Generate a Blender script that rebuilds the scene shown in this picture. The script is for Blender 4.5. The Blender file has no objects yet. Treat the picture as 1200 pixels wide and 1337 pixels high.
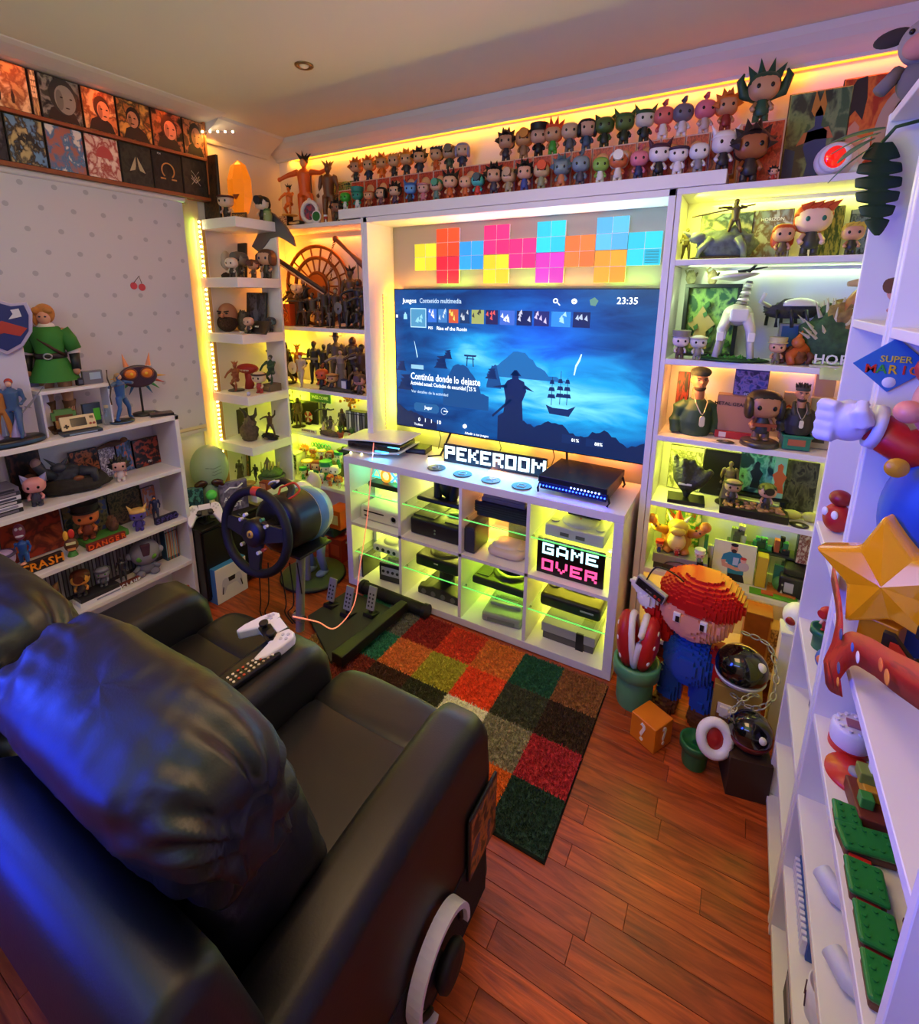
import bpy, bmesh, math, random
from mathutils import Vector as V, Matrix, noise as mnoise
from math import pi, sin, cos, radians
random.seed(7)
scn = bpy.context.scene
col = scn.collection

# ------------------------------------------------------------------ camera
CAM = V((1.7926, -1.9122, 1.6139)); YAW, PITCH, ROLL = .5259, -.2264, .0057
FPX, PX, PY = 648.42, 591.33, 535.27
_F = V((-sin(YAW)*cos(PITCH), cos(YAW)*cos(PITCH), sin(PITCH)))
_r = V((cos(YAW), sin(YAW), 0)); _u = _r.cross(_F)
_R = cos(ROLL)*_r + sin(ROLL)*_u; _U = -sin(ROLL)*_r + cos(ROLL)*_u
cd = bpy.data.cameras.new('camera'); cam = bpy.data.objects.new('camera', cd); col.objects.link(cam)
m3 = Matrix((_R, _U, -_F)).transposed(); cam.matrix_world = Matrix.Translation(CAM) @ m3.to_4x4()
cd.sensor_fit = 'HORIZONTAL'; cd.sensor_width = 36; cd.lens = FPX/1200*36
cd.shift_x = (600-PX)/1200; cd.shift_y = (PY-668.5)/1200; cd.clip_start = .02
scn.camera = cam

# ------------------------------------------------------------------ world, exposure, room light
scn.view_settings.view_transform = 'Standard'; scn.view_settings.look = 'None'
scn.view_settings.gamma = 1; scn.view_settings.use_curve_mapping = False
scn.view_settings.exposure = 0.12
wd = bpy.data.worlds.new('world'); scn.world = wd; wd.use_nodes = True
wd.node_tree.nodes['Background'].inputs[0].default_value = (.4, .45, .42, 1)
wd.node_tree.nodes['Background'].inputs[1].default_value = .05

def s2l(x): return x/12.92 if x <= .04045 else ((x+.055)/1.055)**2.4
def C(h, a=1):
    if not isinstance(h, str): return tuple(h)+(1,) if len(h) == 3 else h
    h = h.lstrip('#'); return tuple(s2l(int(h[i:i+2], 16)/255) for i in (0, 2, 4))+(a,)

def area(name, loc, dirv, sx, sy, color, power, spread=None):
    l = bpy.data.lights.new(name, 'AREA'); l.shape = 'RECTANGLE'; l.size = sx; l.size_y = sy
    l.color = C(color)[:3]; l.energy = power
    if spread: l.spread = spread
    o = bpy.data.objects.new(name, l); col.objects.link(o); o.location = loc
    o.rotation_euler = V(dirv).to_track_quat('-Z', 'Y').to_euler(); return o
LP = 1.0
# LED tubes of the room behind the camera (violet / blue), warm strip at the right, plus added fills
area('violet_led_tube', (.6, -2.85, 2.2), (0, 1, -.25), 1.6, .3, '#8c9cff', 9*LP)
area('blue_led_tube', (-.1, -2.7, 1.0), (.55, 1, -.05), .7, .7, '#1038ff', 9*LP, radians(80))
area('ceiling_fill', (.9, -2.4, 1.9), (0, .55, 1), 1.0, .3, '#b8ff90', 12*LP)  # added fill light behind the camera, brightens the ceiling
area('warm_fill', (1.0, -1.2, 2.42), (0, 0, -1), .9, .9, '#ffcf98', 15*LP)  # added overhead fill that lifts the whole room
area('orange_wall_lamp', (2.0, -1.2, 2.35), (0, .5, .9), .3, .3, '#ff7a20', 2.5*LP)
area('violet_side_lamp', (-.5, -2.3, 1.7), (1, .6, -.2), .4, 1.0, '#2848ff', 10*LP, radians(70))

# ------------------------------------------------------------------ helpers
def solve(e, axis, px, **k):
    """coordinate along axis so that the point with the other two coordinates k lies on pixel row/col px (e='u' or 'v')"""
    P0 = V((k.get('x', 0), k.get('y', 0), k.get('z', 0))); E = V([1 if a == axis else 0 for a in 'xyz'])
    a = P0-CAM; q = _R if e == 'u' else -_U; d = px-(PX if e == 'u' else PY)
    return (FPX*a.dot(q)-d*a.dot(_F))/(d*E.dot(_F)-FPX*E.dot(q))
def at(u, v, **k):
    d = _F+_R*(u-PX)/FPX-_U*(v-PY)/FPX; ax = list(k)[0]; i = 'xyz'.index(ax)
    return CAM+d*((k[ax]-CAM[i])/d[i])

_m = {}
def mat(name, color='#888888', rough=.5, metal=0., em=None, es=0., var=0., bump=0., bscale=60., alpha=1., trans=0., coat=0.):
    if name in _m: return _m[name]
    m = bpy.data.materials.new(name); _m[name] = m; m.use_nodes = True
    nt = m.node_tree; b = nt.nodes['Principled BSDF']; b.inputs['Base Color'].default_value = C(color)
    b.inputs['Roughness'].default_value = rough; b.inputs['Metallic'].default_value = metal
    if em: b.inputs['Emission Color'].default_value = C(em); b.inputs['Emission Strength'].default_value = es
    if trans: b.inputs['Transmission Weight'].default_value = trans
    if coat: b.inputs['Coat Weight'].default_value = coat
    if alpha < 1: b.inputs['Alpha'].default_value = alpha
    if var or bump:
        tc = nt.nodes.new('ShaderNodeTexCoord'); n = nt.nodes.new('ShaderNodeTexNoise')
        n.inputs['Scale'].default_value = bscale; n.inputs['Detail'].default_value = 4
        nt.links.new(tc.outputs['Object'], n.inputs['Vector'])
        if var:
            r = nt.nodes.new('ShaderNodeHueSaturation'); r.inputs['Color'].default_value = C(color)
            mr = nt.nodes.new('ShaderNodeMapRange'); mr.inputs[3].default_value = 1-var; mr.inputs[4].default_value = 1+var
            mr.inputs[1].default_value = .3; mr.inputs[2].default_value = .7
            nt.links.new(n.outputs[0], mr.inputs[0]); nt.links.new(mr.outputs[0], r.inputs['Value'])
            nt.links.new(r.outputs[0], b.inputs['Base Color'])
        if bump:
            bp = nt.nodes.new('ShaderNodeBump'); bp.inputs['Strength'].default_value = bump; bp.inputs['Distance'].default_value = .01
            nt.links.new(n.outputs[0], bp.inputs['Height']); nt.links.new(bp.outputs[0], b.inputs['Normal'])
    return m
def P(color, rough=.45, **k):      # plain paint / plastic by colour
    return mat('paint_%s_%d' % (str(color).strip('#'), int(rough*100))+('' if not k else '_'+'_'.join('%s%s' % (a, str(b).strip('#')) for a, b in k.items())), color, rough, **k)
def E(color, s, base=None):
    return mat('glow_%s_%g' % (color.strip('#'), s), base or '#111111', .5, em=color, es=s)
def art(c1, c2, c3, seed, scale=6., c4=None, rough=.35):
    """printed picture: soft blobs and brush shapes in the cover's colours"""
    nm = 'print_%s_%s_%s_%s' % (c1.strip('#'), c2.strip('#'), c3.strip('#'), seed)
    if nm in _m: return _m[nm]
    m = bpy.data.materials.new(nm); _m[nm] = m; m.use_nodes = True; nt = m.node_tree; b = nt.nodes['Principled BSDF']
    b.inputs['Roughness'].default_value = rough
    tc = nt.nodes.new('ShaderNodeTexCoord'); mp = nt.nodes.new('ShaderNodeMapping'); mp.inputs['Location'].default_value = (seed*1.7, seed*.9, seed*2.3)
    n = nt.nodes.new('ShaderNodeTexNoise'); n.inputs['Scale'].default_value = scale; n.inputs['Detail'].default_value = 4; n.inputs['Distortion'].default_value = .35
    cr = nt.nodes.new('ShaderNodeValToRGB'); cr.color_ramp.interpolation = 'EASE'; e = cr.color_ramp.elements
    e[0].position = .38; e[0].color = C(c1); e[1].position = .62; e[1].color = C(c3)
    x = e.new(.47); x.color = C(c2)
    if c4: x2 = e.new(.54); x2.color = C(c4)
    nt.links.new(tc.outputs['Generated'], mp.inputs[0]); nt.links.new(mp.outputs[0], n.inputs['Vector'])
    nt.links.new(n.outputs[0], cr.inputs[0]); nt.links.new(cr.outputs[0], b.inputs['Base Color'])
    return m

class MB:
    def __init__(s): s.v = []; s.f = []; s.s = []
    def add(s, vs, fs, M=None, sm=False):
        o = len(s.v)
        for p in vs: s.v.append(tuple(M @ V(p)) if M else tuple(p))
        for f in fs: s.f.append([i+o for i in f]); s.s.append(sm)
        return s
    def box(s, x0, x1, y0, y1, z0, z1, M=None):
        vs = [(x, y, z) for z in (z0, z1) for y in (y0, y1) for x in (x0, x1)]
        return s.add(vs, [(0, 2, 3, 1), (4, 5, 7, 6), (0, 1, 5, 4), (2, 6, 7, 3), (0, 4, 6, 2), (1, 3, 7, 5)], M)
    def cb(s, c, d, M=None):
        return s.box(c[0]-d[0]/2, c[0]+d[0]/2, c[1]-d[1]/2, c[1]+d[1]/2, c[2]-d[2]/2, c[2]+d[2]/2, M)
    def lathe(s, prof, n=20, M=None, sm=True):
        vs = []; fs = []; k = len(prof)
        for i in range(n):
            a = 2*pi*i/n
            for r, z in prof: vs.append((r*cos(a), r*sin(a), z))
        for i in range(n):
            j = (i+1) % n
            for q in range(k-1): fs.append((i*k+q, j*k+q, j*k+q+1, i*k+q+1))
        s.add(vs, fs, M, sm)
        if prof[0][0] > 1e-5: s.add([vs[i*k] for i in range(n)], [tuple(reversed(range(n)))], M)
        if prof[-1][0] > 1e-5: s.add([vs[i*k+k-1] for i in range(n)], [tuple(range(n))], M)
        return s
    def cyl(s, p0, p1, r0, r1=None, n=12, M=None, sm=True):
        p0 = V(p0); p1 = V(p1); r1 = r0 if r1 is None else r1; d = p1-p0; L = d.length
        if L < 1e-6: return s
        T = Matrix.Translation(p0) @ d.to_track_quat('Z', 'Y').to_matrix().to_4x4()
        return s.lathe([(r0, 0), (r1, L)], n, (M @ T) if M else T, sm)
    def sph(s, c, r, n=14, m=8, M=None, pw=1., z0=-1., z1=1.):
        r = (r, r, r) if not hasattr(r, '__len__') else r; vs = []; fs = []
        f = lambda t: math.copysign(abs(t)**pw, t)
        a0 = math.asin(z0); a1 = math.asin(z1)
        for j in range(m+1):
            b = a0+(a1-a0)*j/m
            for i in range(n):
                a = 2*pi*i/n
                vs.append((c[0]+r[0]*f(cos(b))*f(cos(a)), c[1]+r[1]*f(cos(b))*f(sin(a)), c[2]+r[2]*f(sin(b))))
        for j in range(m):
            for i in range(n):
                k = (i+1) % n; fs.append((j*n+i, j*n+k, (j+1)*n+k, (j+1)*n+i))
        fs.append(tuple(reversed(range(n)))); fs.append(tuple(range(m*n, m*n+n)))
        return s.add(vs, fs, M, True)
    def tube(s, pts, r, n=8, M=None, closed=False, r1=None):
        pts = [V(p) for p in pts]; vs = []; fs = []; N = len(pts); up = V((.13, .21, 1)).normalized()
        for i, p in enumerate(pts):
            a = pts[(i-1) % N] if (closed or i > 0) else p; b = pts[(i+1) % N] if (closed or i < N-1) else p
            t = (b-a).normalized(); x = t.cross(up)
            if x.length < .05: x = t.cross(V((1, 0, 0)))
            x.normalize(); y = t.cross(x); rr = r if r1 is None else r+(r1-r)*i/(N-1)
            if hasattr(r, '__len__'): rr = r[i]
            for k in range(n): vs.append(p+(x*cos(2*pi*k/n)+y*sin(2*pi*k/n))*rr)
        for i in range(N if closed else N-1):
            j = (i+1) % N
            for k in range(n): l = (k+1) % n; fs.append((i*n+k, i*n+l, j*n+l, j*n+k))
        if not closed: fs.append(tuple(reversed(range(n)))); fs.append(tuple(range((N-1)*n, N*n)))
        return s.add(vs, fs, M, True)
    def prism(s, poly, h0, h1, ax='y', M=None):
        """2-D outline extruded along ax"""
        def q(a, b, h): return (a, h, b) if ax == 'y' else ((h, a, b) if ax == 'x' else (a, b, h))
        n = len(poly); vs = [q(a, b, h0) for a, b in poly]+[q(a, b, h1) for a, b in poly]
        fs = [(i, (i+1) % n, (i+1) % n+n, i+n) for i in range(n)]+[tuple(reversed(range(n))), tuple(range(n, 2*n))]
        return s.add(vs, fs, M)
    def mesh(s, name):
        me = bpy.data.meshes.new(name); me.from_pydata(s.v, [], s.f); me.validate()
        bm = bmesh.new(); bm.from_mesh(me); bmesh.ops.recalc_face_normals(bm, faces=bm.faces); bm.to_mesh(me); bm.free()
        if len(me.polygons) == len(s.s): me.polygons.foreach_set('use_smooth', s.s)
        return me
def T(x=0, y=0, z=0, rx=0, ry=0, rz=0, s=1):
    return Matrix.Translation((x, y, z)) @ Matrix.Rotation(rz, 4, 'Z') @ Matrix.Rotation(ry, 4, 'Y') @ Matrix.Rotation(rx, 4, 'X') @ Matrix.Diagonal((s, s, s, 1) if not hasattr(s, '__len__') else tuple(s)+(1,))
def obj(name, mb, m, parent=None, bevel=0, seg=2, loc=None, rz=0, sub=0, label=None):
    me = mb if isinstance(mb, bpy.types.Mesh) else mb.mesh(name)
    o = bpy.data.objects.new(name, me); col.objects.link(o)
    if not me.materials: me.materials.append(m)
    elif me.materials[0] != m: o.material_slots[0].link = 'OBJECT'; o.material_slots[0].material = m
    if parent: o.parent = parent
    if loc: o.location = loc
    if rz: o.rotation_euler = (0, 0, rz)
    if bevel: b = o.modifiers.new('bevel', 'BEVEL'); b.width = bevel; b.segments = seg; b.limit_method = 'ANGLE'; b.angle_limit = .7; b.harden_normals = False
    if sub: b = o.modifiers.new('sub', 'SUBSURF'); b.levels = b.render_levels = sub
    if label: o['label'] = label
    return o
def thing(name, label, cat, loc=(0, 0, 0), rz=0, group=None, s=1):
    o = bpy.data.objects.new(name, None); col.objects.link(o); o.empty_display_size = .05
    o.location = loc; o.rotation_euler = (0, 0, rz); o.scale = (s, s, s) if not hasattr(s, '__len__') else s
    o['label'] = label; o['category'] = cat
    if group: o['group'] = group
    return o
def tag(o, label, cat, group=None):
    o['label'] = label; o['category'] = cat
    if group: o['group'] = group
    return o
def struct(name, mb, m, bevel=0, parent=None):
    o = obj(name, mb, m, parent, bevel)
    if not parent: o['kind'] = 'structure'
    return o
def text(body, size, m, parent, M, name='lettering', ext=.0008, align='CENTER', sx=1., label=None):
    cu = bpy.data.curves.new(name, 'FONT'); cu.body = body; cu.size = size; cu.extrude = ext; cu.align_x = align; cu.align_y = 'CENTER'
    cu.resolution_u = 2; cu.offset = size*.012
    cu.materials.append(m); o = bpy.data.objects.new(name, cu); col.objects.link(o); o.parent = parent
    me = bpy.data.meshes.new_from_object(o.evaluated_get(bpy.context.evaluated_depsgraph_get())); bpy.data.objects.remove(o); me.name = name
    o = bpy.data.objects.new(name, me); col.objects.link(o); o.parent = parent; me.materials.clear(); me.materials.append(m)
    o.matrix_local = M @ Matrix.Diagonal((sx, 1, 1, 1))
    if label: o['label'] = label
    return o
FRONT = Matrix.Rotation(pi/2, 4, 'X')          # text plane facing -Y
PXF = {'P': ['####', '#..#', '####', '#...', '#...'], 'E': ['####', '#...', '###.', '#...', '####'], 'K': ['#..#', '#.#.', '##..', '#.#.', '#..#'],
       'R': ['####', '#..#', '###.', '#.#.', '#..#'], 'O': ['####', '#..#', '#..#', '#..#', '####'], 'M': ['#...#', '##.##', '#.#.#', '#...#', '#...#'],
       'G': ['#####', '#....', '#.###', '#...#', '#####'], 'A': ['.###.', '#...#', '#...#', '#####', '#...#'], 'V': ['#...#', '#...#', '#...#', '.#.#.', '..#..']}
def pixel_letter(ch, px, y0, y1, gap=0.0):
    b = MB(); rows = PXF[ch]
    for r, row in enumerate(rows):
        for c_, q in enumerate(row):
            if q == '#': b.box(c_*px+gap, (c_+1)*px-gap, y0, y1, (len(rows)-1-r)*px+gap, (len(rows)-r)*px-gap)
    return b, len(rows[0])*px

WHITE = mat('white_laminate', '#e4e0e4', .42); WALL = mat('wall_paint', '#dcd3cf', .85, bump=.05, bscale=300)
BLACK = P('#0b0b0d', .4); DGREY = P('#26262a', .5)
# ------------------------------------------------------------------ room shell
XL, XR, YB, YF, ZC = -.81, 2.35, .42, -3.0, 2.5
fl = bpy.data.materials.new('parquet_wood'); fl.use_nodes = True; nt = fl.node_tree; bs = nt.nodes['Principled BSDF']
tc = nt.nodes.new('ShaderNodeTexCoord'); oi = nt.nodes.new('ShaderNodeObjectInfo'); mp = nt.nodes.new('ShaderNodeMapping'); mp.inputs['Scale'].default_value = (3, 26, 6)
va = nt.nodes.new('ShaderNodeVectorMath'); va.operation = 'ADD'; cm = nt.nodes.new('ShaderNodeCombineXYZ'); mu = nt.nodes.new('ShaderNodeMath'); mu.operation = 'MULTIPLY'; mu.inputs[1].default_value = 37
nt.links.new(oi.outputs['Random'], mu.inputs[0]); nt.links.new(mu.outputs[0], cm.inputs[0]); nt.links.new(mu.outputs[0], cm.inputs[2])
nt.links.new(tc.outputs['Object'], mp.inputs[0]); nt.links.new(mp.outputs[0], va.inputs[0]); nt.links.new(cm.outputs[0], va.inputs[1])
n1 = nt.nodes.new('ShaderNodeTexNoise'); n1.inputs['Scale'].default_value = 1.6; n1.inputs['Detail'].default_value = 7; n1.inputs['Distortion'].default_value = 1.4
nt.links.new(va.outputs[0], n1.inputs['Vector'])
cr = nt.nodes.new('ShaderNodeValToRGB'); cr.color_ramp.elements[0].position = .3; cr.color_ramp.elements[0].color = C('#7c3014'); cr.color_ramp.elements[1].position = .7; cr.color_ramp.elements[1].color = C('#cc5c28')
nt.links.new(n1.outputs[0], cr.inputs[0])
hs = nt.nodes.new('ShaderNodeHueSaturation'); mr = nt.nodes.new('ShaderNodeMapRange'); mr.inputs[3].default_value = .72; mr.inputs[4].default_value = 1.25
nt.links.new(oi.outputs['Random'], mr.inputs[0]); nt.links.new(mr.outputs[0], hs.inputs['Value']); nt.links.new(cr.outputs[0], hs.inputs['Color'])
nt.links.new(hs.outputs[0], bs.inputs['Base Color']); bs.inputs['Roughness'].default_value = .3
bp = nt.nodes.new('ShaderNodeBump'); bp.inputs['Strength'].default_value = .12; bp.inputs['Distance'].default_value = .01
nt.links.new(n1.outputs[0], bp.inputs['Height']); nt.links.new(bp.outputs[0], bs.inputs['Normal'])
floor = struct('floor', MB().box(XL-.1, XR+.1, YF-.1, YB+.1, -.06, -.012), P('#2a1008', .7))
PW = .071; meshes = {}
for row in range(40):
    y = YB-PW*(row+.5)
    if y < -1.97: break
    x = XL-random.random()*.4
    while x < XR:
        L = random.choice((.36, .44, .52, .62)); x1 = min(x+L, XR+.02); x0 = max(x, XL-.02)
        ln = round(x1-x0, 3)
        if ln > .04:
            if ln not in meshes:
                mb = MB().box(0, ln-.001, -PW/2+.0005, PW/2-.0005, -.012, 0); meshes[ln] = mb.mesh('plank')
            obj('plank', meshes[ln], fl, floor, bevel=.0007, seg=1, loc=(x0, y, 0))
        x = x1 if L != x1-x else x+L
obj('far_floorboards', MB().box(XL, XR, YF, -1.94, -.012, -.0004), fl, floor)['kind'] = 'stuff'
struct('wall_back', MB().box(XL-.1, XR+.1, YB, YB+.1, 0, 2.62), WALL)
struct('wall_left', MB().box(XL-.1, XL, YF-.1, YB, 0, 2.62), WALL)
struct('wall_right', MB().box(XR, XR+.1, YF-.1, YB, 0, 2.62), WALL)
struct('wall_front', MB().box(XL, XR, YF-.1, YF, 0, 2.62), WALL)
struct('ceiling', MB().box(XL-.1, XR+.1, YF-.1, YB+.1, ZC, ZC+.1), mat('ceiling_paint', '#cfc9bf', .9))
# crown moulding: stepped cove
prof = [(0, 0), (.018, 0), (.022, .012), (.05, .03), (.075, .05), (.095, .075), (.1, .1), (0, .1)]
CR = mat('plaster_moulding', '#d2cccd', .7)
struct('trim_1', MB().prism([(YB-.002-a*.95, 2.4+b) for a, b in prof], XL, XR, 'x'), CR)['label'] = 'white coved crown moulding along the back wall'
struct('trim_2', MB().prism([(XL+.002, 2.4), (XL+.02, 2.4), (XL+.03, 2.415), (XL+.09, 2.45), (XL+.16, 2.485), (XL+.165, 2.5), (XL+.002, 2.5)], -.10, YB-.1, 'y').prism([(XL+.002, 2.482), (XL+.09, 2.482), (XL+.12, 2.486), (XL+.19, 2.491), (XL+.22, 2.497), (XL+.225, 2.5), (XL+.002, 2.5)], YF, -.10, 'y'), CR)['label'] = 'white coved crown moulding along the left wall'
# baseboards
BB = mat('baseboard_paint', '#c8bcae', .5)
struct('baseboard_back', MB().box(XL, XR, YB-.014, YB, 0, .07), BB); struct('baseboard_left', MB().box(XL, XL+.014, YF, YB-.014, 0, .07), BB)

# recessed ceiling spot
p = at(397, 85, z=ZC)
t = thing('ceiling_spotlight', 'small round brass recessed spotlight in the ceiling', 'spotlight', p)
obj('rim', MB().lathe([(.022, -.001), (.024, -.006), (.033, -.007), (.037, -.003), (.037, 0)], 28), P('#8a7048', .3, metal=.9), t)
obj('bulb', MB().sph((0, 0, 0), (.02, .02, .011), z0=-1, z1=0), P('#d8d0c0', .2), t)

# LED strips: real light plus the row of diodes seen on them
def led_row(name, label, p0, p1, n, colf, r=.004, parent=None):
    p0 = V(p0); p1 = V(p1); t = thing(name, label, 'led strip', p0)
    d = (p1-p0); b = MB().cyl((0, 0, 0), d, .0035, n=6); obj('tape', b, P('#e8dcc8', .5) if n else E('#ff9a20', 2.2), t)
    me = MB().sph((0, 0, 0), r, 8, 4).mesh('diode')
    for i in range(n):
        c_ = colf(i/(n-1)); o = obj('diode', me, E(c_[0], c_[1]), t, loc=d*((i+.5)/n))
    return t
led_row('led_strip', 'glowing amber strip hidden under the crown moulding of the back wall', (XL+.15, YB-.012, 2.396), (XR-.05, YB-.012, 2.396), 0, None)
for i in range(6): area('crown_led', (-.45+i*.52, YB-.02, 2.398), (0, .8, -1), .52, .012, ('#ffa41c', '#ff9c18', '#ffa41c', '#ff9c18', '#ff9418', '#ff7020')[i], 1.15*LP)
VC = ['#fff0a0', '#f0ffa0', '#fff2b0', '#ffe890', '#ffd890', '#fff0b0', '#e8ffb0', '#fff4c0']
led_row('led_strip', 'vertical strip of bright bulbs on the post between window blind and corner shelves', (XL+.03, -.178, .60), (XL+.03, -.178, 2.0), 56, lambda f: (VC[int(f*8) % 8], 16), r=.0062)
for i, c_ in enumerate(('#d8ff40', '#ffb428', '#ffa31a', '#c8ff30', '#ff8f14', '#ff9a30', '#9aff50')):
    area('post_led', (XL+.012, -.186, .7+i*.2), (.15, -1, 0), .015, .2, c_, .24*LP)
led_row('led_strip', 'short row of bulbs on the left crown moulding beside the game pictures', (-.80, -.155, 2.432), (-.62, -.02, 2.44), 6, lambda f: ('#ffe9b0', 16), r=.006)
area('moulding_led', (-.72, -.08, 2.42), (0, 0, -1), .1, .1, '#ffb040', .6*LP)

# ------------------------------------------------------------------ left wall: picture ledges, blind
BX = -.765
t = thing('picture_ledge', 'long two-tier wall ledge of orange lit wood holding game pictures above the blind', 'shelf', (BX, 0, 0))
WD = mat('ledge_wood', '#8a4a26', .5, var=.15, bscale=30)
obj('ledge', MB().box(-.035, .018, -2.2, -.115, 2.095, 2.112), WD, t, bevel=.002); obj('ledge', MB().box(-.035, .016, -2.2, -.115, 2.292, 2.306), WD, t, bevel=.002)
obj('back_panel', MB().box(-.042, -.03, -2.2, -.115, 2.095, 2.5), mat('ledge_back', '#d8622a', .6), t)
obj('end_panel', MB().box(-.042, .012, -.115, -.105, 2.095, 2.495), P('#b06a3a', .5), t)
for i in range(4): area('ledge_led', (BX+.045, -.3-i*.3, 2.478), (-.6, 0, -1), .012, .28, '#ff5a10', .28*LP)
def picture(y0, y1, z0, z1, m, label, x=BX, kind=None):
    cy, cz = (y0+y1)/2, (z0+z1)/2; w, h = abs(y1-y0)/2, (z1-z0)/2
    t = thing('framed_print', label, 'picture', (x, cy, cz), group='game art prints on the ledges')
    obj('frame', MB().box(-.006, .004, -w, w, -h, h), P('#0c0c0e', .4), t, bevel=.001)
    obj('print', MB().box(.004, .0055, -w+.004, w-.004, -h+.004, h-.004), m, t)
    return t, w, h
def portrait(t, w, h, skin, hair, turn=0, s=1.):
    """flat printed head-and-shoulders picture, generic"""
    z = h*.05
    obj('printed_shoulders', MB().prism([(-w*.75, -h+.005), (-w*.55, -h*.45), (-w*.15, -h*.25), (w*.2, -h*.25), (w*.6, -h*.5), (w*.8, -h+.005)], .0056, .0062, 'x'), P('#2b2018', .5), t)
    def ell(cy, cz, ry, rz, n=22, k0=0): return [(cy+ry*cos(2*pi*i/n), cz+rz*sin(2*pi*i/n)) for i in range(n)]
    obj('printed_hair', MB().prism(ell(turn*w*.12, z+h*.12, w*.5*s, h*.6*s), .0062, .0066, 'x'), P(hair, .5), t)
    obj('printed_face', MB().prism(ell(turn*w*.2, z, w*.38*s, h*.48*s), .0066, .007, 'x'), P(skin, .5), t)
    obj('printed_shade', MB().prism(ell(turn*w*.2-w*.2*s, z-h*.05, w*.13*s, h*.34*s), .007, .0072, 'x'), P('#%02x%02x%02x' % tuple((int(skin[k:k+2], 16)*2+int(hair[k:k+2], 16))//3 for k in (1, 3, 5)), .5), t)
    b = MB()
    for q in (-.17, .17): b.prism(ell(turn*w*.25+q*w*s, z+h*.08, w*.07, h*.035), .0072, .0076, 'x')
    b.prism(ell(turn*w*.27, z-h*.26*s, w*.11, h*.03), .0072, .0076, 'x')
    obj('printed_features', b, P('#20120c', .5), t)
UR = [(-1.06, 0), (-.966, 0), (-.80, 1), (-.668, 2), (-.542, 3), (-.415, 4), (-.262, 5), (-.118, 6)]
us = [-30, 38, 50, 106, 152, 197, 238, 267]; Z0, Z1 = 2.306, 2.475
ys = [solve('u', 'y', u, x=BX, z=2.4) for u in us]
AU = [(('#caa36a', '#8a5a3a', '#e8d0a0'), 'misty pale game print with small walking figures, far left upper row', None),
      (('#d2b070', '#7a5436', '#f0dca8'), 'narrow print of a lit window grid, second in upper row', None),
      (('#3a3c38', '#8b8d84', '#15161a'), 'grey-green print of a large stern face, upper row', ('#8f8f86', '#33342f', 1, 1.35)),
      (('#d88a4a', '#8a4a2a', '#f4c080'), 'orange print of a short-haired head in profile, upper row', ('#e0a070', '#3a2012', 1, .95)),
      (('#b87434', '#4a3a20', '#e0a850'), 'print of a dark-haired woman before yellow light, upper row', ('#c8906a', '#1c120e', -.6, .85)),
      (('#3a2a20', '#a86a44', '#14100e'), 'dark print with a pale face and swept hair, second from right upper row', ('#d09a78', '#3a2418', .8, 1.05)),
      (('#5a3a28', '#b87a50', '#181210'), 'rightmost upper print, a bearded head half in shade', ('#b87c58', '#2a1a12', 1, 1.15))]
for i, (cs, lb, po) in enumerate(AU):
    t, w, h = picture(ys[i], ys[i+1]-.003, Z0, Z1, art(*cs, i+1, 3.5), lb)
    if po: portrait(t, w, h, *po)
    if i == 1:
        b = MB()
        for a in range(3):
            for c_ in range(4): b.box(.0058, .0062, -w*.6+a*w*.42, -w*.6+a*w*.42+w*.3, -h*.2+c_*h*.25, -h*.2+c_*h*.25+h*.18)
        obj('printed_window', b, P('#ffe8b0', .5), t)
    if i == 0:
        b = MB()
        for k, q in enumerate((-.3, .25)): b.prism([(q*w-.004, -h*.7), (q*w-.006, -h*.4), (q*w, -h*.1), (q*w+.006, -h*.4), (q*w+.004, -h*.7)], .0058, .0062, 'x')
        obj('printed_figures', b, P('#2c2018', .5), t)
us = [-60, 8, 60, 111, 157, 199, 238, 271]; ys = [solve('u', 'y', u, x=BX, z=2.2) for u in us]; Z0, Z1 = 2.112, 2.29
AL = [(('#2a2a33', '#15151c', '#55505a'), 'dark print cut off at the left picture edge, lower row'),
      (('#6a93b8', '#33302c', '#b8a878'), 'blue sky print of dark mounted riders, lower row'),
      (('#d8d4d0', '#4a78a4', '#a8685c'), 'white print with a blue wave and flying figures, lower row'),
      (('#d8b8a8', '#a44a44', '#e8d4c8'), 'pale pink print with a large red dome shape, lower row'),
      (('#22261f', '#30342c', '#1a1d18'), 'dark green print with a pale double-leaf emblem, lower row'),
      (('#17181a', '#1f2022', '#101113'), 'black print with a golden horseshoe-shaped emblem, lower row'),
      (('#2b2622', '#35302a', '#211d1a'), 'dark brown print with a white crossed line emblem, lower row')]
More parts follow.
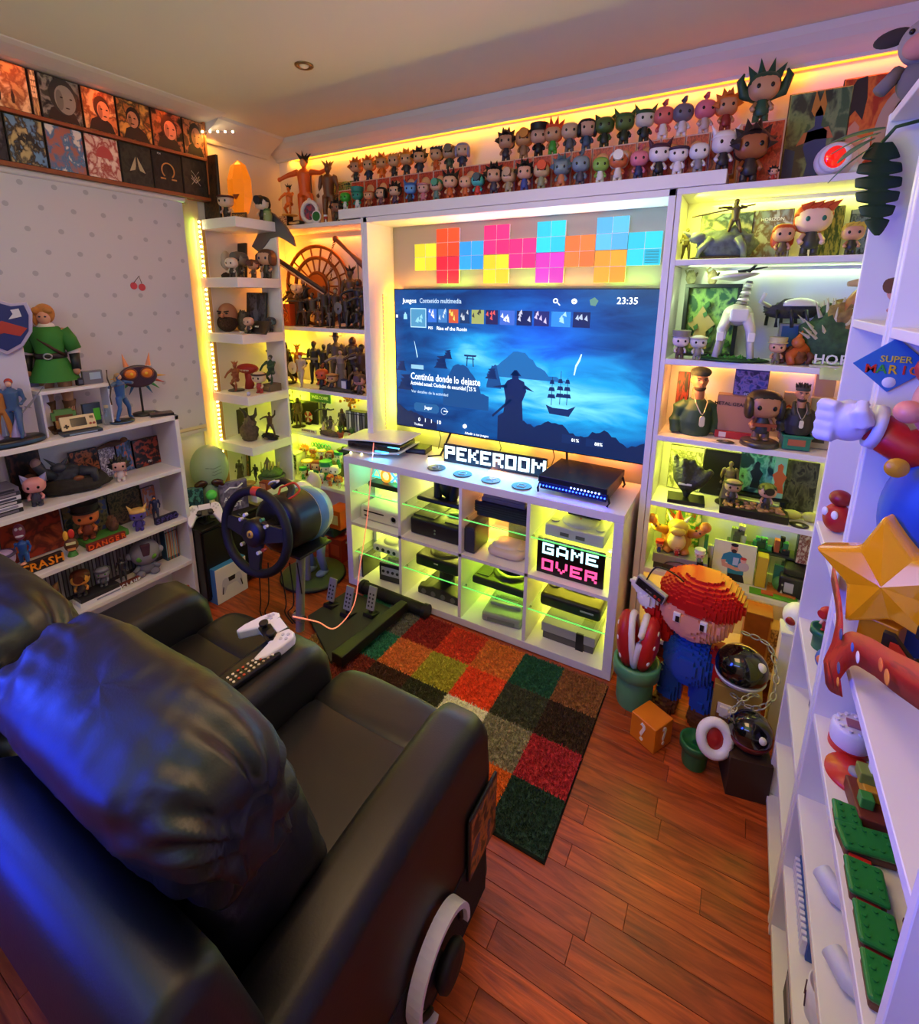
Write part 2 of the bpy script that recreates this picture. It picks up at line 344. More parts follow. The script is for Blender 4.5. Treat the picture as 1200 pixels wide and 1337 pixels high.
for i, (cs, lb) in enumerate(AL):
    t, w, h = picture(ys[i], ys[i+1]-.003, Z0, Z1, art(*cs, i+11, 4), lb)
    if i == 1: # riders
        b = MB()
        for q, zz, s in ((-.3, .05, 1), (.15, .12, 1.2), (.45, -.15, 1), (-.5, -.4, .8)):
            b.prism([(q*w+a*.012*s, zz*h+c_*.012*s) for a, c_ in ((-1, -1), (-.6, .6), (-.9, 1.4), (0, .9), (.5, 2), (.8, .6), (1.3, 0), (.9, -1.2), (.3, -.4), (-.3, -.5))], .0058, .0063, 'x')
        obj('printed_riders', b, P('#2a2622', .5), t)
    if i == 3:
        b = MB().prism([(w*.1+w*.5*cos(a*pi/12), h*.0+h*.55*sin(a*pi/12)) for a in range(13)], .0058, .0062, 'x'); obj('printed_dome', b, P('#b24a48', .5), t)
    if i == 4:
        b = MB()
        for q in (-1, 1): b.prism([(q*w*.08, -h*.05), (q*w*.05, h*.4), (q*w*.3, 0), (q*w*.5, -h*.35), (q*w*.15, -h*.25)], .0058, .0064, 'x')
        obj('printed_emblem', b, P('#b0a888', .5), t)
    if i == 5:
        R_ = w*.42; pts = [(R_*cos(radians(a)), R_*1.1*sin(radians(a))) for a in range(-55, 236, 12)]
        b = MB().tube([(.006, a, c_+h*.05) for a, c_ in pts], .0032, 6)
        b.box(.0058, .007, -w*.55, -w*.2, -h*.42, -h*.34); b.box(.0058, .007, w*.2, w*.55, -h*.42, -h*.34)
        obj('printed_emblem', b, P('#c08a4a', .4), t); text('PS4', .012, P('#d8d8d8'), t, Matrix.Translation((.0062, -w*.5, h*.85)) @ Matrix.Rotation(pi/2, 4, 'Z') @ FRONT, ext=.0002)
    if i == 6:
        b = MB()
        for q in (-1, 1):
            b.tube([(.006, q*w*.35, -h*.4), (.006, -q*w*.1, h*.0), (.006, q*w*.3, h*.35)], .0013, 5)
            b.tube([(.006, q*w*.35, -h*.05), (.006, 0, -h*.3), (.006, -q*w*.3, h*.1)], .0013, 5)
        obj('printed_emblem', b, P('#c8c0b4', .4), t)
# extra framed dark panel standing on the corner shelf beside the ledge is added with the shelf items

# roller blind
dots = bpy.data.materials.new('dotted_blind'); dots.use_nodes = True; nt = dots.node_tree; bs = nt.nodes['Principled BSDF']; bs.inputs['Roughness'].default_value = .8
tc = nt.nodes.new('ShaderNodeTexCoord'); sp = nt.nodes.new('ShaderNodeSeparateXYZ'); nt.links.new(tc.outputs['Object'], sp.inputs[0])
def mth(op, a, b=None, c_=None):
    n = nt.nodes.new('ShaderNodeMath'); n.operation = op
    for i, q in enumerate((a, b, c_)):
        if q is None: continue
        if isinstance(q, (int, float)): n.inputs[i].default_value = q
        else: nt.links.new(q, n.inputs[i])
    return n.outputs[0]
k = 1/.088
zr = mth('MULTIPLY', sp.outputs[2], k); row = mth('FLOOR', zr); off = mth('MULTIPLY', mth('MODULO', mth('ABSOLUTE', row), 2), .5)
yy = mth('SUBTRACT', mth('FRACT', mth('ADD', mth('MULTIPLY', sp.outputs[1], k*.75), off)), .5); zz = mth('SUBTRACT', mth('FRACT', zr), .5)
d2 = mth('SQRT', mth('ADD', mth('MULTIPLY', mth('MULTIPLY', yy, yy), 1.7), mth('MULTIPLY', zz, zz)))
ms = mth('LESS_THAN', d2, .12); mx = nt.nodes.new('ShaderNodeMix'); mx.data_type = 'RGBA'; nt.links.new(ms, mx.inputs[0])
mx.inputs[6].default_value = C('#c4c0cc'); mx.inputs[7].default_value = C('#a8a5b4'); nt.links.new(mx.outputs[2], bs.inputs['Base Color'])
t = thing('roller_blind', 'pale roller blind with grey dots and fruit sticker covering the left window', 'blind', (XL+.03, 0, 2.09))
obj('blind_fabric', MB().box(-.002, .002, -2.2, -.262, -1.195, 0), dots, t)
obj('roller_tube', MB().cyl((0, -2.2, -.006), (0, -.25, -.006), .014, n=16), P('#c8c2c8', .4), t)
obj('bottom_bar', MB().box(-.005, .006, -2.2, -.262, -1.205, -1.19), P('#d8c8a0', .4), t)
obj('bracket', MB().box(-.02, .012, -.25, -.238, -.022, .012), P('#b8a070', .4), t)
q = at(180, 370, x=XL+.034); b = MB()
for a, c_ in ((-.02, -.012), (.018, -.018)): b.prism([(q.y+a+.016*cos(i*pi/8), q.z-2.09+c_+.017*sin(i*pi/8)) for i in range(16)], .0025, .0045, 'x')
obj('cherry_sticker', b, P('#c03a48', .5), t)
obj('cherry_stalks', MB().tube([(.004, q.y-.02, q.z-2.09), (.004, q.y+.01, q.z-2.09+.035), (.004, q.y+.018, q.z-2.09)], .0016, 5), P('#4a3a2a', .5), t)
struct('window_1', MB().box(XL, XL+.012, -2.15, -.3, .92, 2.06), P('#20242c', .15))
# cream painted reveal strip between blind and shelf post
struct('trim_3', MB().box(XL, XL+.006, -.262, -.16, .07, 2.4), mat('window_reveal', '#e0c890', .7))['label'] = 'cream reveal strip between blind and corner shelves'
# ------------------------------------------------------------------ shelving
SH = {}
def shelf_unit(name, label, cat, panels, shelves, m=WHITE, bevel=.0015):
    t = thing(name, label, cat, (0, 0, 0))
    for q in panels: obj(q[0], MB().box(*q[1:7]), q[7] if len(q) > 7 else m, t, bevel=bevel, seg=1)
    for q in shelves: obj('shelf', MB().box(*q), m, t, bevel=bevel, seg=1)
    return t
# corner shelves on the left wall
CX0, CX1, CY0, CY1 = XL+.002, -.5, -.185, .09
CZ = (2.0, 1.70, 1.405, 1.068, .78, .5)
shelf_unit('corner_shelf', 'white thick-board corner shelves against the left wall beside the bulb strip', 'shelf',
    [('side_panel', XL+.002, XL+.02, -.15, -.135, .0, 2.0), ('back_panel', -.655, CX1-.005, CY1, CY1+.016, .0, 1.99), ('front_post', XL+.002, XL+.035, -.17, -.15, 0, 2.0, mat('post_paint', '#c89a50', .5))],
    [(CX0, CX1, CY0+(0 if i else .02), CY1, z-.05, z) for i, z in enumerate(CZ)])
# back-left unit
LX0, LX1, UY0, UY1 = XL+.004, .036, .185, YB-.002
LZ = (1.995, 1.43, 1.065, .782, .46)
shelf_unit('wall_shelf', 'white shelf unit in the back left corner full of dark statues', 'shelf',
    [('side_panel', .036-.016, .036, UY0, UY1, 0, 2.0)], [(LX0, LX1-.016, UY0, UY1, z-.022, z) for z in LZ])
# niche round the television
shelf_unit('television_surround', 'white box frame around the television wall niche', 'shelf',
    [('side_panel', .038, .062, UY0-.002, UY1, .0, 2.0), ('side_panel', 1.492, 1.517, UY0-.002, UY1, .0, 2.0), ('top_panel', .038, 1.517, UY0-.002, UY1, 1.975, 2.0),
     ('back_panel', .062, 1.492, YB-.016, YB-.004, .4, 1.975, mat('niche_back', '#a39d8e', .75))], [])
# long board over everything
tag(obj('long_shelf_board', MB().box(-.13, 1.675, UY0, UY1-.06, 2.002, 2.05), WHITE, bevel=.002), 'long white board carrying the rows of vinyl figures above the television', 'shelf')
# right tall unit
RZ = (2.0, 1.75, 1.378, 1.067, .785, .475, .15)
shelf_unit('wall_shelf', 'tall white shelf unit right of the television with statues and game boxes', 'shelf',
    [('side_panel', 1.519, 1.537, UY0, UY1, 0, 1.978), ('side_panel', 2.328, 2.346, UY0, UY1, 0, 1.978), ('back_panel', 1.537, 2.328, YB-.012, YB-.004, .05, 1.98)],
    [(1.519 if i == 0 else 1.537, 2.328, UY0, UY1-.012, z-.022, z) for i, z in enumerate(RZ)])
# narrow bookcases on the right wall
BKX, BKZ = 2.03, (1.56, .95, .69, .46, .24, .04)
def bookcase(label, y0, y1, zs, top=2.04, near=True):
    ps = [('side_panel', BKX, BKX+.28, y0, y0+.018, 0, top), ('back_panel', BKX+.282, BKX+.292, y0+.018, y1, .03, top)]
    if near: ps.append(('side_panel', BKX, BKX+.28, y1-.018, y1, 0, top))
    t = shelf_unit('bookcase', label, 'bookcase', ps, [(BKX+.002, BKX+.28, y0+.018, y1-.018, z-.02, z) for z in (top,)+tuple(zs)])
    b = MB()
    for z in range(14):
        for yy in (y0+.0175,):
            for xx in (BKX+.05, BKX+.23): b.cyl((xx, yy-.0185, .55+z*.1), (xx, yy-.0178, .55+z*.1), .0028, n=6)
    obj('peg_holes', b, P('#303038', .7), t)['kind'] = 'stuff'
    return t
bookcase('narrow white bookcase on the right wall holding the star lamp and brick landscape', -1.30, -.655, BKZ)
bookcase('slim white bookcase bay behind the red ribbon on the right wall', -.645, -.25, (1.56, 1.0, .69, .46, .24, .04))
# low bookcase on the left
SX, SXB = -.56, XL+.04
SZ = (1.036, .768, .5, .262, .03)
shelf_unit('bookcase', 'low white bookcase under the left blind with toys and game cases', 'bookcase',
    [('side_panel', SXB, SX, -.562, -.542, 0, 1.036), ('side_panel', SXB, SX, -2.1, -2.08, 0, 1.036), ('back_panel', SXB-.006, SXB, -2.1, -.542, .03, 1.03)],
    [(SXB, SX, -2.08, -.562, z-.02, z) for z in SZ[1:]]+[(SXB, SX, -2.1, -.542, 1.014, 1.036)])
struct('window_sill', MB().box(XL+.001, XL+.036, -2.2, -.262, .86, .88), P('#c8c0b0', .5))

# shelf lighting (LED tapes in the units)
def tape(x, y, z, d, ln, color, power, ax='x'):
    area('shelf_led', (x, y, z), d, ln if ax == 'x' else .012, .012 if ax == 'x' else ln, color, power*LP)
for z0, c_, pw in ((1.97, '#f4ff50', 2.2), (1.72, '#d8ffb0', 1.2), (1.35, '#ffb050', 1.9), (1.04, '#f2ff50', 1.9), (.76, '#e4ff40', 1.7), (.45, '#ffc840', .9)):
    area('shelf_led', (1.555, .22, z0-.06), (.9, .25, -.35), .02, .12, c_, pw*.65*LP); area('shelf_led', (1.93, .4, z0), (0, -.5, -1), .6, .012, c_, pw*.5*LP)
area('shelf_led', (1.95, .405, 1.36), (0, -.4, -1), .3, .012, '#c070ff', .4*LP)
for z0, c_, pw in ((1.96, '#ff8a30', 1.6), (1.40, '#ffb440', 1.1), (1.035, '#eeff30', 1.4), (.755, '#d8ff38', 1.5), (.44, '#ff9030', 1.8)):
    area('shelf_led', (-.3, .4, z0), (0, -.5, -1), .55, .012, c_, pw*LP)
for z0, c_ in ((1.8, '#ff9a20'), (1.52, '#ffa828'), (1.22, '#f4e830'), (.92, '#e8ff30'), (.62, '#e8ff38')):
    area('corner_led', (-.74, .33, z0), (0, .2, 1), .1, .15, c_, .8*LP); area('corner_led', (-.76, .395, z0), (.4, -1, 0), .02, .2, c_, .5*LP)

# ------------------------------------------------------------------ TV
TX0, TX1, TZ0, TZ1, TY = .127, 1.478, .888, 1.648, .318
TW, TH = TX1-TX0, TZ1-TZ0
t = thing('television', 'large flat television showing a blue night seascape menu', 'television', ((TX0+TX1)/2, TY, TZ0))
TV_ = t
obj('case', MB().box(-TW/2, TW/2, .004, .028, 0, TH), P('#08080a', .35), t, bevel=.003)
obj('bezel', MB().box(-TW/2, TW/2, -.002, .005, 0, .006).box(-TW/2, TW/2, -.002, .005, TH-.005, TH).box(-TW/2, -TW/2+.004, -.002, .005, 0, TH).box(TW/2-.004, TW/2, -.002, .005, 0, TH), P('#0a0b10', .3), t)
scr = bpy.data.materials.new('screen_picture'); scr.use_nodes = True; nt = scr.node_tree; bs = nt.nodes['Principled BSDF']
bs.inputs['Base Color'].default_value = C('#05070c'); bs.inputs['Roughness'].default_value = .25
tc = nt.nodes.new('ShaderNodeTexCoord'); sp = nt.nodes.new('ShaderNodeSeparateXYZ'); nt.links.new(tc.outputs['Generated'], sp.inputs[0])
no = nt.nodes.new('ShaderNodeTexNoise'); no.inputs['Scale'].default_value = 4.5; no.inputs['Detail'].default_value = 7; no.inputs['Distortion'].default_value = .6
mp = nt.nodes.new('ShaderNodeMapping'); mp.inputs['Scale'].default_value = (1.1, 1, 2.2); nt.links.new(tc.outputs['Generated'], mp.inputs[0]); nt.links.new(mp.outputs[0], no.inputs['Vector'])
def blob(cx, cz, rx, rz, amp):
    a = mth('MULTIPLY', mth('SUBTRACT', sp.outputs[0], cx), 1/rx); b = mth('MULTIPLY', mth('SUBTRACT', sp.outputs[2], cz), 1/rz)
    return mth('MULTIPLY', mth('POWER', 2.718, mth('MULTIPLY', mth('ADD', mth('MULTIPLY', a, a), mth('MULTIPLY', b, b)), -1)), amp)
val = mth('ADD', blob(.62, .38, .30, .2, .5), blob(.36, .6, .1, .12, .42)); val = mth('ADD', val, blob(.85, .3, .25, .18, .3)); val = mth('ADD', val, blob(.5, .6, .8, .5, .14))
val = mth('MULTIPLY', mth('ADD', val, .14), mth('ADD', mth('MULTIPLY', no.outputs[0], 1.7), .12))
cr = nt.nodes.new('ShaderNodeValToRGB'); e = cr.color_ramp.elements; e[0].position = .02; e[0].color = C('#06102c'); e[1].position = .95; e[1].color = C('#7adcff')
x = e.new(.16); x.color = C('#0d3470'); x = e.new(.34); x.color = C('#165fa8'); x = e.new(.58); x.color = C('#229cdc')
nt.links.new(val, cr.inputs[0]); nt.links.new(cr.outputs[0], bs.inputs['Emission Color']); bs.inputs['Emission Strength'].default_value = 1.3
obj('screen', MB().box(-TW/2+.004, TW/2-.004, .0, .004, .006, TH-.005), scr, t)
def sxy(fx, fz): return (-TW/2+fx*TW, fz*TH)      # screen fractions, origin bottom left
def glow(name, polys, m, d=0, parent=None):
    b = MB()
    for pl in polys: b.prism([sxy(*q) for q in pl], -.0006-d, -.0001-d, 'y')
    o = obj(name, b, m, parent or t)
    if len(polys) > 1: o['kind'] = 'stuff'
    return o
rnd = random.Random(3)
def ridge(x0, x1, f, n, base, seed):
    r = random.Random(seed); return [(x0, base)]+[(x0+(x1-x0)*i/n, f(i/n)+r.uniform(-.012, .012)) for i in range(n+1)]+[(x1, base)]
D1, D2, D3 = E('#14508f', 1.0), E('#0c2c60', 1.0), E('#0a2250', 1.0)
glow('mountain_picture', [ridge(.42, .72, lambda f: .46+.17*max(0, 1-abs(f-.42)/.42), 20, .44, 1)], E('#1e70b4', 1))
glow('cliff_picture', [ridge(.23, .43, lambda f: .3+.22*math.sin(pi*min(1, f*1.2))**.6*(1-f*.25), 18, .2, 2), ridge(.42, .48, lambda f: .38+.14*math.sin(pi*f), 9, .36, 9)], D1, .0002)
glow('shore_picture', [ridge(.47, .995, lambda f: .06+.12*(1-abs(f-.1)*.6)+.03*math.sin(f*19), 40, .01, 5), ridge(.005, .2, lambda f: .16-.1*f, 14, .01, 6)], D3, .0003)
gate = [[(.333, .49), (.337, .49), (.339, .56), (.335, .56)], [(.361, .49), (.365, .49), (.363, .56), (.359, .56)], [(.325, .556), (.373, .556), (.376, .568), (.322, .568)], [(.331, .538), (.367, .538), (.367, .544), (.331, .544)]]
trees = []
for cx, cz, s in ((.22, .46, 1), (.25, .53, .7), (.05, .28, 1.3), (.03, .42, .8), (.44, .42, .8)):
    for k in range(4): trees.append([(cx-.035*s+.012*k*s, cz+.02*k*s), (cx+.03*s-.006*k*s, cz+.021*k*s), (cx+.02*s, cz+.03*s+.02*k*s), (cx-.02*s, cz+.03*s+.02*k*s-.008)])
glow('gate_picture', gate, D2, .0004); glow('tree_picture', trees, D2, .0003)
# dark cloaked figure seen from behind (generic)
fx = .535
glow('standing_figure_picture', [[(fx-.055, .08), (fx-.045, .18), (fx-.035, .3), (fx-.045, .38), (fx-.03, .42), (fx-.012, .435), (fx-.012, .47), (fx, .49), (fx+.012, .47), (fx+.014, .435), (fx+.035, .42), (fx+.045, .36), (fx+.03, .29), (fx+.035, .17), (fx+.03, .08)],
     [(fx-.02, .455), (fx+.024, .455), (fx+.006, .492), (fx-.004, .492)], [(fx-.09, .175), (fx-.085, .165), (fx-.01, .29), (fx-.018, .3)], [(fx-.09, .37), (fx-.03, .395), (fx-.03, .37)], [(fx+.03, .38), (fx+.075, .36), (fx+.04, .4)]], D3, .0005)
sh = []
for mx_, h0, h1 in ((.675, .29, .47), (.705, .3, .51), (.73, .3, .47)):
    sh.append([(mx_-.0012, h0), (mx_+.0012, h0), (mx_+.0008, h1), (mx_-.0008, h1)])
    for k in range(3): sh.append([(mx_-.016+.003*k, h0+.045+k*.045), (mx_+.014-.003*k, h0+.045+k*.045), (mx_+.01-.003*k, h0+.07+k*.045), (mx_-.012+.003*k, h0+.07+k*.045)])
sh.append([(.655, .29), (.67, .235), (.74, .23), (.762, .3), (.735, .275), (.68, .275)])
glow('ship_picture', sh, D2, .0004)
glow('lightning_picture', [[(.748, .49), (.752, .49), (.757, .54), (.768, .58), (.773, .62), (.769, .62), (.762, .585), (.752, .55)], [(.108, .52), (.1105, .53), (.104, .58), (.095, .64), (.094, .64), (.101, .58)]], E('#c8f0ff', 1.3), .0005)
tiles = [('#5aa8d8', .085), ('#3c7ef0', 0), ('#4a8cd8', 0), ('#e8642c', 0), ('#20406a', 0), ('#b8c060', 0), ('#2a2444', 0), ('#4a78e0', 0), ('#14202c', 0), ('#28285a', 0), ('#3a9cf0', 0), ('#142040', 0)]
xs = [.075, .158, .209, .262, .315, .37, .424, .477, .53, .58, .646, .722, .795]
xs = [.078, .160, .208, .255, .304, .353, .412, .468, .533, .598, .660, .735, .80]
for i, (c_, _) in enumerate(tiles):
    x0, x1 = xs[i], xs[i+1]-.008; z1_ = .868 if i == 0 else .865; z0_ = .735 if i == 0 else .775
    m_ = mat('tile_%d' % i, '#050505', .4, em=c_, es=.9)
    if i == 0: glow('tile_border', [[(x0, z0_), (x1, z0_), (x1, z1_), (x0, z1_)]], E('#bfeaff', 1.2), .0003); x0 += .003; x1 -= .003; z0_ += .006; z1_ -= .006
    glow('menu_tile', [[(x0, z0_), (x1, z0_), (x1, z1_), (x0, z1_)]], m_, .0006)
    w_ = x1-x0; kk = random.Random(i)
    glow('tile_art', [[(x0+w_*a, z0_+.02+.06*b_), (x0+w_*(a+.22), z0_+.01+.06*b_), (x0+w_*(a+.16), z0_+.05+.05*b_)] for a, b_ in ((kk.uniform(0, .7), kk.random()) for _ in range(4))], E(('#9fe4ff', '#ffffff', '#d8ecff', '#ffe860', '#d0d8e0', '#484838', '#ff6050', '#ffffff', '#d8d8e8', '#e0d0ff', '#b8ecff', '#c8d8f0')[i], 1.0), .0009)
glow('icon_bag', [[(.044, .79), (.062, .79), (.06, .825), (.046, .825)], [(.049, .825), (.057, .825), (.055, .838), (.051, .838)]], E('#9ad8ff', 1.2), .0004)
glow('profile_dot', [[(.007, .8), (.016, .8), (.016, .82), (.007, .82)]], E('#f8fff0', 1.5), .0004)
WT = E('#f4fbff', 1.6); WT2 = E('#c8e4ff', 1.1)
def st(body, fx, fz, sz, m=WT, al='LEFT', sx=1.): x, z = sxy(fx, fz); text(body, sz, m, t, Matrix.Translation((x, -.0016, z)) @ FRONT, 'screen_text', .0001, al, sx)
st('Juegos', .042, .918, .034); st('Contenido multimedia', .122, .918, .034, WT2, sx=.82); st('23:35', .872, .93, .040)
st('PS5', .162, .735, .02, WT); st('Rise of the Ronin', .2, .735, .026); st('Continúa donde lo dejaste', .075, .385, .053, WT, sx=.76); st('Actividad actual: Ciudades de oscuridad | 25 %', .075, .335, .030, sx=.72)
st('Ver detalles de la actividad', .078, .275, .022, WT2); st('Jugar', .142, .165, .025); st('•••', .232, .155, .028); st('0   1   1   10', .11, .068, .03); st('Trofeos', .09, .03, .018)
st('Añadir a tus juegos', .33, .022, .018); st('81%', .754, .085, .022); st('88%', .835, .082, .022)
glow('pill_outline', [[(.09, .145), (.1, .13), (.2, .13), (.21, .145), (.21, .18), (.2, .195), (.1, .195), (.09, .18)]], E('#2468a8', .9), .0003)
glow('tag_outline', [[(.078, .44), (.138, .44), (.138, .47), (.078, .47)]], E('#9cd4f0', 1), .0003)
glow('status_pill', [[(.72, .06), (.785, .06), (.785, .115), (.72, .115)], [(.805, .06), (.865, .06), (.865, .11), (.805, .11)]], D2, .0004)
def ring(fx, fz, r, m, w=.003):
    x, z = sxy(fx, fz); obj('menu_icon', MB().tube([(x+r*cos(a*pi/8), -.0025, z+r*sin(a*pi/8)) for a in range(16)], w, 5, closed=True), m, t)
ring(.672, .928, .009, WT); glow('icon_handle', [[(.678, .915), (.681, .918), (.689, .903), (.686, .9)]], WT, .0006)
ring(.736, .926, .008, WT, .005); ring(.235, .155, .018, WT2, .0012); ring(.33, .07, .006, WT, .006); glow('avatar_picture', [[(.79, .905), (.806, .9), (.815, .93), (.802, .95), (.786, .935)]], E('#6a9c88', 1), .0005)
obj('foot', MB().tube([(-.32, .015, .01), (-.35, -.05, -.115), (-.4, -.1, -.117)], .006, 6), BLACK, t); obj('foot', MB().tube([(.32, .015, .01), (.35, -.05, -.115), (.4, -.1, -.117)], .006, 6), BLACK, t)
for q, z in ((-.05, -.08), (-.42, -.1), (.24, -.09)): obj('cable', MB().tube([(q, .03, .02), (q+.01, .05, -.05), (q-.01, .05, z-.03)], .0025, 6), BLACK, t)
# backlight
def bl(x, y, z, d, sx, sy, c_, p_): area('tv_backlight', (x, y, z), d, sx, sy, c_, p_*LP)
for i in range(4):
    bl(TX0-.004, .365, TZ0+.12+i*.18, (-1, .3, 0), .02, .17, ('#e0f030', '#ffd024', '#ffa41a', '#ff9018')[i], 1.1)
    bl(TX1+.002, .365, TZ0+.1+i*.18, (1, .4, 0), .02, .17, ('#ff8018', '#f8f030', '#ff9018', '#b8ff30')[i], .55)
for i in range(6): bl(TX0+.12+i*.22, .362, TZ1+.006, (0, -.05, 1), .2, .03, ('#ffb040', '#d8ff50', '#ffb850', '#e8ff60', '#ffc050', '#c8ff50')[i], .4)
for i in range(5): bl(TX0+.15+i*.26, .375, TZ0-.006, (0, .4, -1), .22, .012, ('#e8f040', '#ffc030', '#f0f040', '#ff9a28', '#ff8830')[i], .5)
led_row('led_strip', 'amber bulb tape on the inner left side of the television niche', (.0635, .3, .82), (.0635, .3, 1.62), 34, lambda f: ('#ffb020' if f > .45 else '#ffe030', 5), r=.004)

# light panels above the TV
q = (1.455-.215)/9; cz0 = 1.742
PAN = [(0, 0, '#f0dc30', 'yellow'), (1, .5, '#ff4a1c', 'orange red'), (1, -.5, '#ff2038', 'crimson'), (2, 0, '#28a0f8', 'sky blue'), (3, .5, '#ff2878', 'hot pink'), (3, -.5, '#f0d820', 'lemon yellow'),
       (4, 0, '#ff2a80', 'rose pink'), (5, .5, '#20d0f8', 'bright cyan'), (5, -.5, '#e838c0', 'magenta'), (6, 0, '#ff7828', 'orange'), (7, .5, '#58b8f0', 'pale blue'), (7, -.5, '#ffa018', 'amber'), (8, 0, '#28ccf0', 'turquoise')]
hw = q/2
for i, (cx, dz, c_, cn) in enumerate(PAN):
    x = .215+q*(cx+.5); z = cz0+.069+dz*q
    lbl = {0: 'at the left end', 8: 'at the right end'}.get(cx, 'upper of its column' if dz > 0 else 'lower of its column' if dz < 0 else 'between its neighbours')
    tt = thing('light_panel', '%s square light panel above the television, %s' % (cn, lbl), 'wall light', (x, .395, z), group='square light panels above the television')
    obj('housing', MB().box(-hw+.001, hw-.001, -.006, .006, -hw+.001, hw-.001), P('#e8e8e8', .5), tt)
    me = MB().add([(-hw/2+.001, -.0065, -hw/2+.001), (hw/2-.001, -.0065, -hw/2+.001), (hw/2-.001, -.0065, hw/2-.001), (-hw/2+.001, -.0065, hw/2-.001), (0, -.0065, 0)], [(0, 1, 4), (1, 2, 4), (2, 3, 4), (3, 0, 4)])
    me = MB().box(-hw/2+.0012, hw/2-.0012, -.009, -.006, -hw/2+.0012, hw/2-.0012).mesh('diffuser') if i == 0 else me_
    me_ = me
    for a in (-1, 1):
        for b_ in (-1, 1): obj('diffuser', me, E(c_, 1.25 if (a+b_) else 1.05), tt, bevel=.0015, seg=1, loc=(a*hw/2, 0, b_*hw/2))
    if i == 8+4:
        b = MB()
        for k in range(9): b.box(.006, hw-.008, -.0100, -.0092, -hw+.012+k*.006, -hw+.0145+k*.006)
        obj('printed_lines', b, P('#2a6a80', .5), tt)
    area('panel_light', (x, .375, z), (0, -1, .55), q*.9, q*.9, c_, .75*LP)
# ------------------------------------------------------------------ cube unit with consoles
KW,KD,KH = 1.47,.39,.77
DX = [.0,.365,.725,1.068,KW]      # divider centres
t = thing('cube_shelf','white eight-compartment cube shelf under the television','shelf',(0,0,0))
obj('top',MB().box(0,KW,0,KD,KH-.038,KH),WHITE,t,bevel=.002); obj('bottom',MB().box(0,KW,0,KD,0.004,.042),WHITE,t,bevel=.002)
obj('side_panel',MB().box(0,.038,0,KD,.042,KH-.038),WHITE,t,bevel=.001); obj('side_panel',MB().box(KW-.038,KW,0,KD,.042,KH-.038),WHITE,t,bevel=.001)
for x in DX[1:4]: obj('divider',MB().box(x-.008,x+.008,.002,KD,.042,KH-.038),WHITE,t)
obj('middle_board',MB().box(.038,KW-.038,.002,KD,.377,.393),WHITE,t); obj('back_panel',MB().box(.038,KW-.038,KD-.008,KD-.002,.04,KH-.038),WHITE,t)
cells = []
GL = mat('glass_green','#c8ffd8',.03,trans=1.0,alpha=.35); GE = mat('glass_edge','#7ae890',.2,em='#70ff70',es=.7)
for i in range(4):
    x0 = .038 if i == 0 else DX[i]+.008; x1 = KW-.038 if i == 3 else DX[i+1]-.008
    cells.append((x0,x1))
    for z in (.205,.565):
        g = obj('glass_shelf',MB().box(x0+.002,x1-.002,.022,KD-.02,z,z+.005),GL,t); obj('glass_edge',MB().box(x0+.002,x1-.002,.019,.022,z,z+.005),GE,g)
        for xx in (x0+.004,x1-.004): obj('shelf_peg',MB().cyl((xx-.004,.05,z-.004),(xx+.004,.05,z-.004),.004,n=8),P('#2a3a2a',.4),t)
cc = [('#40ff9a','#f0ff60'),('#f6f080','#f4f060'),('#ffa060','#c8ff30'),('#f6ff40','#fff040')]
for i,(x0,x1) in enumerate(cells):
    for r,(zt,zb) in enumerate(((.725,.57),(.37,.21))):
        c_ = cc[i][r]; c2 = '#f4ff50' if i != 2 or r == 0 else '#c8ff40'
        if i == 2 and r == 0: c2 = '#ff9a30'
        area('cube_led',((x0+x1)/2,.365,zt-.004),(0,-.35,-1),(x1-x0)*.85,.012,c_,(.6 if i+r == 0 else 1.7)*LP)
        area('cube_led',((x0+x1)/2,.365,zb-.012),(0,-.35,-1),(x1-x0)*.85,.012,c2,1.4*LP)
        area('cube_led',(x0+.006,.2,zt-.02),(1,0,-.6),.012,.3,c_,.6*LP)
def con(label,i,y,z,dx=0,rz=0,name='game_console'):
    x0,x1 = cells[i]; return thing(name,label,'console',((x0+x1)/2+dx,y,z),rz)
def rbox(name,t,x0,x1,y0,y1,z0,z1,m,bev=.006,label=None,seg=3): return obj(name,MB().box(x0,x1,y0,y1,z0,z1),m,t,bevel=bev,seg=seg,label=label)
GW,GY,GK = P('#d8d6d0',.4),P('#9a9894',.5),P('#17181a',.35)
# column 1
t = thing('symbol_light','lamp of four glowing outline symbols in the top left compartment','lamp',(.20,.15,.571))
rbox('base',t,-.13,.13,-.035,.035,0,.028,GK,.004)
def sym_pts(k,s):
    if k == 0: return [(s*cos(pi/2+a*2*pi/3),s*sin(pi/2+a*2*pi/3)) for a in range(3)],True
    if k == 1: return [(s*.9*cos(a*pi/10),s*.9*sin(a*pi/10)) for a in range(20)],True
    if k == 3: return [(-s*.75,-s*.75),(s*.75,-s*.75),(s*.75,s*.75),(-s*.75,s*.75)],True
    return None,False
for k,c_ in enumerate(('#20f0c0','#ff8a18','#58b0ff','#ff9ae0')):
    x = -.095+k*.064; pts,cl = sym_pts(k,.034); b = MB()
    if pts: b.tube([(x+a,0,.066+z) for a,z in pts],.007,8,closed=True)
    else: b.cyl((x-.026,0,.04),(x+.026,0,.092),.007,n=8).cyl((x+.026,0,.04),(x-.026,0,.092),.007,n=8)
    obj('glowing_symbol',b,E(c_,1.7),t)
area('symbol_glow',(.17,.12,.66),(-.5,.5,.3),.2,.05,'#60ffd0',.12*LP)
t = con('off-white console lying flat with disc slot and ring button, top left compartment',0,.19,.395)
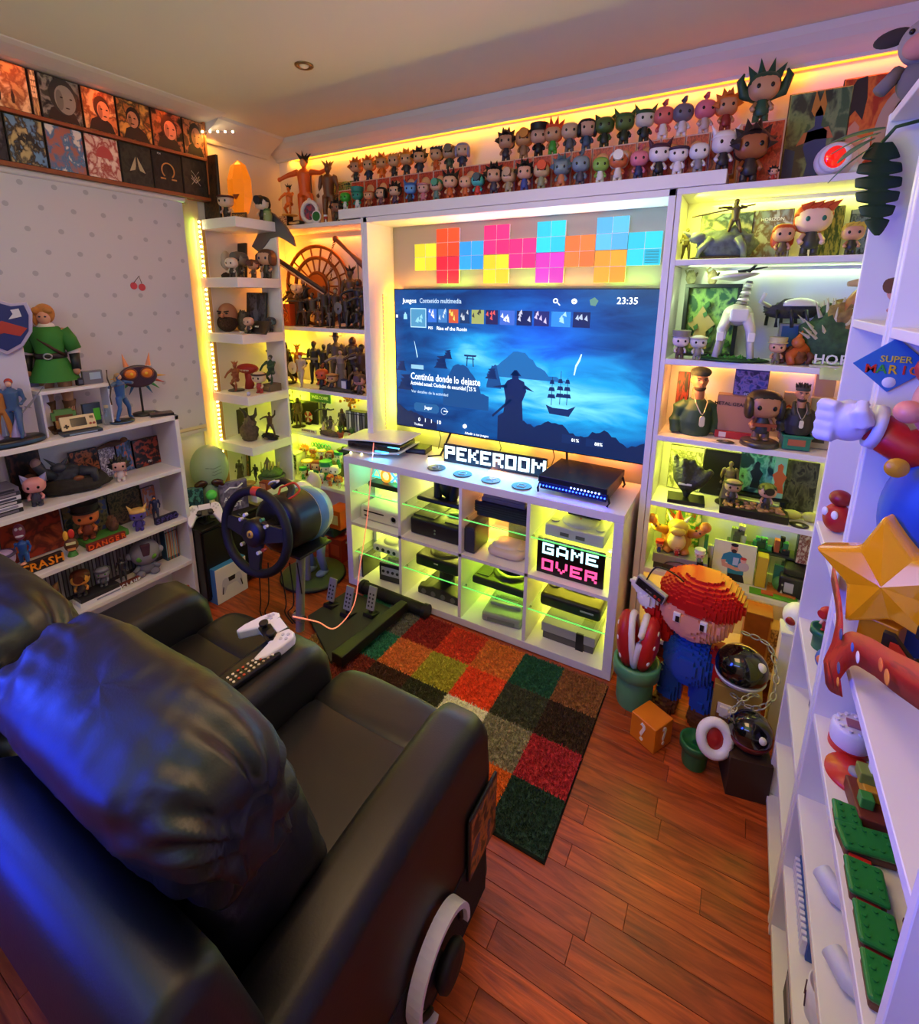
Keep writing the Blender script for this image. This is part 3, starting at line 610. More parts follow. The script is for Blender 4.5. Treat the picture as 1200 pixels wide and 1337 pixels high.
rbox('case',t,-.145,.145,-.13,.13,0,.082,GW,.012); rbox('disc_slot',t,-.12,.02,-.1315,-.128,.05,.058,GK,.001); rbox('memory_port',t,-.115,-.085,-.1315,-.128,.022,.032,GK,.001)
obj('power_ring',MB().lathe([(.014,0),(.016,.002),(.02,.002),(.021,0)],20,T(.085,-.13,.042,rx=pi/2)),P('#b0b0b0',.3),t)
rbox('end_cap',t,.132,.147,-.13,-.02,.005,.078,P('#8a8a88',.4),.004)
rbox('vent_strip',t,.118,.124,-.1315,-.128,.02,.07,GK,.001)
t = con('small white rounded console with round lid and four ports on glass shelf',0,.16,.211,dx=.02)
rbox('case',t,-.095,.095,-.09,.095,0,.045,GW,.012); obj('lid',MB().lathe([(.0,.054),(.05,.054),(.062,.05),(.066,.044)],28),P('#c8c6c0',.4),t)
for k in range(4): obj('controller_port',MB().cyl((-.057+k*.038,-.0915,.022),(-.057+k*.038,-.088,.022),.011,n=12),GK,t)
t = con('small cube console with silver front and black face, bottom left compartment',0,.15,.0425,dx=.04,rz=.1)
rbox('case',t,-.078,.078,-.07,.08,0,.115,P('#b8b890',.4),.008); rbox('front_panel',t,-.074,.074,-.078,-.068,.004,.11,P('#1c1c20',.35),.004); rbox('port_plate',t,-.06,.06,-.081,-.076,.04,.092,P('#a8a8b0',.4),.004)
for k in range(4): obj('controller_port',MB().cyl((-.045+k*.03,-.0835,.066),(-.045+k*.03,-.08,.066),.009,n=12),GK,t)
obj('lid',MB().lathe([(0,.122),(.045,.121),(.052,.115)],24),P('#8a8a60',.4),t); rbox('handle',t,-.03,.03,.08,.095,.06,.085,GK,.003)
t = thing('game_case','white and black boxes standing at the left of the bottom left compartment','box',(.062,.12,.0425)); rbox('case',t,-.012,.0,-.08,.08,0,.13,GW,.001); rbox('dark_case',t,.001,.012,-.08,.08,0,.13,GK,.001)
# column 2
t = thing('statue','black winged armoured figurine on a wide dark base, second compartment top','figurine',(.56,.16,.571))
rbox('base',t,-.15,.15,-.07,.09,0,.025,GK,.012); b = MB().sph((0,0,.085),(.05,.04,.06)).cyl((-.045,-.02,.02),(-.05,0,.12),.022,.03).cyl((.045,-.02,.02),(.055,0,.12),.022,.03)
obj('body',b,P('#101114',.4),t); obj('shoulder_plates',MB().sph((-.06,0,.125),(.03,.03,.025)).sph((.06,0,.125),(.03,.03,.025)).sph((0,0,.14),(.02,.02,.02)),P('#1c1e22',.3),t)
t = con('chunky black console with green round badge on its lid',1,.19,.395)
rbox('case',t,-.152,.152,-.13,.13,0,.09,P('#121314',.4),.01); rbox('lid_ridge',t,-.152,-.02,-.1,.1,.086,.096,P('#1a1c1a',.4),.004); rbox('lid_ridge',t,.04,.152,-.1,.1,.086,.096,P('#1a1c1a',.4),.004)
obj('badge',MB().lathe([(0,.105),(.03,.104),(.04,.098),(.042,.09)],24,T(.05,.0,0)),P('#4a8a2a',.3),t)
for k in range(2): obj('button',MB().cyl((.0,-.132,.03+k*.018),(.0,-.128,.03+k*.018),.005,n=10),P('#7a9a7a',.3),t)
t = con('wide dark console with large round disc lid, second compartment bottom row',1,.18,.211)
rbox('case',t,-.13,.13,-.11,.11,0,.065,P('#1c1a16',.4),.012); obj('lid',MB().lathe([(0,.074),(.07,.073),(.088,.069),(.09,.063)],32),P('#25231c',.35),t); rbox('badge',t,-.012,.012,-.112,-.109,.035,.042,GY,.001)
t = con('dark curved cartridge console with four front ports and a plugged cartridge',1,.16,.0425,dx=.01)
pr_ = [(-.13,0),(-.13,.03),(-.12,.045),(-.08,.05),(-.04,.062),(.04,.062),(.08,.05),(.12,.045),(.13,.03),(.13,0)]
obj('case',MB().prism(pr_,-.085,.1),P('#232220',.4),t,bevel=.006); rbox('cartridge',t,-.045,.045,.0,.02,.055,.115,P('#3a3a38',.5),.004)
for k in range(4): obj('controller_port',MB().cyl((-.09+k*.06,-.089,.024),(-.09+k*.06,-.084,.024),.014,n=14),P('#5a5a58',.4),t)
for s in (-1,1): obj('foot',MB().lathe([(.03,0),(.034,.02),(.02,.045)],16,T(s*.11,-.05,0)),P('#1c1b1a',.4),t)
# column 3
t = con('stack-topping grey slim console on a fat black one, third compartment',2,.18,.648)
rbox('case',t,-.11,.115,-.08,.08,0,.022,P('#6a6870',.4),.004); rbox('lid',t,-.1,.115,-.078,.07,.022,.036,P('#7c7a80',.35),.004)
t = con('fat black ribbed console on the glass shelf, third compartment',2,.19,.571)
rbox('case',t,-.14,.14,-.1,.1,.02,.076,P('#15151b',.4),.003); rbox('plinth',t,-.13,.13,-.095,.1,0,.022,P('#1c1c26',.4),.002)
for k in range(3): rbox('rib',t,-.14,.14,-.1025,-.099,.03+k*.012,.034+k*.012,P('#2a2a36',.4),.0005)
t = con('small pale console with oval lid, third compartment',2,.14,.395,dx=.03)
b = MB().sph((0,0,.02),(.095,.085,.022),28,8,pw=.5); obj('case',b,P('#d8c4b8',.4),t); obj('lid',MB().sph((-.012,0,.038),(.07,.06,.018),28,8,pw=.6),P('#e4d2c6',.35),t); obj('button',MB().cyl((.07,-.03,.035),(.07,-.03,.048),.014,n=16),P('#d0bcb0',.4),t)
t = con('dark box standing upright at the left of the third compartment',2,.11,.395,dx=-.135); rbox('case',t,-.028,.028,-.08,.08,0,.135,P('#20222c',.45),.008); rbox('front_strip',t,-.0275,.0275,-.0815,-.078,.01,.125,P('#343846',.4),.002)
t = con('grey wide flat console standing at the back of the third compartment',2,.30,.395,dx=.05); rbox('case',t,-.09,.09,-.02,.02,0,.14,P('#6a6660',.5),.004); rbox('label_plate',t,-.05,.05,-.0215,-.0195,.05,.09,P('#8a8680',.5),.001)
t = con('black sweeping console with cartridge slot and round bowl, third compartment bottom row',2,.18,.211)
rbox('case',t,-.14,.14,-.11,.11,0,.04,P('#161816',.35),.01); obj('bowl',MB().lathe([(.03,.042),(.07,.052),(.09,.048),(.095,.038)],30,T(.02,.02,0)),P('#1e211e',.3),t); rbox('cartridge_slot',t,-.045,.07,.01,.03,.038,.062,P('#0c0d0c',.4),.002)
rbox('switch_panel',t,-.125,-.06,-.08,-.02,.038,.044,P('#2c302c',.4),.001); rbox('badge',t,-.02,.05,-.06,-.045,.038,.046,P('#6a7060',.4),.001)
t = con('grey cartridge console with raised centre, third compartment floor',2,.16,.0425,dx=.02,rz=.12)
rbox('case',t,-.1,.1,-.11,.11,0,.05,P('#8a908a',.5),.012); rbox('raised_deck',t,-.08,.08,-.03,.1,.045,.062,P('#979d97',.5),.006); rbox('cartridge_flap',t,-.05,.05,.02,.045,.06,.066,P('#5a605c',.5),.002)
for s in (-1,1): rbox('switch',t,s*.06-.008,s*.06+.008,.0,.03,.06,.067,P('#4a504c',.5),.002)
rbox('front_panel',t,-.07,.07,-.1115,-.109,.01,.03,P('#6a706a',.5),.001)
# column 4
t = con('pale grey flat console with large round lid, on glass shelf top right compartment',3,.17,.571)
rbox('case',t,-.13,.13,-.105,.105,0,.055,P('#b4b2ac',.5),.006); obj('lid',MB().lathe([(0,.066),(.075,.065),(.082,.058),(.083,.054)],36),P('#bcbab2',.45),t)
for s in (-1,1): obj('button',MB().cyl((s*.1,-.05,.054),(s*.1,-.05,.06),.018,n=18),P('#a8a69e',.5),t)
for k in range(2): rbox('controller_slot',t,-.06+k*.07,-.02+k*.07,-.1065,-.103,.015,.032,P('#55544f',.5),.001)
obj('badge',MB().cyl((0,0,.066),(0,0,.067),.006,n=10),P('#c8502c',.4),t)
t = con('small black box with white bits lying on the round-lid console',3,.22,.64,dx=.01); rbox('case',t,-.075,.075,-.035,.04,0,.028,P('#121214',.4),.003)
b = MB()
for k in range(5): b.cb((-.035+k*.02,-.01,.029),(.012,.03,.004))
obj('white_print',b,P('#e0e0d8',.5),t)
# GAME OVER sign
t = thing('pixel_sign','black pixel-letter light panel reading GAME OVER','sign',(1.25,.045,.395),0)
rbox('panel',t,-.15,.15,0,.014,0,.165,P('#050507',.3),.002,seg=1)
px = .0105
for line,zz,c_,lb in (('GAME',.098,'#c0f4ff','pale blue glowing pixel letter'),('OVER',.020,'#ff4a8a','pink glowing pixel letter')):
    x = -.125
    for ch in line:
        rows = {'E': ['#####','#....','####.','#....','#####'],'R': ['#####','#...#','#####','#..#.','#...#'],'O': ['#####','#...#','#...#','#...#','#####']}.get(ch,PXF[ch])
        sv = PXF.get(ch); PXF[ch] = rows; b,w_ = pixel_letter(ch,px,-.003,.0005,.0002); PXF[ch] = sv
        o = obj('pixel_letter',b,E(c_,1.8),t,loc=(x,0,zz),label=lb); x += w_+.0125
t = con('thick black console with raised cartridge slot, bottom right compartment',3,.17,.211)
rbox('case',t,-.14,.14,-.1,.1,0,.062,P('#171612',.4),.016); rbox('cartridge_slot',t,-.06,.09,.0,.055,.06,.068,P('#070707',.5),.003); rbox('cartridge',t,-.05,.08,.02,.045,.06,.08,P('#8a7020',.4),.003)
obj('dial',MB().lathe([(.012,.06),(.02,.068),(.026,.066),(.028,.06)],22,T(-.1,.0,0)),P('#3a382c',.4),t); rbox('badge',t,.05,.11,-.1015,-.099,.03,.038,P('#a8a8a0',.4),.001)
t = con('boxy light and dark grey console with black stripe, bottom right compartment floor',3,.17,.0425)
rbox('upper_case',t,-.125,.125,-.1,.1,.04,.085,P('#a29f98',.5),.002); rbox('lower_case',t,-.118,.118,-.093,.095,0,.041,P('#55534f',.5),.002); rbox('stripe',t,.04,.075,-.1015,-.09,.0,.085,P('#0c0c0c',.4),.001); rbox('vent_grille',t,.045,.1,-.05,.04,.084,.087,P('#6a6a40',.5),.001)

# ---- on top of the cube unit
t = thing('game_console','large white curved console lying on black stand at the left of the top','console',(.13,.17,.771),.12)
def wing(x0,x1,z,th,amp,m,nm):
    n = 14; top = []; 
    for i in range(n+1):
        f = i/n; top.append((x0+(x1-x0)*f,z+amp*math.sin(f*pi)*.5+(.018*f*f)))
    poly = top+[(a,b_-th) for a,b_ in reversed(top)]
    return obj(nm,MB().prism(poly,-.115,.12),m,t,bevel=.003)
wing(-.19,.185,.078,.008,.02,P('#e6e4ea',.35),'upper_shell'); rbox('body',t,-.16,.16,-.1,.1,.028,.07,P('#101118',.2,coat=1.),.012); wing(-.18,.175,.026,.008,-.012,P('#d8d6dc',.35),'lower_shell')
rbox('light_edge',t,.02,.165,-.103,-.097,.03,.034,E('#40c0ff',4),.001); rbox('light_edge',t,.1,.17,-.106,-.1,.062,.066,E('#58c8ff',3),.001); rbox('stand',t,-.06,.06,-.05,.08,0,.022,GK,.004)
b = MB(); 
for k in range(2): b.sph((-.13+k*.07,-.11,.006),.006,8,5)
obj('lamp_dots',b,E('#fff0b0',6),t)
area('console_glow',(.2,.06,.8),(.3,-.8,-.3),.1,.02,'#38b0ff',.25*LP)
t = thing('game_case','dark box lying behind the white console','box',(.31,.27,.771),.2); rbox('case',t,-.06,.06,-.05,.05,0,.03,P('#14161c',.4),.003); rbox('label_strip',t,-.05,.05,-.0515,-.049,.01,.02,P('#3a4a5a',.4),.0005)
# PEKEROOM
t = thing('pixel_sign','long glowing pixel-letter sign standing on top of the cube shelf','sign',(.512,.20,.771),.055)
px = .0128; x = .010; tot = 0
for ch in 'PEKEROOM': tot += len(PXF[ch][0])*px+.0095
sc_ = .548/tot
rbox('backing',t,0,.55,.0,.018,0,.094,P('#060c24',.3),.002,seg=1)
for ch in 'PEKEROOM':
    b,w_ = pixel_letter(ch,px*sc_,-.004,.001,.0003); obj('pixel_letter',b,E('#d8f4ff',2.4),t,loc=(x,0,.017)); x += w_+.0095*sc_
area('sign_glow',(.78,.17,.83),(0,-.8,-.6),.5,.06,'#48b8ff',1.6*LP)
for k,(u,v,lb) in enumerate(((570,611,'triangle'),(604,619,'circle'),(641,627,'cross'),(681,635,'square'))):
    p = at(u,v,z=.772); t = thing('coaster','round dark coaster with a light %s outline on the cube shelf' % lb,'coaster',(p.x,p.y,.771),group='four symbol coasters')
    obj('disc',MB().lathe([(.044,0),(.046,.002),(.044,.0045)],32),P('#3a4048',.5),t)
    pts,cl = sym_pts(k,.022); b = MB()
    if pts: b.tube([(a,z,.0052) for a,z in pts],.0022,5,closed=True)
    else: b.cyl((-.016,-.016,.0052),(.016,.016,.0052),.0022,n=5).cyl((.016,-.016,.0052),(-.016,.016,.0052),.0022,n=5)
    obj('printed_symbol',b,P('#c8ccd4',.4),t)
t = thing('game_console','flat black console with rows of blue lights at the right of the top','console',(1.245,.175,.771),-.04)
rbox('top_shell',t,-.15,.15,-.14,.14,.055,.085,P('#17181c',.38),.004); rbox('lower_shell',t,-.145,.145,-.125,.135,.02,.052,P('#0e0f14',.4),.003)
for i in range(4): obj('foot',MB().tube([((-.145,.145)[i % 2],(-.12,.12)[i//2],.06),((-.155,.158)[i % 2],(-.125,.125)[i//2],.02),((-.15,.15)[i % 2],(-.13,.13)[i//2],.004)],.005,6),GK,t)
me = MB().sph((0,0,0),.0036,8,4).mesh('blue_light')
for i in range(20): obj('blue_light',me,E('#2040ff',16),t,loc=(-.142+i*.0148,-.131,.038+.0*i))
for i in range(9): obj('blue_light',me,E('#88a0ff',12),t,loc=(.0+i*.0148,-.142,.058))
area('blue_console_glow',(1.245,.03,.79),(0,-.6,-.8),.28,.02,'#2030ff',.5*LP)
# pink-lit cable hanging from the white console to the pedals, over the armrest
pts = [(488,578,.08),(484,625,-.02),(479,680,-.05),(470,740,-.1),(462,790,-.18)]
L = [at(u,v,y=y) for u,v,y in pts]+[at(438,820,z=.12),at(415,812,y=-.55),at(383,805,y=-.85)]
def smooth(L,k=5):
    out = []
    for i in range(len(L)-1):
        p0 = L[max(i-1,0)]; p1 = L[i]; p2 = L[i+1]; p3 = L[min(i+2,len(L)-1)]
        for j in range(k):
            f = j/k; out.append(.5*((2*p1)+(-p0+p2)*f+(2*p0-5*p1+4*p2-p3)*f*f+(-p0+3*p1-3*p2+p3)*f**3))
    return out+[L[-1]]
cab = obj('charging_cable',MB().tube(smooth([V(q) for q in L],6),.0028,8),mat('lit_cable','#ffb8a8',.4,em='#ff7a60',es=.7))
tag(cab,'pale pink cable from the white console down past the pedals to the gamepad','cable')
# ------------------------------------------------------------------ rug
t = thing('patchwork_rug','shaggy patchwork rug of coloured squares on the parquet','rug',(0,0,0))
XE = [1.468-.186*i for i in range(8)]; YE = [-.036,-.236,-.42,-.612,-.81]
RC = [['#8a5a30','#1f5a3c','#c8762c','#c4401c','#8e2014','#6a6a58','#1d6a4a'],
      ['#3a2614','#40442e','#d8501c','#a8a030','#c87838','#2c7a58','#5a3a20'],
      ['#a82838','#8a8670','#dcd8c4','#3a3c22','#4a2c18','#7a2a18','#8a6a30'],
      ['#1a3c32','#c8681c','#6a3a20','#2a5a40','#a83020','#8a8060','#3a3020']]
rr = random.Random(5)
pile = MB(); PWx,PWy = .186,.192
for k in range(3200):
    x = rr.uniform(-.091,.091); y = rr.uniform(-.094,.094); h = rr.uniform(.014,.024); a = rr.uniform(0,2*pi); w = .0021
    dx,dy = rr.uniform(-.009,.009),rr.uniform(-.009,.009)
    pile.add([(x-w*cos(a),y-w*sin(a),.008),(x+w*cos(a),y+w*sin(a),.008),(x+dx+w*.7*cos(a),y+dy+w*.7*sin(a),h),(x+dx-w*.7*cos(a),y+dy-w*.7*sin(a),h)],[(0,1,2,3)])
pm = pile.mesh('pile')
bse = MB().box(-.0925,.0925,-.0955,.0955,.001,.013).mesh('rug_square')
for j in range(4):
    for i in range(7):
        m_ = mat('wool_%d_%d' % (j,i),tuple(min(1,q_*1.4+.01) for q_ in C(RC[j][i])[:3]),.95,var=.35,bscale=90)
        cx,cy = (XE[i]+XE[i+1])/2,(YE[j]+YE[j+1])/2
        s = obj('rug_square',bse,m_,t,loc=(cx,cy,0)); q = obj('pile',pm,m_,s); q['kind'] = 'stuff'
        sx,sy = PWx/.186*.98,(YE[j]-YE[j+1])/.192; s.scale = (1,sy,1)
obj('rug_backing',MB().box(XE[7]-.004,XE[0]+.004,YE[4]-.004,YE[0]+.004,.0005,.004),P('#14120f',.9),t)

# ------------------------------------------------------------------ sofa
LE = mat('black_leather','#0d0c0f',.46,bump=.05,bscale=260)
t = thing('recliner_sofa','black leather two-seat recliner sofa with three padded arms','sofa',(0,0,0))
def arm(x0,x1,yf=-.95,top=.62,lb=None):
    o_ = [(yf+.02,.04),(yf-.0,.2),(yf+.012,.42),(yf-.005,.55),(yf-.04,.605),(yf-.1,top+.004),(yf-.35,top),(-1.7,top-.03),(-1.68,.4),(-1.57,.04)]
    return obj('armrest',MB().prism(o_,x0,x1,'x'),LE,t,bevel=.042,seg=6)
a1 = arm(1.225,1.36); a2 = arm(.665,.835,-.965,.625); a3 = arm(.09,.275,-.98,.62)
for a_ in (a1,a2,a3):
    for p_ in a_.data.polygons: p_.use_smooth = True
def puff(name,c,r,rot,seed,wr=.006,pw=.55,n=56,m=36,crease=None):
    b = MB().sph((0,0,0),r,n,m,pw=pw)
    out = []
    for v in b.v:
        v = V(v); d = V((v.x/r[0],v.y/r[1],v.z/r[2])); e_ = min(1,abs(d.x))
        w = wr*(.35+1.6*e_**3)*mnoise.noise(V((v.x*7+seed,math.atan2(v.z,v.y)*(1.8+2.2*e_),seed)))
        w += wr*1.1*e_**3*math.sin(math.atan2(v.z,v.y)*17+v.x*10+2.5*mnoise.noise(v*8))*(.6+.5*mnoise.noise(v*10))+wr*.35*mnoise.noise(V((v.x*34,v.y*9,v.z*9+seed)))*max(0,v.z/r[2])
        n_ = d.normalized(); out.append(v+n_*w)
    b.v = [tuple(q) for q in out]
    o = obj(name,b,LE,t,loc=c); o.rotation_euler = rot; return o
SEATS = ((.27,.67,.47),(.83,1.23,1.03))
for i,(x0,x1,cx) in enumerate(SEATS):
    w = (x1-x0)/2+.004
    puff('seat_cushion',(cx,-1.28,.41),(w,.25,.075),(.05,0,0),3+i,.002,.3)
    puff('foot_cushion',(cx,-1.0,.425),(w,.095,.075),(.0,0,0),5+i,.0018,.45)
    rbox('front_panel',t,x0+.004,x1-.004,-1.02,-.945,.06,.40,LE,.025,seg=4)
    puff('lumbar_cushion',(cx,-1.5,.62),(w,.12,.19),(.25,0,0),7+i,.008,.5)
# head pillows reach over the arms
hp1 = puff('head_pillow',(1.005,-1.585,.905),(.298,.112,.132),(.3,0,0),11,.012,.6,120,70)
hp2 = puff('head_pillow',(.39,-1.585,.88),(.285,.112,.132),(.3,0,0),13,.012,.6,80,48)
for x0,x1 in ((.12,.72),(.74,1.33)):
    o_ = [(-1.50,.1),(-1.60,.55),(-1.66,.80),(-1.70,.835),(-1.76,.82),(-1.79,.73),(-1.68,.34),(-1.585,.1)]
    q = obj('back_shell',MB().prism(o_,x0,x1,'x'),LE,t,bevel=.03,seg=5)
    for p_ in q.data.polygons: p_.use_smooth = True
rbox('base',t,.12,1.33,-1.57,-.98,.03,.32,P('#0d0d0f',.6),.02)
# side pocket, picture panel, headphones hung on the outside of the right arm
m_ = P('#0a0a0c',.5)
rbox('side_pocket',t,1.352,1.363,-1.5,-.98,.05,.26,mat('pocket_cloth','#141416',.8,bump=.2,bscale=200),.004)
pk = thing('tablet','thin tablet with colourful screen tucked in the side pocket of the right arm','tablet',(1.366,-1.02,.22),0)
rbox('case',pk,-.003,.006,-.075,.075,0,.19,GK,.004); rbox('screen',pk,.006,.0068,-.068,.068,.01,.18,art('#22305a','#b06a30','#101018',21,5),.0005,seg=1)
hp = thing('headphones','white-banded headphones with black pads hanging on the outer sofa arm','headphones',(1.385,-1.25,.215),0)
def arc(r,a0,a1,n=30): return [V((0,r*cos(radians(a0+(a1-a0)*i/n)),r*1.05*sin(radians(a0+(a1-a0)*i/n)))) for i in range(n+1)]
bnd = MB(); ps = arc(.1,-5,250)
for i in range(len(ps)-1):
    a,b_ = ps[i],ps[i+1]; n0 = a.normalized()*.006; n1_ = b_.normalized()*.006
    bnd.add([(-.016,*(a-n0).yz),(.016,*(a-n0).yz),(.016,*(a+n0).yz),(-.016,*(a+n0).yz),(-.016,*(b_-n1_).yz),(.016,*(b_-n1_).yz),(.016,*(b_+n1_).yz),(-.016,*(b_+n1_).yz)],
            [(0,1,5,4),(1,2,6,5),(2,3,7,6),(3,0,4,7)]+([(0,3,2,1)] if i == 0 else [])+([(4,5,6,7)] if i == len(ps)-2 else []))
obj('head_band',bnd,P('#e6e2ee',.35),hp)
obj('inner_band',MB().tube(arc(.088,0,245),.007,6),P('#101014',.6),hp)
for s in (-1,1): obj('ear_pad',MB().lathe([(.02,-.012),(.045,-.012),(.05,0),(.045,.012),(.02,.012)],26,T(s*.014,.02 if s > 0 else -.02,-.03,ry=pi/2)),P('#0e0e11',.6),hp)

def gamepad(name,label,loc,rot,body='#e8e6ee',mid='#101014',s=1.,group=None):
    t = thing(name,label,'gamepad',loc,0,group,s=s); t.rotation_euler = rot
    half = [(0,.038),(.03,.04),(.055,.045),(.072,.036),(.082,.0),(.085,-.045),(.078,-.072),(.066,-.072),(.052,-.045),(.04,-.022),(.02,-.018),(0,-.018)]
    poly = half+[(-a,b_) for a,b_ in reversed(half[1:-1])]
    o = obj('shell',MB().prism(poly,.0,.03,'z'),P(body,.35),t,bevel=.009,seg=3)
    obj('centre_panel',MB().prism([(-.034,.041),(.034,.041),(.026,.008),(.045,-.01),(.035,-.024),(-.035,-.024),(-.045,-.01),(-.026,.008)],.027,.0315,'z'),P(mid,.35),t,bevel=.002)
    rbox('touchpad',t,-.028,.028,.008,.038,.03,.0335,P(body,.4),.002)
    for q in (-1,1): obj('thumb_stick',MB().lathe([(.008,.03),(.007,.04),(.0125,.041),(.0125,.046),(.008,.045)],18,T(q*.026,-.008,0)),P('#0c0c0e',.5),t)
    for k in range(4): obj('button',MB().cyl((.055+.011*cos(k*pi/2),.018+.011*sin(k*pi/2),.029),(.055+.011*cos(k*pi/2),.018+.011*sin(k*pi/2),.0325),.0045,n=10),P('#c8c6d0',.4),t)
    obj('direction_pad',MB().cb((-.055,.018,.031),(.026,.008,.004)).cb((-.055,.018,.031),(.008,.026,.004)),P('#c8c6d0',.4),t)
    return t
pA = at(356,826,z=.648)
gamepad('gamepad','white and black gamepad lying on the front of the centre armrest',(pA.x,pA.y,.628),(.15,0,-.35),s=1.05)
pR = at(305,872,z=.645)
t = thing('remote_control','long black remote control with light buttons on the centre armrest','remote',(.757,-1.215,.628),radians(-3))
rbox('body',t,-.024,.024,-.1,.1,0,.018,P('#0b0b0d',.35),.007)
me = MB().cyl((0,0,.016),(0,0,.0205),.0036,n=8).mesh('button')
for i in range(3):
    for j in range(12):
        c_ = ('#d8c8b0','#b09a80','#e8e0d0','#c04a3a')[(i*7+j*5) % 9 % 4]
        obj('button',me,P(c_,.4),t,loc=(-.013+i*.013,-.085+j*.0148,0))

# ------------------------------------------------------------------ racing wheel and stand
BKM = P('#101012',.42); RUB = P('#0a0a0b',.7)
w0 = at(334,695,y=-.66); t = thing('racing_wheel','black racing wheel with round yellow badge on a floor stand','steering wheel',w0)
ax = V((-.08,1,-.12)).normalized(); RM = ax.to_track_quat('Z','Y').to_matrix().to_4x4(); R0 = .178
def wp(a,r,h=0): return (r*cos(a),r*sin(a),h)
rimp = [wp(2*pi*i/48,R0*(1 if sin(2*pi*i/48) > -2 else .9)) for i in range(48)]
obj('rim',MB().tube(rimp,.0195,12,M=RM,closed=True),RUB,t)
upv = RM.inverted() @ V((0,0,1)); au = math.atan2(upv.y,upv.x)
for d in (.0,2*pi/3*.92,-2*pi/3*.92):
    a = au+d if d else au
    pass
for s,aa in (('spoke',au+pi/2-.12),('spoke',au-pi/2+.12),('spoke',au+pi)):
    e1 = V(wp(aa,R0)); pr2 = V((-sin(aa),cos(aa),0)); b = MB()
    vs = [V((0,0,0))+pr2*.05,V((0,0,0))-pr2*.05,e1-pr2*.026,e1+pr2*.026]
    b.add([v_+V((0,0,-.008)) for v_ in vs]+[v_+V((0,0,.006)) for v_ in vs],[(0,1,2,3),(7,6,5,4),(0,4,5,1),(1,5,6,2),(2,6,7,3),(3,7,4,0)],RM)
    obj('spoke',b,P('#1a1b1e',.4),t,bevel=.003)
obj('hub',MB().lathe([(0,-.03),(.05,-.03),(.06,-.02),(.062,.02)],32,RM),P('#121214',.45),t)
obj('badge',MB().lathe([(0,-.0345),(.016,-.034),(.017,-.03)],26,RM),P('#d8a83a',.3),t)
# small dark prancing emblem on the badge
em = [(-.004,-.011),(-.001,-.011),(.0,-.003),(.004,-.005),(.008,-.009),(.009,-.007),(.006,0),(.004,.005),(.006,.009),(.003,.011),(-.0,.009),(-.001,.005),(-.006,.006),(-.007,.003),(-.003,.001),(-.005,-.004)]
RT = RM @ Matrix.Rotation(au-pi/2,4,'Z'); obj('emblem',MB().prism([(-a*.8,b_*.9) for a,b_ in em],-.0352,-.0344,'z',M=RT),P('#141414',.4),t)
obj('centre_mark',MB().tube([wp(au+(i-3)*.03,R0) for i in range(7)],.0205,12,M=RM),P('#c8401c',.5),t)
for i in range(7):
    a = (.6,1.0,2.2,2.6,3.9,4.3,5.5)[i]; c_ = ('#c8c8cc','#d8d8d8','#4a8a5a','#c8c8c8','#a83a2a','#c8c8c8','#d8d0a0')[i]
    obj('wheel_button',MB().cyl(wp(a,.085,-.022),wp(a,.085,-.006),.008,n=12,M=RM),P(c_,.35),t)
for s in (-1,1): obj('shift_paddle',MB().prism([(s*.05,.0),(s*.13,.03),(s*.13,.05),(s*.05,.03)],.02,.026,'z',M=RT),P('#6a6c70',.3,metal=.8),t)
obj('shaft',MB().cyl((0,0,0),tuple(ax*.12),.03,n=20),BKM,t)
mb_ = ax*.10
TM = Matrix.Translation(ax*.10) @ RM
obj('motor_base',MB().lathe([(0,0),(.1,0),(.125,.015),(.13,.04),(.13,.16)],40,TM),P('#111113',.4),t)
obj('motor_cover',MB().lathe([(.128,.16),(.13,.17),(.128,.22),(.112,.27),(.07,.30),(0,.31)],40,TM),P('#a8aeb4',.3),t)
obj('blue_band',MB().lathe([(.1305,.165),(.1325,.17),(.131,.215),(.1295,.22)],40,TM),P('#4a7ab0',.35),t)
stand = thing('wheel_stand','black folding wheel stand with post, pedals plate and roller','stand',(0,0,0))
mc = w0+ax*.26; pb = at(399,800,z=.0)
ptop = V((mc.x+.02,mc.y-.02,mc.z-.135)); pbot = V((.10,-.46,.03))
obj('post',MB().cyl(tuple(ptop),tuple(pbot),.021,n=16),P('#8c8e80',.35,metal=.3),stand)
obj('mount_plate',MB().cb((ptop.x,ptop.y,ptop.z),(.2,.2,.012)),BKM,stand,bevel=.003)
obj('clamp',MB().cyl((pbot.x-.03,pbot.y,.1),(pbot.x+.03,pbot.y,.1),.018,n=12),P('#a8a8a0',.3,metal=.8),stand)
A_,B_ = at(475,766,z=.05),at(556,798,z=.05)
obj('roller',MB().cyl((A_.x,A_.y,.05),(B_.x,B_.y,.05),.032,n=24),RUB,stand)
for q in (A_,B_): obj('roller_cap',MB().cyl((q.x-.012,q.y,.05),(q.x+.012,q.y,.05),.038,n=24),P('#1a1a1c',.4),stand)
C1,C2 = at(528,796,z=.05),at(440,868,z=.04)
dv = (C2-C1); pv = V((-dv.y,dv.x,0)).normalized()*.022; b = MB()
b.add([C1-pv,C1+pv,C2+pv*1.5,C2-pv*1.5]+[q+V((0,0,.05)) for q in (C1-pv,C1+pv,C2+pv*1.5,C2-pv*1.5)],[(3,2,1,0),(4,5,6,7),(0,1,5,4),(1,2,6,5),(2,3,7,6),(3,0,4,7)])
obj('stand_arm',b,P('#0e0e10',.4),stand,bevel=.004)
PP = [at(u,v,z=.02) for u,v in ((402,806),(455,772),(520,800),(432,866))]
obj('pedal_plate',MB().add([(q.x,q.y,.012) for q in PP]+[(q.x,q.y,.03) for q in PP],[(3,2,1,0),(4,5,6,7),(0,1,5,4),(1,2,6,5),(2,3,7,6),(3,0,4,7)]),P('#2a2b28',.55),stand,bevel=.003)
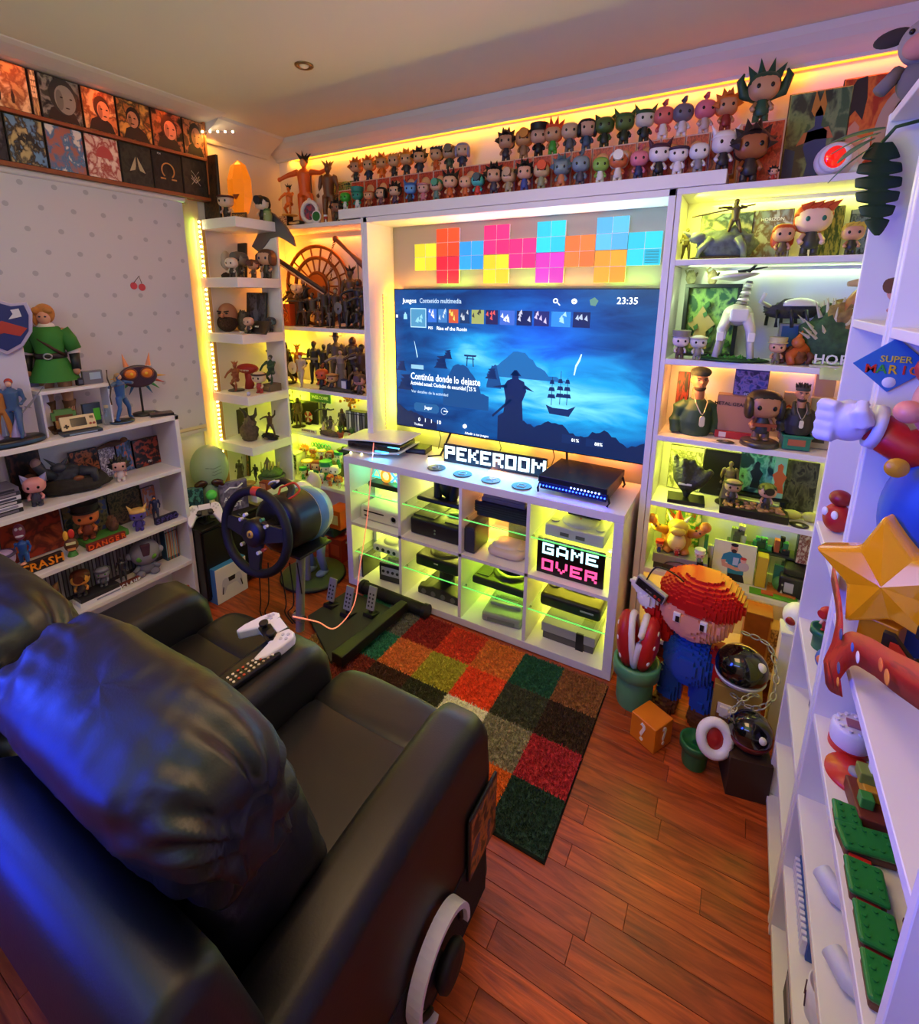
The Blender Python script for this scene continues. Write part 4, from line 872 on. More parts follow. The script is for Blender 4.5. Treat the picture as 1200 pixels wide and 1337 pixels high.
ped = thing('pedal_set','three perforated grey metal pedals on the black plate of the stand','pedals',(0,0,0))
for u,v,tt_ in ((430,784,0),(452,796,0),(482,796,0)):
    q = at(u,v+8,z=.032)
    M_ = Matrix.Translation((q.x,q.y,.036)) @ Matrix.Rotation(-.3,4,'X')
    p_ = obj('pedal',MB().cb((0,0,.085),(.05,.008,.12),M_),P('#9a9ea4',.3,metal=.2),ped,bevel=.003)
    obj('pedal_arm',MB().cb((0,.01,.035),(.02,.012,.07),M_).cb((0,.03,.0),(.06,.09,.02),M_),BKM,p_,bevel=.003)
    b = MB()
    for r_ in range(4):
        for c_ in range(2): b.cyl((-.01+c_*.02,-.0046,.045+r_*.02),(-.01+c_*.02,-.0036,.045+r_*.02),.0055,n=10,M=M_)
    obj('pedal_holes',b,P('#1a1a1c',.5),p_)
cb = thing('cable_bundle','loose black cables hanging from the racing wheel to the floor','cable',(0,0,0))
for i,(u0,u1) in enumerate(((338,340),(350,346),(365,372),(378,376),(388,384))):
    a = at(u0,735,y=-.50); q = at(u1,800,z=.01)
    obj('cable',MB().tube(smooth([a,(a+q)/2+V((.01*i,0,-.06)),q,q+V((.1,-.04,0))],6),.0032,6),RUB,cb)
hk = thing('headset','red-edged black headset with white lettering draped on the wheel motor','headset',mc+V((-.02,-.06,.132)))
obj('strap',MB().tube(smooth([V((-.10,.02,.0)),V((-.06,.04,.03)),V((0,.03,.032)),V((.05,0,.02)),V((.07,-.05,-.02))],5),.016,8),P('#16161a',.5),hk)
obj('red_trim',MB().tube(smooth([V((-.0,-.02,.03)),V((.04,-.03,.05)),V((.07,.0,.06)),V((.1,.0,.03)),V((.075,-.04,.0)),V((.03,-.06,-.01)),V((.0,-.02,.03))],5),.005,6),P('#c83a20',.4),hk)
obj('white_marks',MB().tube([(-.1,.0,.02),(-.08,-.01,.035),(-.06,0,.045),(-.05,-.02,.05),(-.03,0,.05),(-.02,-.02,.052)],.005,6),P('#e8e8e8',.5),hk)

# round plinth with tall grey alien statue
q = at(409,748,z=.02)
t = thing('round_plinth','round dark green display base standing on the floor beside the cube shelf','stand',(q.x,q.y,0))
obj('disc',MB().lathe([(.0,0),(.178,0),(.185,.008),(.18,.024),(.17,.03),(0,.03)],48),P('#5a6a38',.3),t)
obj('rim',MB().tube([(.182*cos(a*pi/24),.182*sin(a*pi/24),.01) for a in range(48)],.007,6,closed=True),P('#14160f',.4),t)
hz = solve('v','z',618,x=q.x+.02,y=q.y+.05)
al = thing('statue','tall blue-grey robot alien statue with pale skull head on the round base','figurine',(q.x+.03,q.y+.02,.031))
H_ = hz-.03
b = MB()
for s in (-1,1): b.tube([(s*.035,0,H_*.38),(s*.05,-.03,H_*.2),(s*.045,-.0,.02)],[.03,.024,.02],10)
obj('leg',b,P('#7a94a8',.35),al); obj('foot',MB().sph((-.045,-.02,.015),(.026,.045,.018)),P('#8aa4b4',.35),al); obj('foot',MB().sph((.045,-.02,.015),(.026,.045,.018)),P('#8aa4b4',.35),al)
obj('torso',MB().sph((0,0,H_*.6),(.085,.065,H_*.17)).sph((0,0,H_*.42),(.05,.045,H_*.1)),P('#3f6a68',.35),al)
for s in (-1,1): obj('arm',MB().tube([(s*.075,0,H_*.68),(s*.1,-.02,H_*.52),(s*.08,-.06,H_*.42)],[.022,.017,.014],8),P('#5a7c88',.35),al)
obj('head',MB().sph((0,0,H_*.92),(.038,.045,.062)).sph((0,-.01,H_*.92-.045),(.026,.03,.03)),P('#c4bcb8',.35),al)
b = MB()
for s in (-1,1): b.sph((s*.016,-.036,H_*.92-.01),(.012,.012,.016))
obj('eye_socket',b,P('#1a1414',.4),al)
# white egg dome, stand-in for a robot head, in front of the shelf corner
q = at(396,660,y=-.12)
t = thing('egg_dome','glossy white egg-shaped dome with a dark round hole behind the wheel','ornament',(q.x,-.12,q.z-.06))
obj('dome',MB().sph((0,0,.08),(.092,.085,.12),28,18),P('#e4e2ee',.2,coat=1.),t); obj('opening',MB().lathe([(0,0),(.024,-.0),(.026,-.01)],20,T(-.03,-.083,.075,rx=pi/2+.1)),P('#0c0c12',.2),t); obj('foot',MB().lathe([(.04,-.06),(.05,0)],20),P('#c8c6d0',.4),t)
obj('stem',MB().cyl((0,0,-q.z+.06),(0,0,-.05),.018,n=12),P('#8a8a8a',.4),t)

# low black cabinet on the left with things on it
t = thing('low_cabinet','low matt black cabinet between the left bookcase and corner shelves','cabinet',(0,0,0))
rbox('body',t,XL+.04,-.50,-.538,-.19,.02,.42,P('#0c0c0b',.35),.004); rbox('top',t,XL+.04,-.485,-.540,-.185,.42,.435,P('#1a1812',.3),.003)
rbox('door',t,-.5,-.492,-.53,-.365,.04,.41,P('#10100e',.4),.002); rbox('door',t,-.5,-.492,-.36,-.2,.04,.41,P('#10100e',.4),.002)
CT = .436
t = thing('alien_head','large pale green alien head with dark almond eyes beside the bulb post','ornament',(-.685,-.33,CT),radians(52))
obj('head',MB().sph((0,0,.24),(.098,.105,.13),30,20).sph((0,-.02,.12),(.068,.075,.12),30,18),P('#8fa88f',.45),t)
for s in (-1,1): obj('eye',MB().sph((0,0,0),(.036,.016,.023),18,12,T(s*.042,-.092,.178,ry=s*.35)),P('#3a1c14',.2),t)
b = MB()
for k in range(3): b.tube([(-.01+k*.005,-.102,.27-k*.018),(.03,-.1,.262-k*.018),(.065,-.082,.27-k*.018)],.0015,5)
obj('forehead_crease',b,P('#5a6e5c',.5),t)
t = thing('game_box','upright teal game box with pale side leaning by the alien head','box',(-.66,-.47,CT),radians(60)); rbox('case',t,-.06,.06,-.02,.02,0,.17,art('#2a5a6a','#16323c','#58a0a0',31),.002); text('NUEVO',.03,P('#c8e0e0'),t,T(-.02,-.0208,.085) @ Matrix.Rotation(-pi/2,4,'Y') @ FRONT)
t = thing('ball_figure','small pale figure with a bright green ball head on the black cabinet','figurine',(-.585,-.40,CT)); obj('body',MB().lathe([(.02,0),(.024,.04),(.012,.1)],16),P('#d8d8a0',.5),t); obj('ball',MB().sph((0,0,.125),.028),P('#5ad85a',.4),t)
t = thing('game_box','white and violet game box with white lettering on the black cabinet','box',(-.565,-.285,CT),radians(74)); rbox('case',t,-.075,.075,-.015,.015,0,.17,art('#6a6080','#8880a0','#4a4460',32,3),.002)
text('ASTRO',.036,P('#f0f0f8'),t,T(0,-.0158,.075) @ FRONT,label='upper white word'); text('BOT',.04,P('#f0f0f8'),t,T(0,-.0158,.035) @ FRONT,label='lower white word'); obj('printed_cloud',MB().tube([(-.05,-.0158,.12),(-.02,-.0158,.14),(.02,-.0158,.13),(.05,-.0158,.15)],.005,6),P('#e0e0f0',.4),t)
gamepad('gamepad','white gamepad propped on a small stand at the front of the black cabinet',(-.55,-.47,CT+.055),(.85,0,radians(60)),s=1.)
t = thing('gamepad_stand','small dark stand under the white gamepad on the cabinet','stand',(-.555,-.465,CT)); rbox('base',t,-.03,.03,-.03,.03,0,.008,GK,.002); rbox('upright',t,-.012,.012,-.008,.008,.008,.055,GK,.002)
t = thing('gamepad_box','white and blue gamepad retail box standing on the floor by the cabinet','box',(-.455,-.42,0),0)
rbox('carton',t,-.075,0,-.095,.095,0.001,.205,P('#3a78b8',.4),.002); rbox('front_sleeve',t,0,.0015,-.093,.093,.003,.203,P('#e8e6e0',.4),.0005,seg=1)
GP = MB(); half = [(0,.038),(.03,.04),(.055,.045),(.072,.036),(.082,.0),(.085,-.045),(.078,-.072),(.066,-.072),(.052,-.045),(.04,-.022),(.02,-.018),(0,-.018)]
GP.prism([(a*.75,.1+b_*.75) for a,b_ in half+[(-a,b_) for a,b_ in reversed(half[1:-1])]],.0016,.0026,'x')
obj('printed_gamepad',GP,P('#cfcdd2',.4),t); obj('printed_centre',MB().prism([(-.022,.13),(.022,.13),(.018,.105),(-.018,.105)],.0027,.0032,'x'),P('#16161a',.4),t); obj('printed_edges',MB().prism([(.058,.045),(.064,.05),(.055,.09),(.05,.085)],.0027,.0032,'x').prism([(-.058,.045),(-.064,.05),(-.055,.09),(-.05,.085)],.0027,.0032,'x'),P('#202024',.4),t)

# ------------------------------------------------------------------ things on the floor at the right
def voxel(fn,b0,b1,s=.0115):
    """brick-built surface: unit bricks filling the implicit shape, only outer faces kept"""
    nx,ny,nz = [int(round((b1[i]-b0[i])/s)) for i in range(3)]; S = set()
    for i in range(nx):
        for j in range(ny):
            for k in range(nz):
                p = (b0[0]+(i+.5)*s,b0[1]+(j+.5)*s,b0[2]+(k+.5)*s)
                if fn(*p): S.add((i,j,k))
    b = MB(); idx = {}
    def vid(c_):
        if c_ not in idx: idx[c_] = len(b.v); b.v.append((b0[0]+c_[0]*s,b0[1]+c_[1]*s,b0[2]+c_[2]*s))
        return idx[c_]
    for (i,j,k) in S:
        for d,cs in (((-1,0,0),((0,0,0),(0,0,1),(0,1,1),(0,1,0))),((1,0,0),((1,0,0),(1,1,0),(1,1,1),(1,0,1))),((0,-1,0),((0,0,0),(1,0,0),(1,0,1),(0,0,1))),
                      ((0,1,0),((0,1,0),(0,1,1),(1,1,1),(1,1,0))),((0,0,-1),((0,0,0),(0,1,0),(1,1,0),(1,0,0))),((0,0,1),((0,0,1),(1,0,1),(1,1,1),(0,1,1)))):
            if (i+d[0],j+d[1],k+d[2]) not in S: b.f.append([vid((i+c_[0],j+c_[1],k+c_[2])) for c_ in cs]); b.s.append(False)
    return b
def ell(cx,cy,cz,rx,ry,rz): return lambda x,y,z: ((x-cx)/rx)**2+((y-cy)/ry)**2+((z-cz)/rz)**2 < 1
def capf(p,q,r0,r1=None):
    p = V(p); q = V(q); d = q-p; r1 = r1 or r0
    def f(x,y,z):
        v = V((x,y,z)); k = max(0,min(1,(v-p).dot(d)/d.length_squared)); return (v-p-d*k).length < r0+(r1-r0)*k
    return f
t = thing('brick_figure','large toy-brick figure with red domed headgear and blue body, one arm raised','toy figure',(1.76,.02,0),radians(-8),s=.95)
eb = ell(.0,0,.465,.135,.12,.115)
obj('headgear',voxel(lambda x,y,z: ell(.01,.02,.53,.155,.14,.095)(x,y,z) and z > .478+.25*x*0-.12*(y),(-.18,-.15,.40),(.19,.18,.64),.0105),P('#c01818',.35),t)
obj('head',voxel(lambda x,y,z: eb(x,y,z) and z < .52,(-.15,-.14,.33),(.15,.14,.6),.0105),P('#eaa088',.4),t)
for s in (-1,1):
    obj('eye',MB().cb((s*.048,-.117,.478),(.026,.012,.04)),P('#f4f4f4',.4),t,bevel=.003); obj('pupil',MB().cb((s*.044,-.124,.474),(.014,.004,.024)),P('#101014',.4),t)
obj('torso',voxel(lambda x,y,z: ell(0,0,.25,.105,.09,.12)(x,y,z),(-.12,-.1,.12),(.12,.1,.38),.0105),P('#1c4fb4',.4),t)
obj('arm',voxel(lambda x,y,z: capf((-.1,0,.32),(-.165,-.02,.43),.038)(x,y,z),(-.22,-.07,.26),(-.05,.06,.5),.0105),P('#c01818',.4),t)
obj('arm',voxel(lambda x,y,z: capf((.1,0,.31),(.15,-.05,.2),.042)(x,y,z),(.05,-.12,.14),(.22,.06,.38),.0105),P('#b81616',.4),t)
obj('hand',voxel(lambda x,y,z: ell(-.18,-.03,.47,.045,.04,.05)(x,y,z) or capf((-.2,-.03,.47),(-.24,-.04,.52),.016)(x,y,z),(-.27,-.09,.4),(-.11,.03,.56),.0095),P('#efe9ea',.4),t)
obj('hand',voxel(lambda x,y,z: ell(.155,-.07,.15,.04,.04,.04)(x,y,z) or capf((.15,-.07,.14),(.2,-.08,.14),.012)(x,y,z),(.1,-.12,.09),(.23,-.01,.2),.0095),P('#efe2c8',.4),t)
for s in (-1,1): obj('leg',voxel(lambda x,y,z: capf((s*.055,0,.16),(s*.065,-.01,.06),.05,.047)(x,y,z) and z > .03,(s*.06-.06,-.07,.02),(s*.06+.06,.06,.23),.0105),P('#1a48a8',.4),t); obj('shoe',voxel(lambda x,y,z: ell(s*.07,-.03,.02,.05,.075,.035)(x,y,z) and z > 0,(s*.07-.06,-.12,0),(s*.07+.06,.06,.06),.0105),P('#5a3018',.5),t)
q = at(851,770,y=-.03)
t = thing('gamepad','grey rectangular retro gamepad held up by the brick figure','gamepad',(q.x-.008,-.025,q.z-.02)); t.rotation_euler = (.25,.35,-.3)
rbox('shell',t,-.062,.062,-.009,.009,0,.054,P('#a8a49c',.45),.003); rbox('face_plate',t,-.057,.057,-.0102,-.008,.004,.046,P('#1a1a1c',.4),.001)
obj('direction_pad',MB().cb((-.038,-.011,.024),(.02,.004,.006)).cb((-.038,-.011,.024),(.006,.004,.02)),P('#0a0a0a',.5),t)
for k in range(2): obj('button',MB().cyl((.026+k*.018,-.0135,.02),(.026+k*.018,-.009,.02),.006,n=14),P('#c82a20',.4),t); rbox('select_key',t,-.014+k*.014,-.004+k*.014,-.0125,-.009,.018,.022,P('#6a6a68',.5),.0005,seg=1)
text('MANDO',.008,P('#c82a20'),t,T(.03,-.0106,.04) @ FRONT) if False else None
obj('lead',MB().tube(smooth([V((-.03,0,.05)),V((-.02,.03,.12)),V((.07,.06,.11)),V((.11,.08,.02)),V((.12,.1,-.1))],6),.003,6),P('#0c0c0c',.5),t)
def pot(name,label,loc,r,h,c_,rz=0):
    t = thing(name,label,'plant pot',loc,rz)
    obj('pot_body',MB().lathe([(r*.72,0),(r*.78,h*.1),(r*.8,h*.7)],36),P(c_,.4),t)
    obj('pot_rim',MB().lathe([(r*.8,h*.68),(r,h*.72),(r*1.02,h*.97),(r*.98,h),(r*.84,h),(r*.82,h*.88),(0,h*.88)],36),P(c_,.38),t)
    return t
t = pot('planter','tall sage green pot holding a red white-dotted bud, beside the cube shelf',(1.575,-.055,0),.088,.20,'#5aa070')
for s,cx in ((-1,-.042),(1,.032)):
    M_ = T(cx,0,.28,ry=s*.12); obj('bud_half',MB().sph((0,0,0),(.042,.074,.12),24,16,M_),P('#c82420' if s > 0 else '#b42020',.4),t)
    obj('white_lip',MB().tube([tuple(M_ @ V((-s*.026,.062*cos(a*pi/12),.112*sin(a*pi/12)))) for a in range(24)],.013,8,closed=True),P('#f0ece6',.4),t)
    b = MB()
    for (yy,zz,r_) in ((-.045,.03,.013),(-.052,-.04,.014),(-.02,.075,.012),(.02,-.0,.015),(-.01,.0,.014),(.03,.06,.011)):
        xx = s*.036*math.sqrt(max(0,1-(yy/.066)**2-(zz/.12)**2)); b.sph((xx,yy,zz),(r_*.5,r_,r_),12,8,M_)
    obj('white_dot',b,P('#f4f0ec',.4),t)
t = pot('planter','small dark green pot leaning with a white-ringed red flower',(1.815,-.235,0),.052,.10,'#1f6a3c')
obj('stem',MB().tube([(.0,0,.08),(.02,0,.11),(.045,-.01,.13)],.014,10),P('#1d6a3a',.4),t)
M_ = T(.052,-.035,.165,rx=radians(70),rz=.25); obj('flower_ring',MB().tube([tuple(M_ @ V((.042*cos(a*pi/14),.052*sin(a*pi/14),0))) for a in range(28)],.017,10,closed=True),P('#f0eef2',.35),t)
obj('flower_heart',MB().sph((0,0,-.012),(.036,.045,.02),20,12,M_),P('#a81c1c',.4),t)
t = thing('question_cube','orange cube with a white question mark on each side, on the floor','toy block',(1.665,-.205,.0),radians(62))
rbox('cube',t,-.052,.052,-.052,.052,.001,.105,P('#e07c18',.4),.004)
text('?',.105,P('#f4f0ea',.4),t,T(0,-.0525,.052) @ FRONT,sx=.9,ext=.002); text('?',.105,P('#f4f0ea',.4),t,T(.0525,0,.052,rz=pi/2) @ FRONT,sx=.9,ext=.002); text('?',.105,P('#f4f0ea',.4),t,T(-.0525,0,.052,rz=-pi/2) @ FRONT,sx=.9,ext=.002)
def chain(t,pts,m,r=.010):
    pts = smooth([V(q) for q in pts],6); L = 0; acc = 0; k = 0
    me = MB().tube([(r*1.5*cos(a*pi/6),r*.85*sin(a*pi/6),0) for a in range(12)],r*.28,6,closed=True).mesh('chain_link')
    for i in range(len(pts)-1):
        acc += (pts[i+1]-pts[i]).length
        if acc > r*2.1:
            acc = 0; o = obj('chain_link',me,m,t,loc=pts[i]); d = (pts[i+1]-pts[i]).normalized()
            o.rotation_euler = (d.to_track_quat('X','Z') @ Matrix.Rotation(pi/2*(k % 2),3,'X').to_quaternion()).to_euler(); k += 1
CHM = P('#a8a894',.3,metal=.7)
t = thing('chained_ball','large glossy black ball with a chain, right of the brick figure','ornament',(1.925,-.06,.24))
obj('ball',MB().sph((0,0,.078),(.085,.08,.078),36,24),P('#0a0b0c',.12,coat=1.),t); obj('pale_band',MB().sph((0,0,.068),(.0862,.081,.075),36,4,z0=-.55,z1=-.3),P('#d8d8d4',.3),t)
obj('highlight_cap',MB().sph((.055,-.035,.12),(.016,.014,.018),14,10),P('#e8e4d8',.3),t)
chain(t,[(-.02,-.06,.0),(.04,-.12,.02),(.09,-.1,.06),(.1,-.03,.11),(.07,.02,.18),(-.01,.04,.19)],CHM)
t = thing('plinth_box','pale yellow display box under the large black ball','box',(1.925,-.03,0)); rbox('carton',t,-.075,.075,-.06,.1,.0,.238,P('#b08a3a',.5),.003); rbox('label_strip',t,-.06,.06,-.0615,-.0595,.05,.16,P('#8a5a28',.5),.0005,seg=1)
t = thing('chained_ball','smaller glossy black ball with dark red band and chain on a brown box','ornament',(1.965,-.23,.151))
obj('ball',MB().sph((0,0,.062),(.066,.064,.062),32,22),P('#0a0b0c',.12,coat=1.),t); obj('red_band',MB().sph((0,0,.055),(.0668,.0648,.062),32,4,z0=-.6,z1=-.15),P('#6a1418',.35),t); obj('pale_cap',MB().sph((.03,-.05,.08),(.013,.01,.014),14,10),P('#e8e4d8',.3),t)
chain(t,[(-.05,-.02,.08),(-.06,-.03,.13),(-.02,.02,.17),(.02,.06,.16)],CHM,.009)
t = thing('brown_box','dark brown cardboard cube on the floor under the smaller black ball','box',(1.965,-.235,0),radians(12)); rbox('carton',t,-.062,.062,-.06,.065,0,.15,P('#3a2416',.6),.002); rbox('orange_side',t,.0622,.0634,-.055,.06,.004,.146,P('#9a5020',.6),.0004,seg=1); rbox('tape',t,-.062,.062,-.008,.012,.15,.1512,P('#5a3a22',.4),.0004,seg=1)
# ------------------------------------------------------------------ figure builders (generic toys)
_c = {}
def cm(key,f):
    if key not in _c: _c[key] = f()
    return _c[key]
def cone(b,p,d,r,n=6): return b.cyl(p,(p[0]+d[0],p[1]+d[1],p[2]+d[2]),r,.001,n,sm=False)
def hair_mesh(k):
    b = MB(); c_ = (0,.0,.70)
    if k != 'bald' and k not in ('hat','horn','ears','tip','ring'): b.sph((0,.03,.735),(.315,.262,.262),18,8,pw=.8,z0=.02)
    if k != 'bald' and k not in ('hat','horn','ears','tip','ring'): b.sph((0,.1,.68),(.31,.21,.24),16,8,pw=.8)
    if k == 'spiky':
        for a,e_,l in ((-1.9,.3,.3),(-1.1,.9,.32),(-.4,1.2,.36),(.3,1.25,.34),(1.0,.9,.32),(1.8,.3,.3),(-2.2,-.2,.22),(2.2,-.2,.22),(0,.7,.2)):
            x = sin(a*.8)*.24; z = .73+cos(a*.8)*.2; cone(b,(x,-.04 if l > .25 else -.16,z),(x*.8,.02,(z-.68)*l*3.2),.12)
    if k == 'tall':
        for x,l in ((-.18,.3),(-.06,.42),(.08,.4),(.2,.28)): cone(b,(x,0,.86),(x*.9,0,l),.12)
    if k == 'swept':
        for x in (-.2,-.05,.1,.22): cone(b,(x,-.12,.88),(.16,-.1,.12),.09)
    if k == 'long':
        b.sph((0,.15,.55),(.32,.13,.3),14,8,pw=.7)
    if k == 'bob':
        for s in (-1,1): b.sph((s*.26,-.03,.64),(.075,.2,.22),10,6,pw=.7)
    if k == 'hat': b.cyl((0,0,.86),(0,0,1.08),.31,.33,20).cyl((0,0,.84),(0,0,.88),.35,.35,20)
    if k == 'cap': b.cyl((0,-.1,.82),(0,-.38,.8),.2,.16,14)
    if k == 'horn':
        for s in (-1,1): cone(b,(s*.2,0,.86),(s*.16,0,.3),.1,8)
        b.sph((0,.02,.78),(.31,.26,.2),16,6,pw=.8,z0=.1)
    if k == 'ears':
        for s in (-1,1): cone(b,(s*.2,.05,.84),(s*.14,.0,.24),.14,5)
    if k == 'tip': b.tube([(0,0,.9),(.0,.02,1.04),(.06,.06,1.16),(.1,.05,1.18)],[.12,.09,.05,.02],10)
    if k == 'ring': b.tube([(.3*cos(a*pi/10),.3*sin(a*pi/10),.84) for a in range(20)],.045,6,closed=True)
    if k == 'bald': return None
    return b.mesh('hair')
def chibi(name,label,loc,h,hair='bald',hc='#1a1512',skin='#e0b090',body='#3a3a44',legs=None,rz=.25,group=None,eyes='#08080a',cat='vinyl figure',extra=None,big=False,arms=None):
    t = thing(name,label,cat,loc,rz,group,s=h/1.0)
    W_ = P
    obj('torso',cm('ct',lambda: MB().lathe([(.11,.14),(.15,.2),(.145,.3),(.1,.42),(.09,.5)],14).mesh('torso')),W_(body),t)
    obj('head',cm('ch',lambda: MB().sph((0,0,.70),(.30,.25,.25),20,12,pw=.78).mesh('head')),W_(skin,.4),t)
    hm = cm('hair_'+hair,lambda: hair_mesh(hair))
    if hm: obj('hair' if hair not in ('horn','ears','tip','hat','ring') else {'horn': 'horned_hood','ears': 'ears','tip': 'head_tip','hat': 'hat','ring': 'head_band'}[hair],hm,W_(hc,.5),t)
    me = cm('cl',lambda: MB().cyl((0,0,.03),(0,0,.17),.07,.065,10).sph((0,-.03,.03),(.075,.11,.04),12,6).mesh('leg'))
    for s in (-1,1): obj('leg',me,W_(legs or body),t,loc=(s*.085,0,0))
    for s in (-1,1):
        o = obj('arm',cm('ca%d' % s,lambda: MB().tube([(s*.11,0,.41),(s*.19,-.03,.31),(s*.17,-.12,.25)],[.05,.045,.05],8).mesh('arm')),W_(arms or skin,.4),t)
    me = cm('ce',lambda: MB().sph((0,0,0),(.042,.02,.05),10,6).mesh('eye'))
    for s in (-1,1): obj('eye',me,P(eyes,.15),t,loc=(s*.125,-.232,.68))
    if extra: extra(t)
    return t
def remesh(mb,name,vox=.013,smooth_=True):
    me = mb.mesh(name); o = bpy.data.objects.new('tmp',me); col.objects.link(o)
    m = o.modifiers.new('r','REMESH'); m.mode = 'VOXEL'; m.voxel_size = vox; m.use_smooth_shade = True
    m2 = o.modifiers.new('s','SMOOTH'); m2.iterations = 3; m2.factor = .5
    dg = bpy.context.evaluated_depsgraph_get(); me2 = bpy.data.meshes.new_from_object(o.evaluated_get(dg)); me2.name = name
    bpy.data.objects.remove(o); me2.materials.clear(); return me2
def human(pose):
    b = MB()
    P_ = dict(hip=(.06,0,.50),sh=(.125,0,.80),el=(.17,.01,.64),ha=(.18,-.05,.49),kn=(.075,-.01,.27),ft=(.08,0,.03),lean=0,tw=0)
    L = {k: (V((-v[0],v[1],v[2])) if isinstance(v,tuple) else v) for k,v in P_.items()}; R_ = {k: (V(v) if isinstance(v,tuple) else v) for k,v in P_.items()}
    dz = V((0,0,0))
    if pose == 'lunge': R_['kn'] = V((.17,-.06,.3)); R_['ft'] = V((.22,-.05,.03)); L['kn'] = V((-.16,.05,.25)); L['ft'] = V((-.26,.08,.03)); R_['el'] = V((.26,-.05,.86)); R_['ha'] = V((.3,-.08,1.02)); L['el'] = V((-.25,-.03,.72)); L['ha'] = V((-.33,-.1,.66)); dz = V((0,0,-.05))
    if pose == 'arms': R_['el'] = V((.27,-.02,.78)); R_['ha'] = V((.40,-.05,.82)); L['el'] = V((-.27,-.02,.76)); L['ha'] = V((-.38,-.06,.70))
    if pose == 'crouch': R_['kn'] = V((.15,-.2,.33)); L['kn'] = V((-.13,-.05,.2)); L['ft'] = V((-.14,.14,.04)); R_['ft'] = V((.13,-.18,.03)); dz = V((0,.02,-.2)); R_['el'] = V((.2,-.16,.5)); R_['ha'] = V((.1,-.28,.5)); L['el'] = V((-.22,-.05,.5)); L['ha'] = V((-.2,-.2,.4))
    if pose == 'walk': R_['kn'] = V((.07,-.1,.28)); R_['ft'] = V((.08,-.14,.03)); L['kn'] = V((-.07,.03,.26)); L['ft'] = V((-.08,.16,.05)); R_['ha'] = V((.15,-.2,.6)); L['ha'] = V((-.2,-.15,.55))
    if pose == 'bow': R_['el'] = V((.2,-.15,.78)); R_['ha'] = V((.08,-.22,.80)); L['el'] = V((-.28,-.08,.80)); L['ha'] = V((-.42,-.14,.78)); R_['ft'] = V((.2,.02,.03)); L['ft'] = V((-.18,0,.03)); R_['kn'] = V((.13,-.05,.26)); L['kn'] = V((-.12,-.05,.26))
    for S in (L,R_):
        hip = S['hip']+dz; sh = S['sh']+dz
        kn = S['kn']; ft = S['ft']; el = S['el']+(dz if pose not in ('lunge','crouch') else V((0,0,0))); ha = S['ha']+(dz if pose not in ('lunge','crouch') else V((0,0,0)))
        b.tube([hip,(hip+kn)/2,kn,(kn*.5+ft*.5),ft],[.066,.058,.044,.04,.028],10); b.tube([ft+V((0,.02,-.005)),ft+V((0,-.07,-.012))],.027,8)
        b.tube([sh*.85+V((0,0,sh.z*.15)),sh,el,ha],[.05,.046,.034,.026],10); b.sph(tuple(ha),(.032,.03,.036),10,8)
    b.tube([V((0,0,.46))+dz,V((0,0,.55))+dz,V((0,0,.66))+dz,V((0,0,.78))+dz,V((0,0,.84))+dz],[.085,.09,.098,.11,.06],14)
    b.tube([V((0,0,.82))+dz,V((0,0,.89))+dz],.034,8); b.sph(tuple(V((0,-.008,.93))+dz),(.052,.06,.068),14,10)
    me = remesh(b,'figure',.012); return me,dz
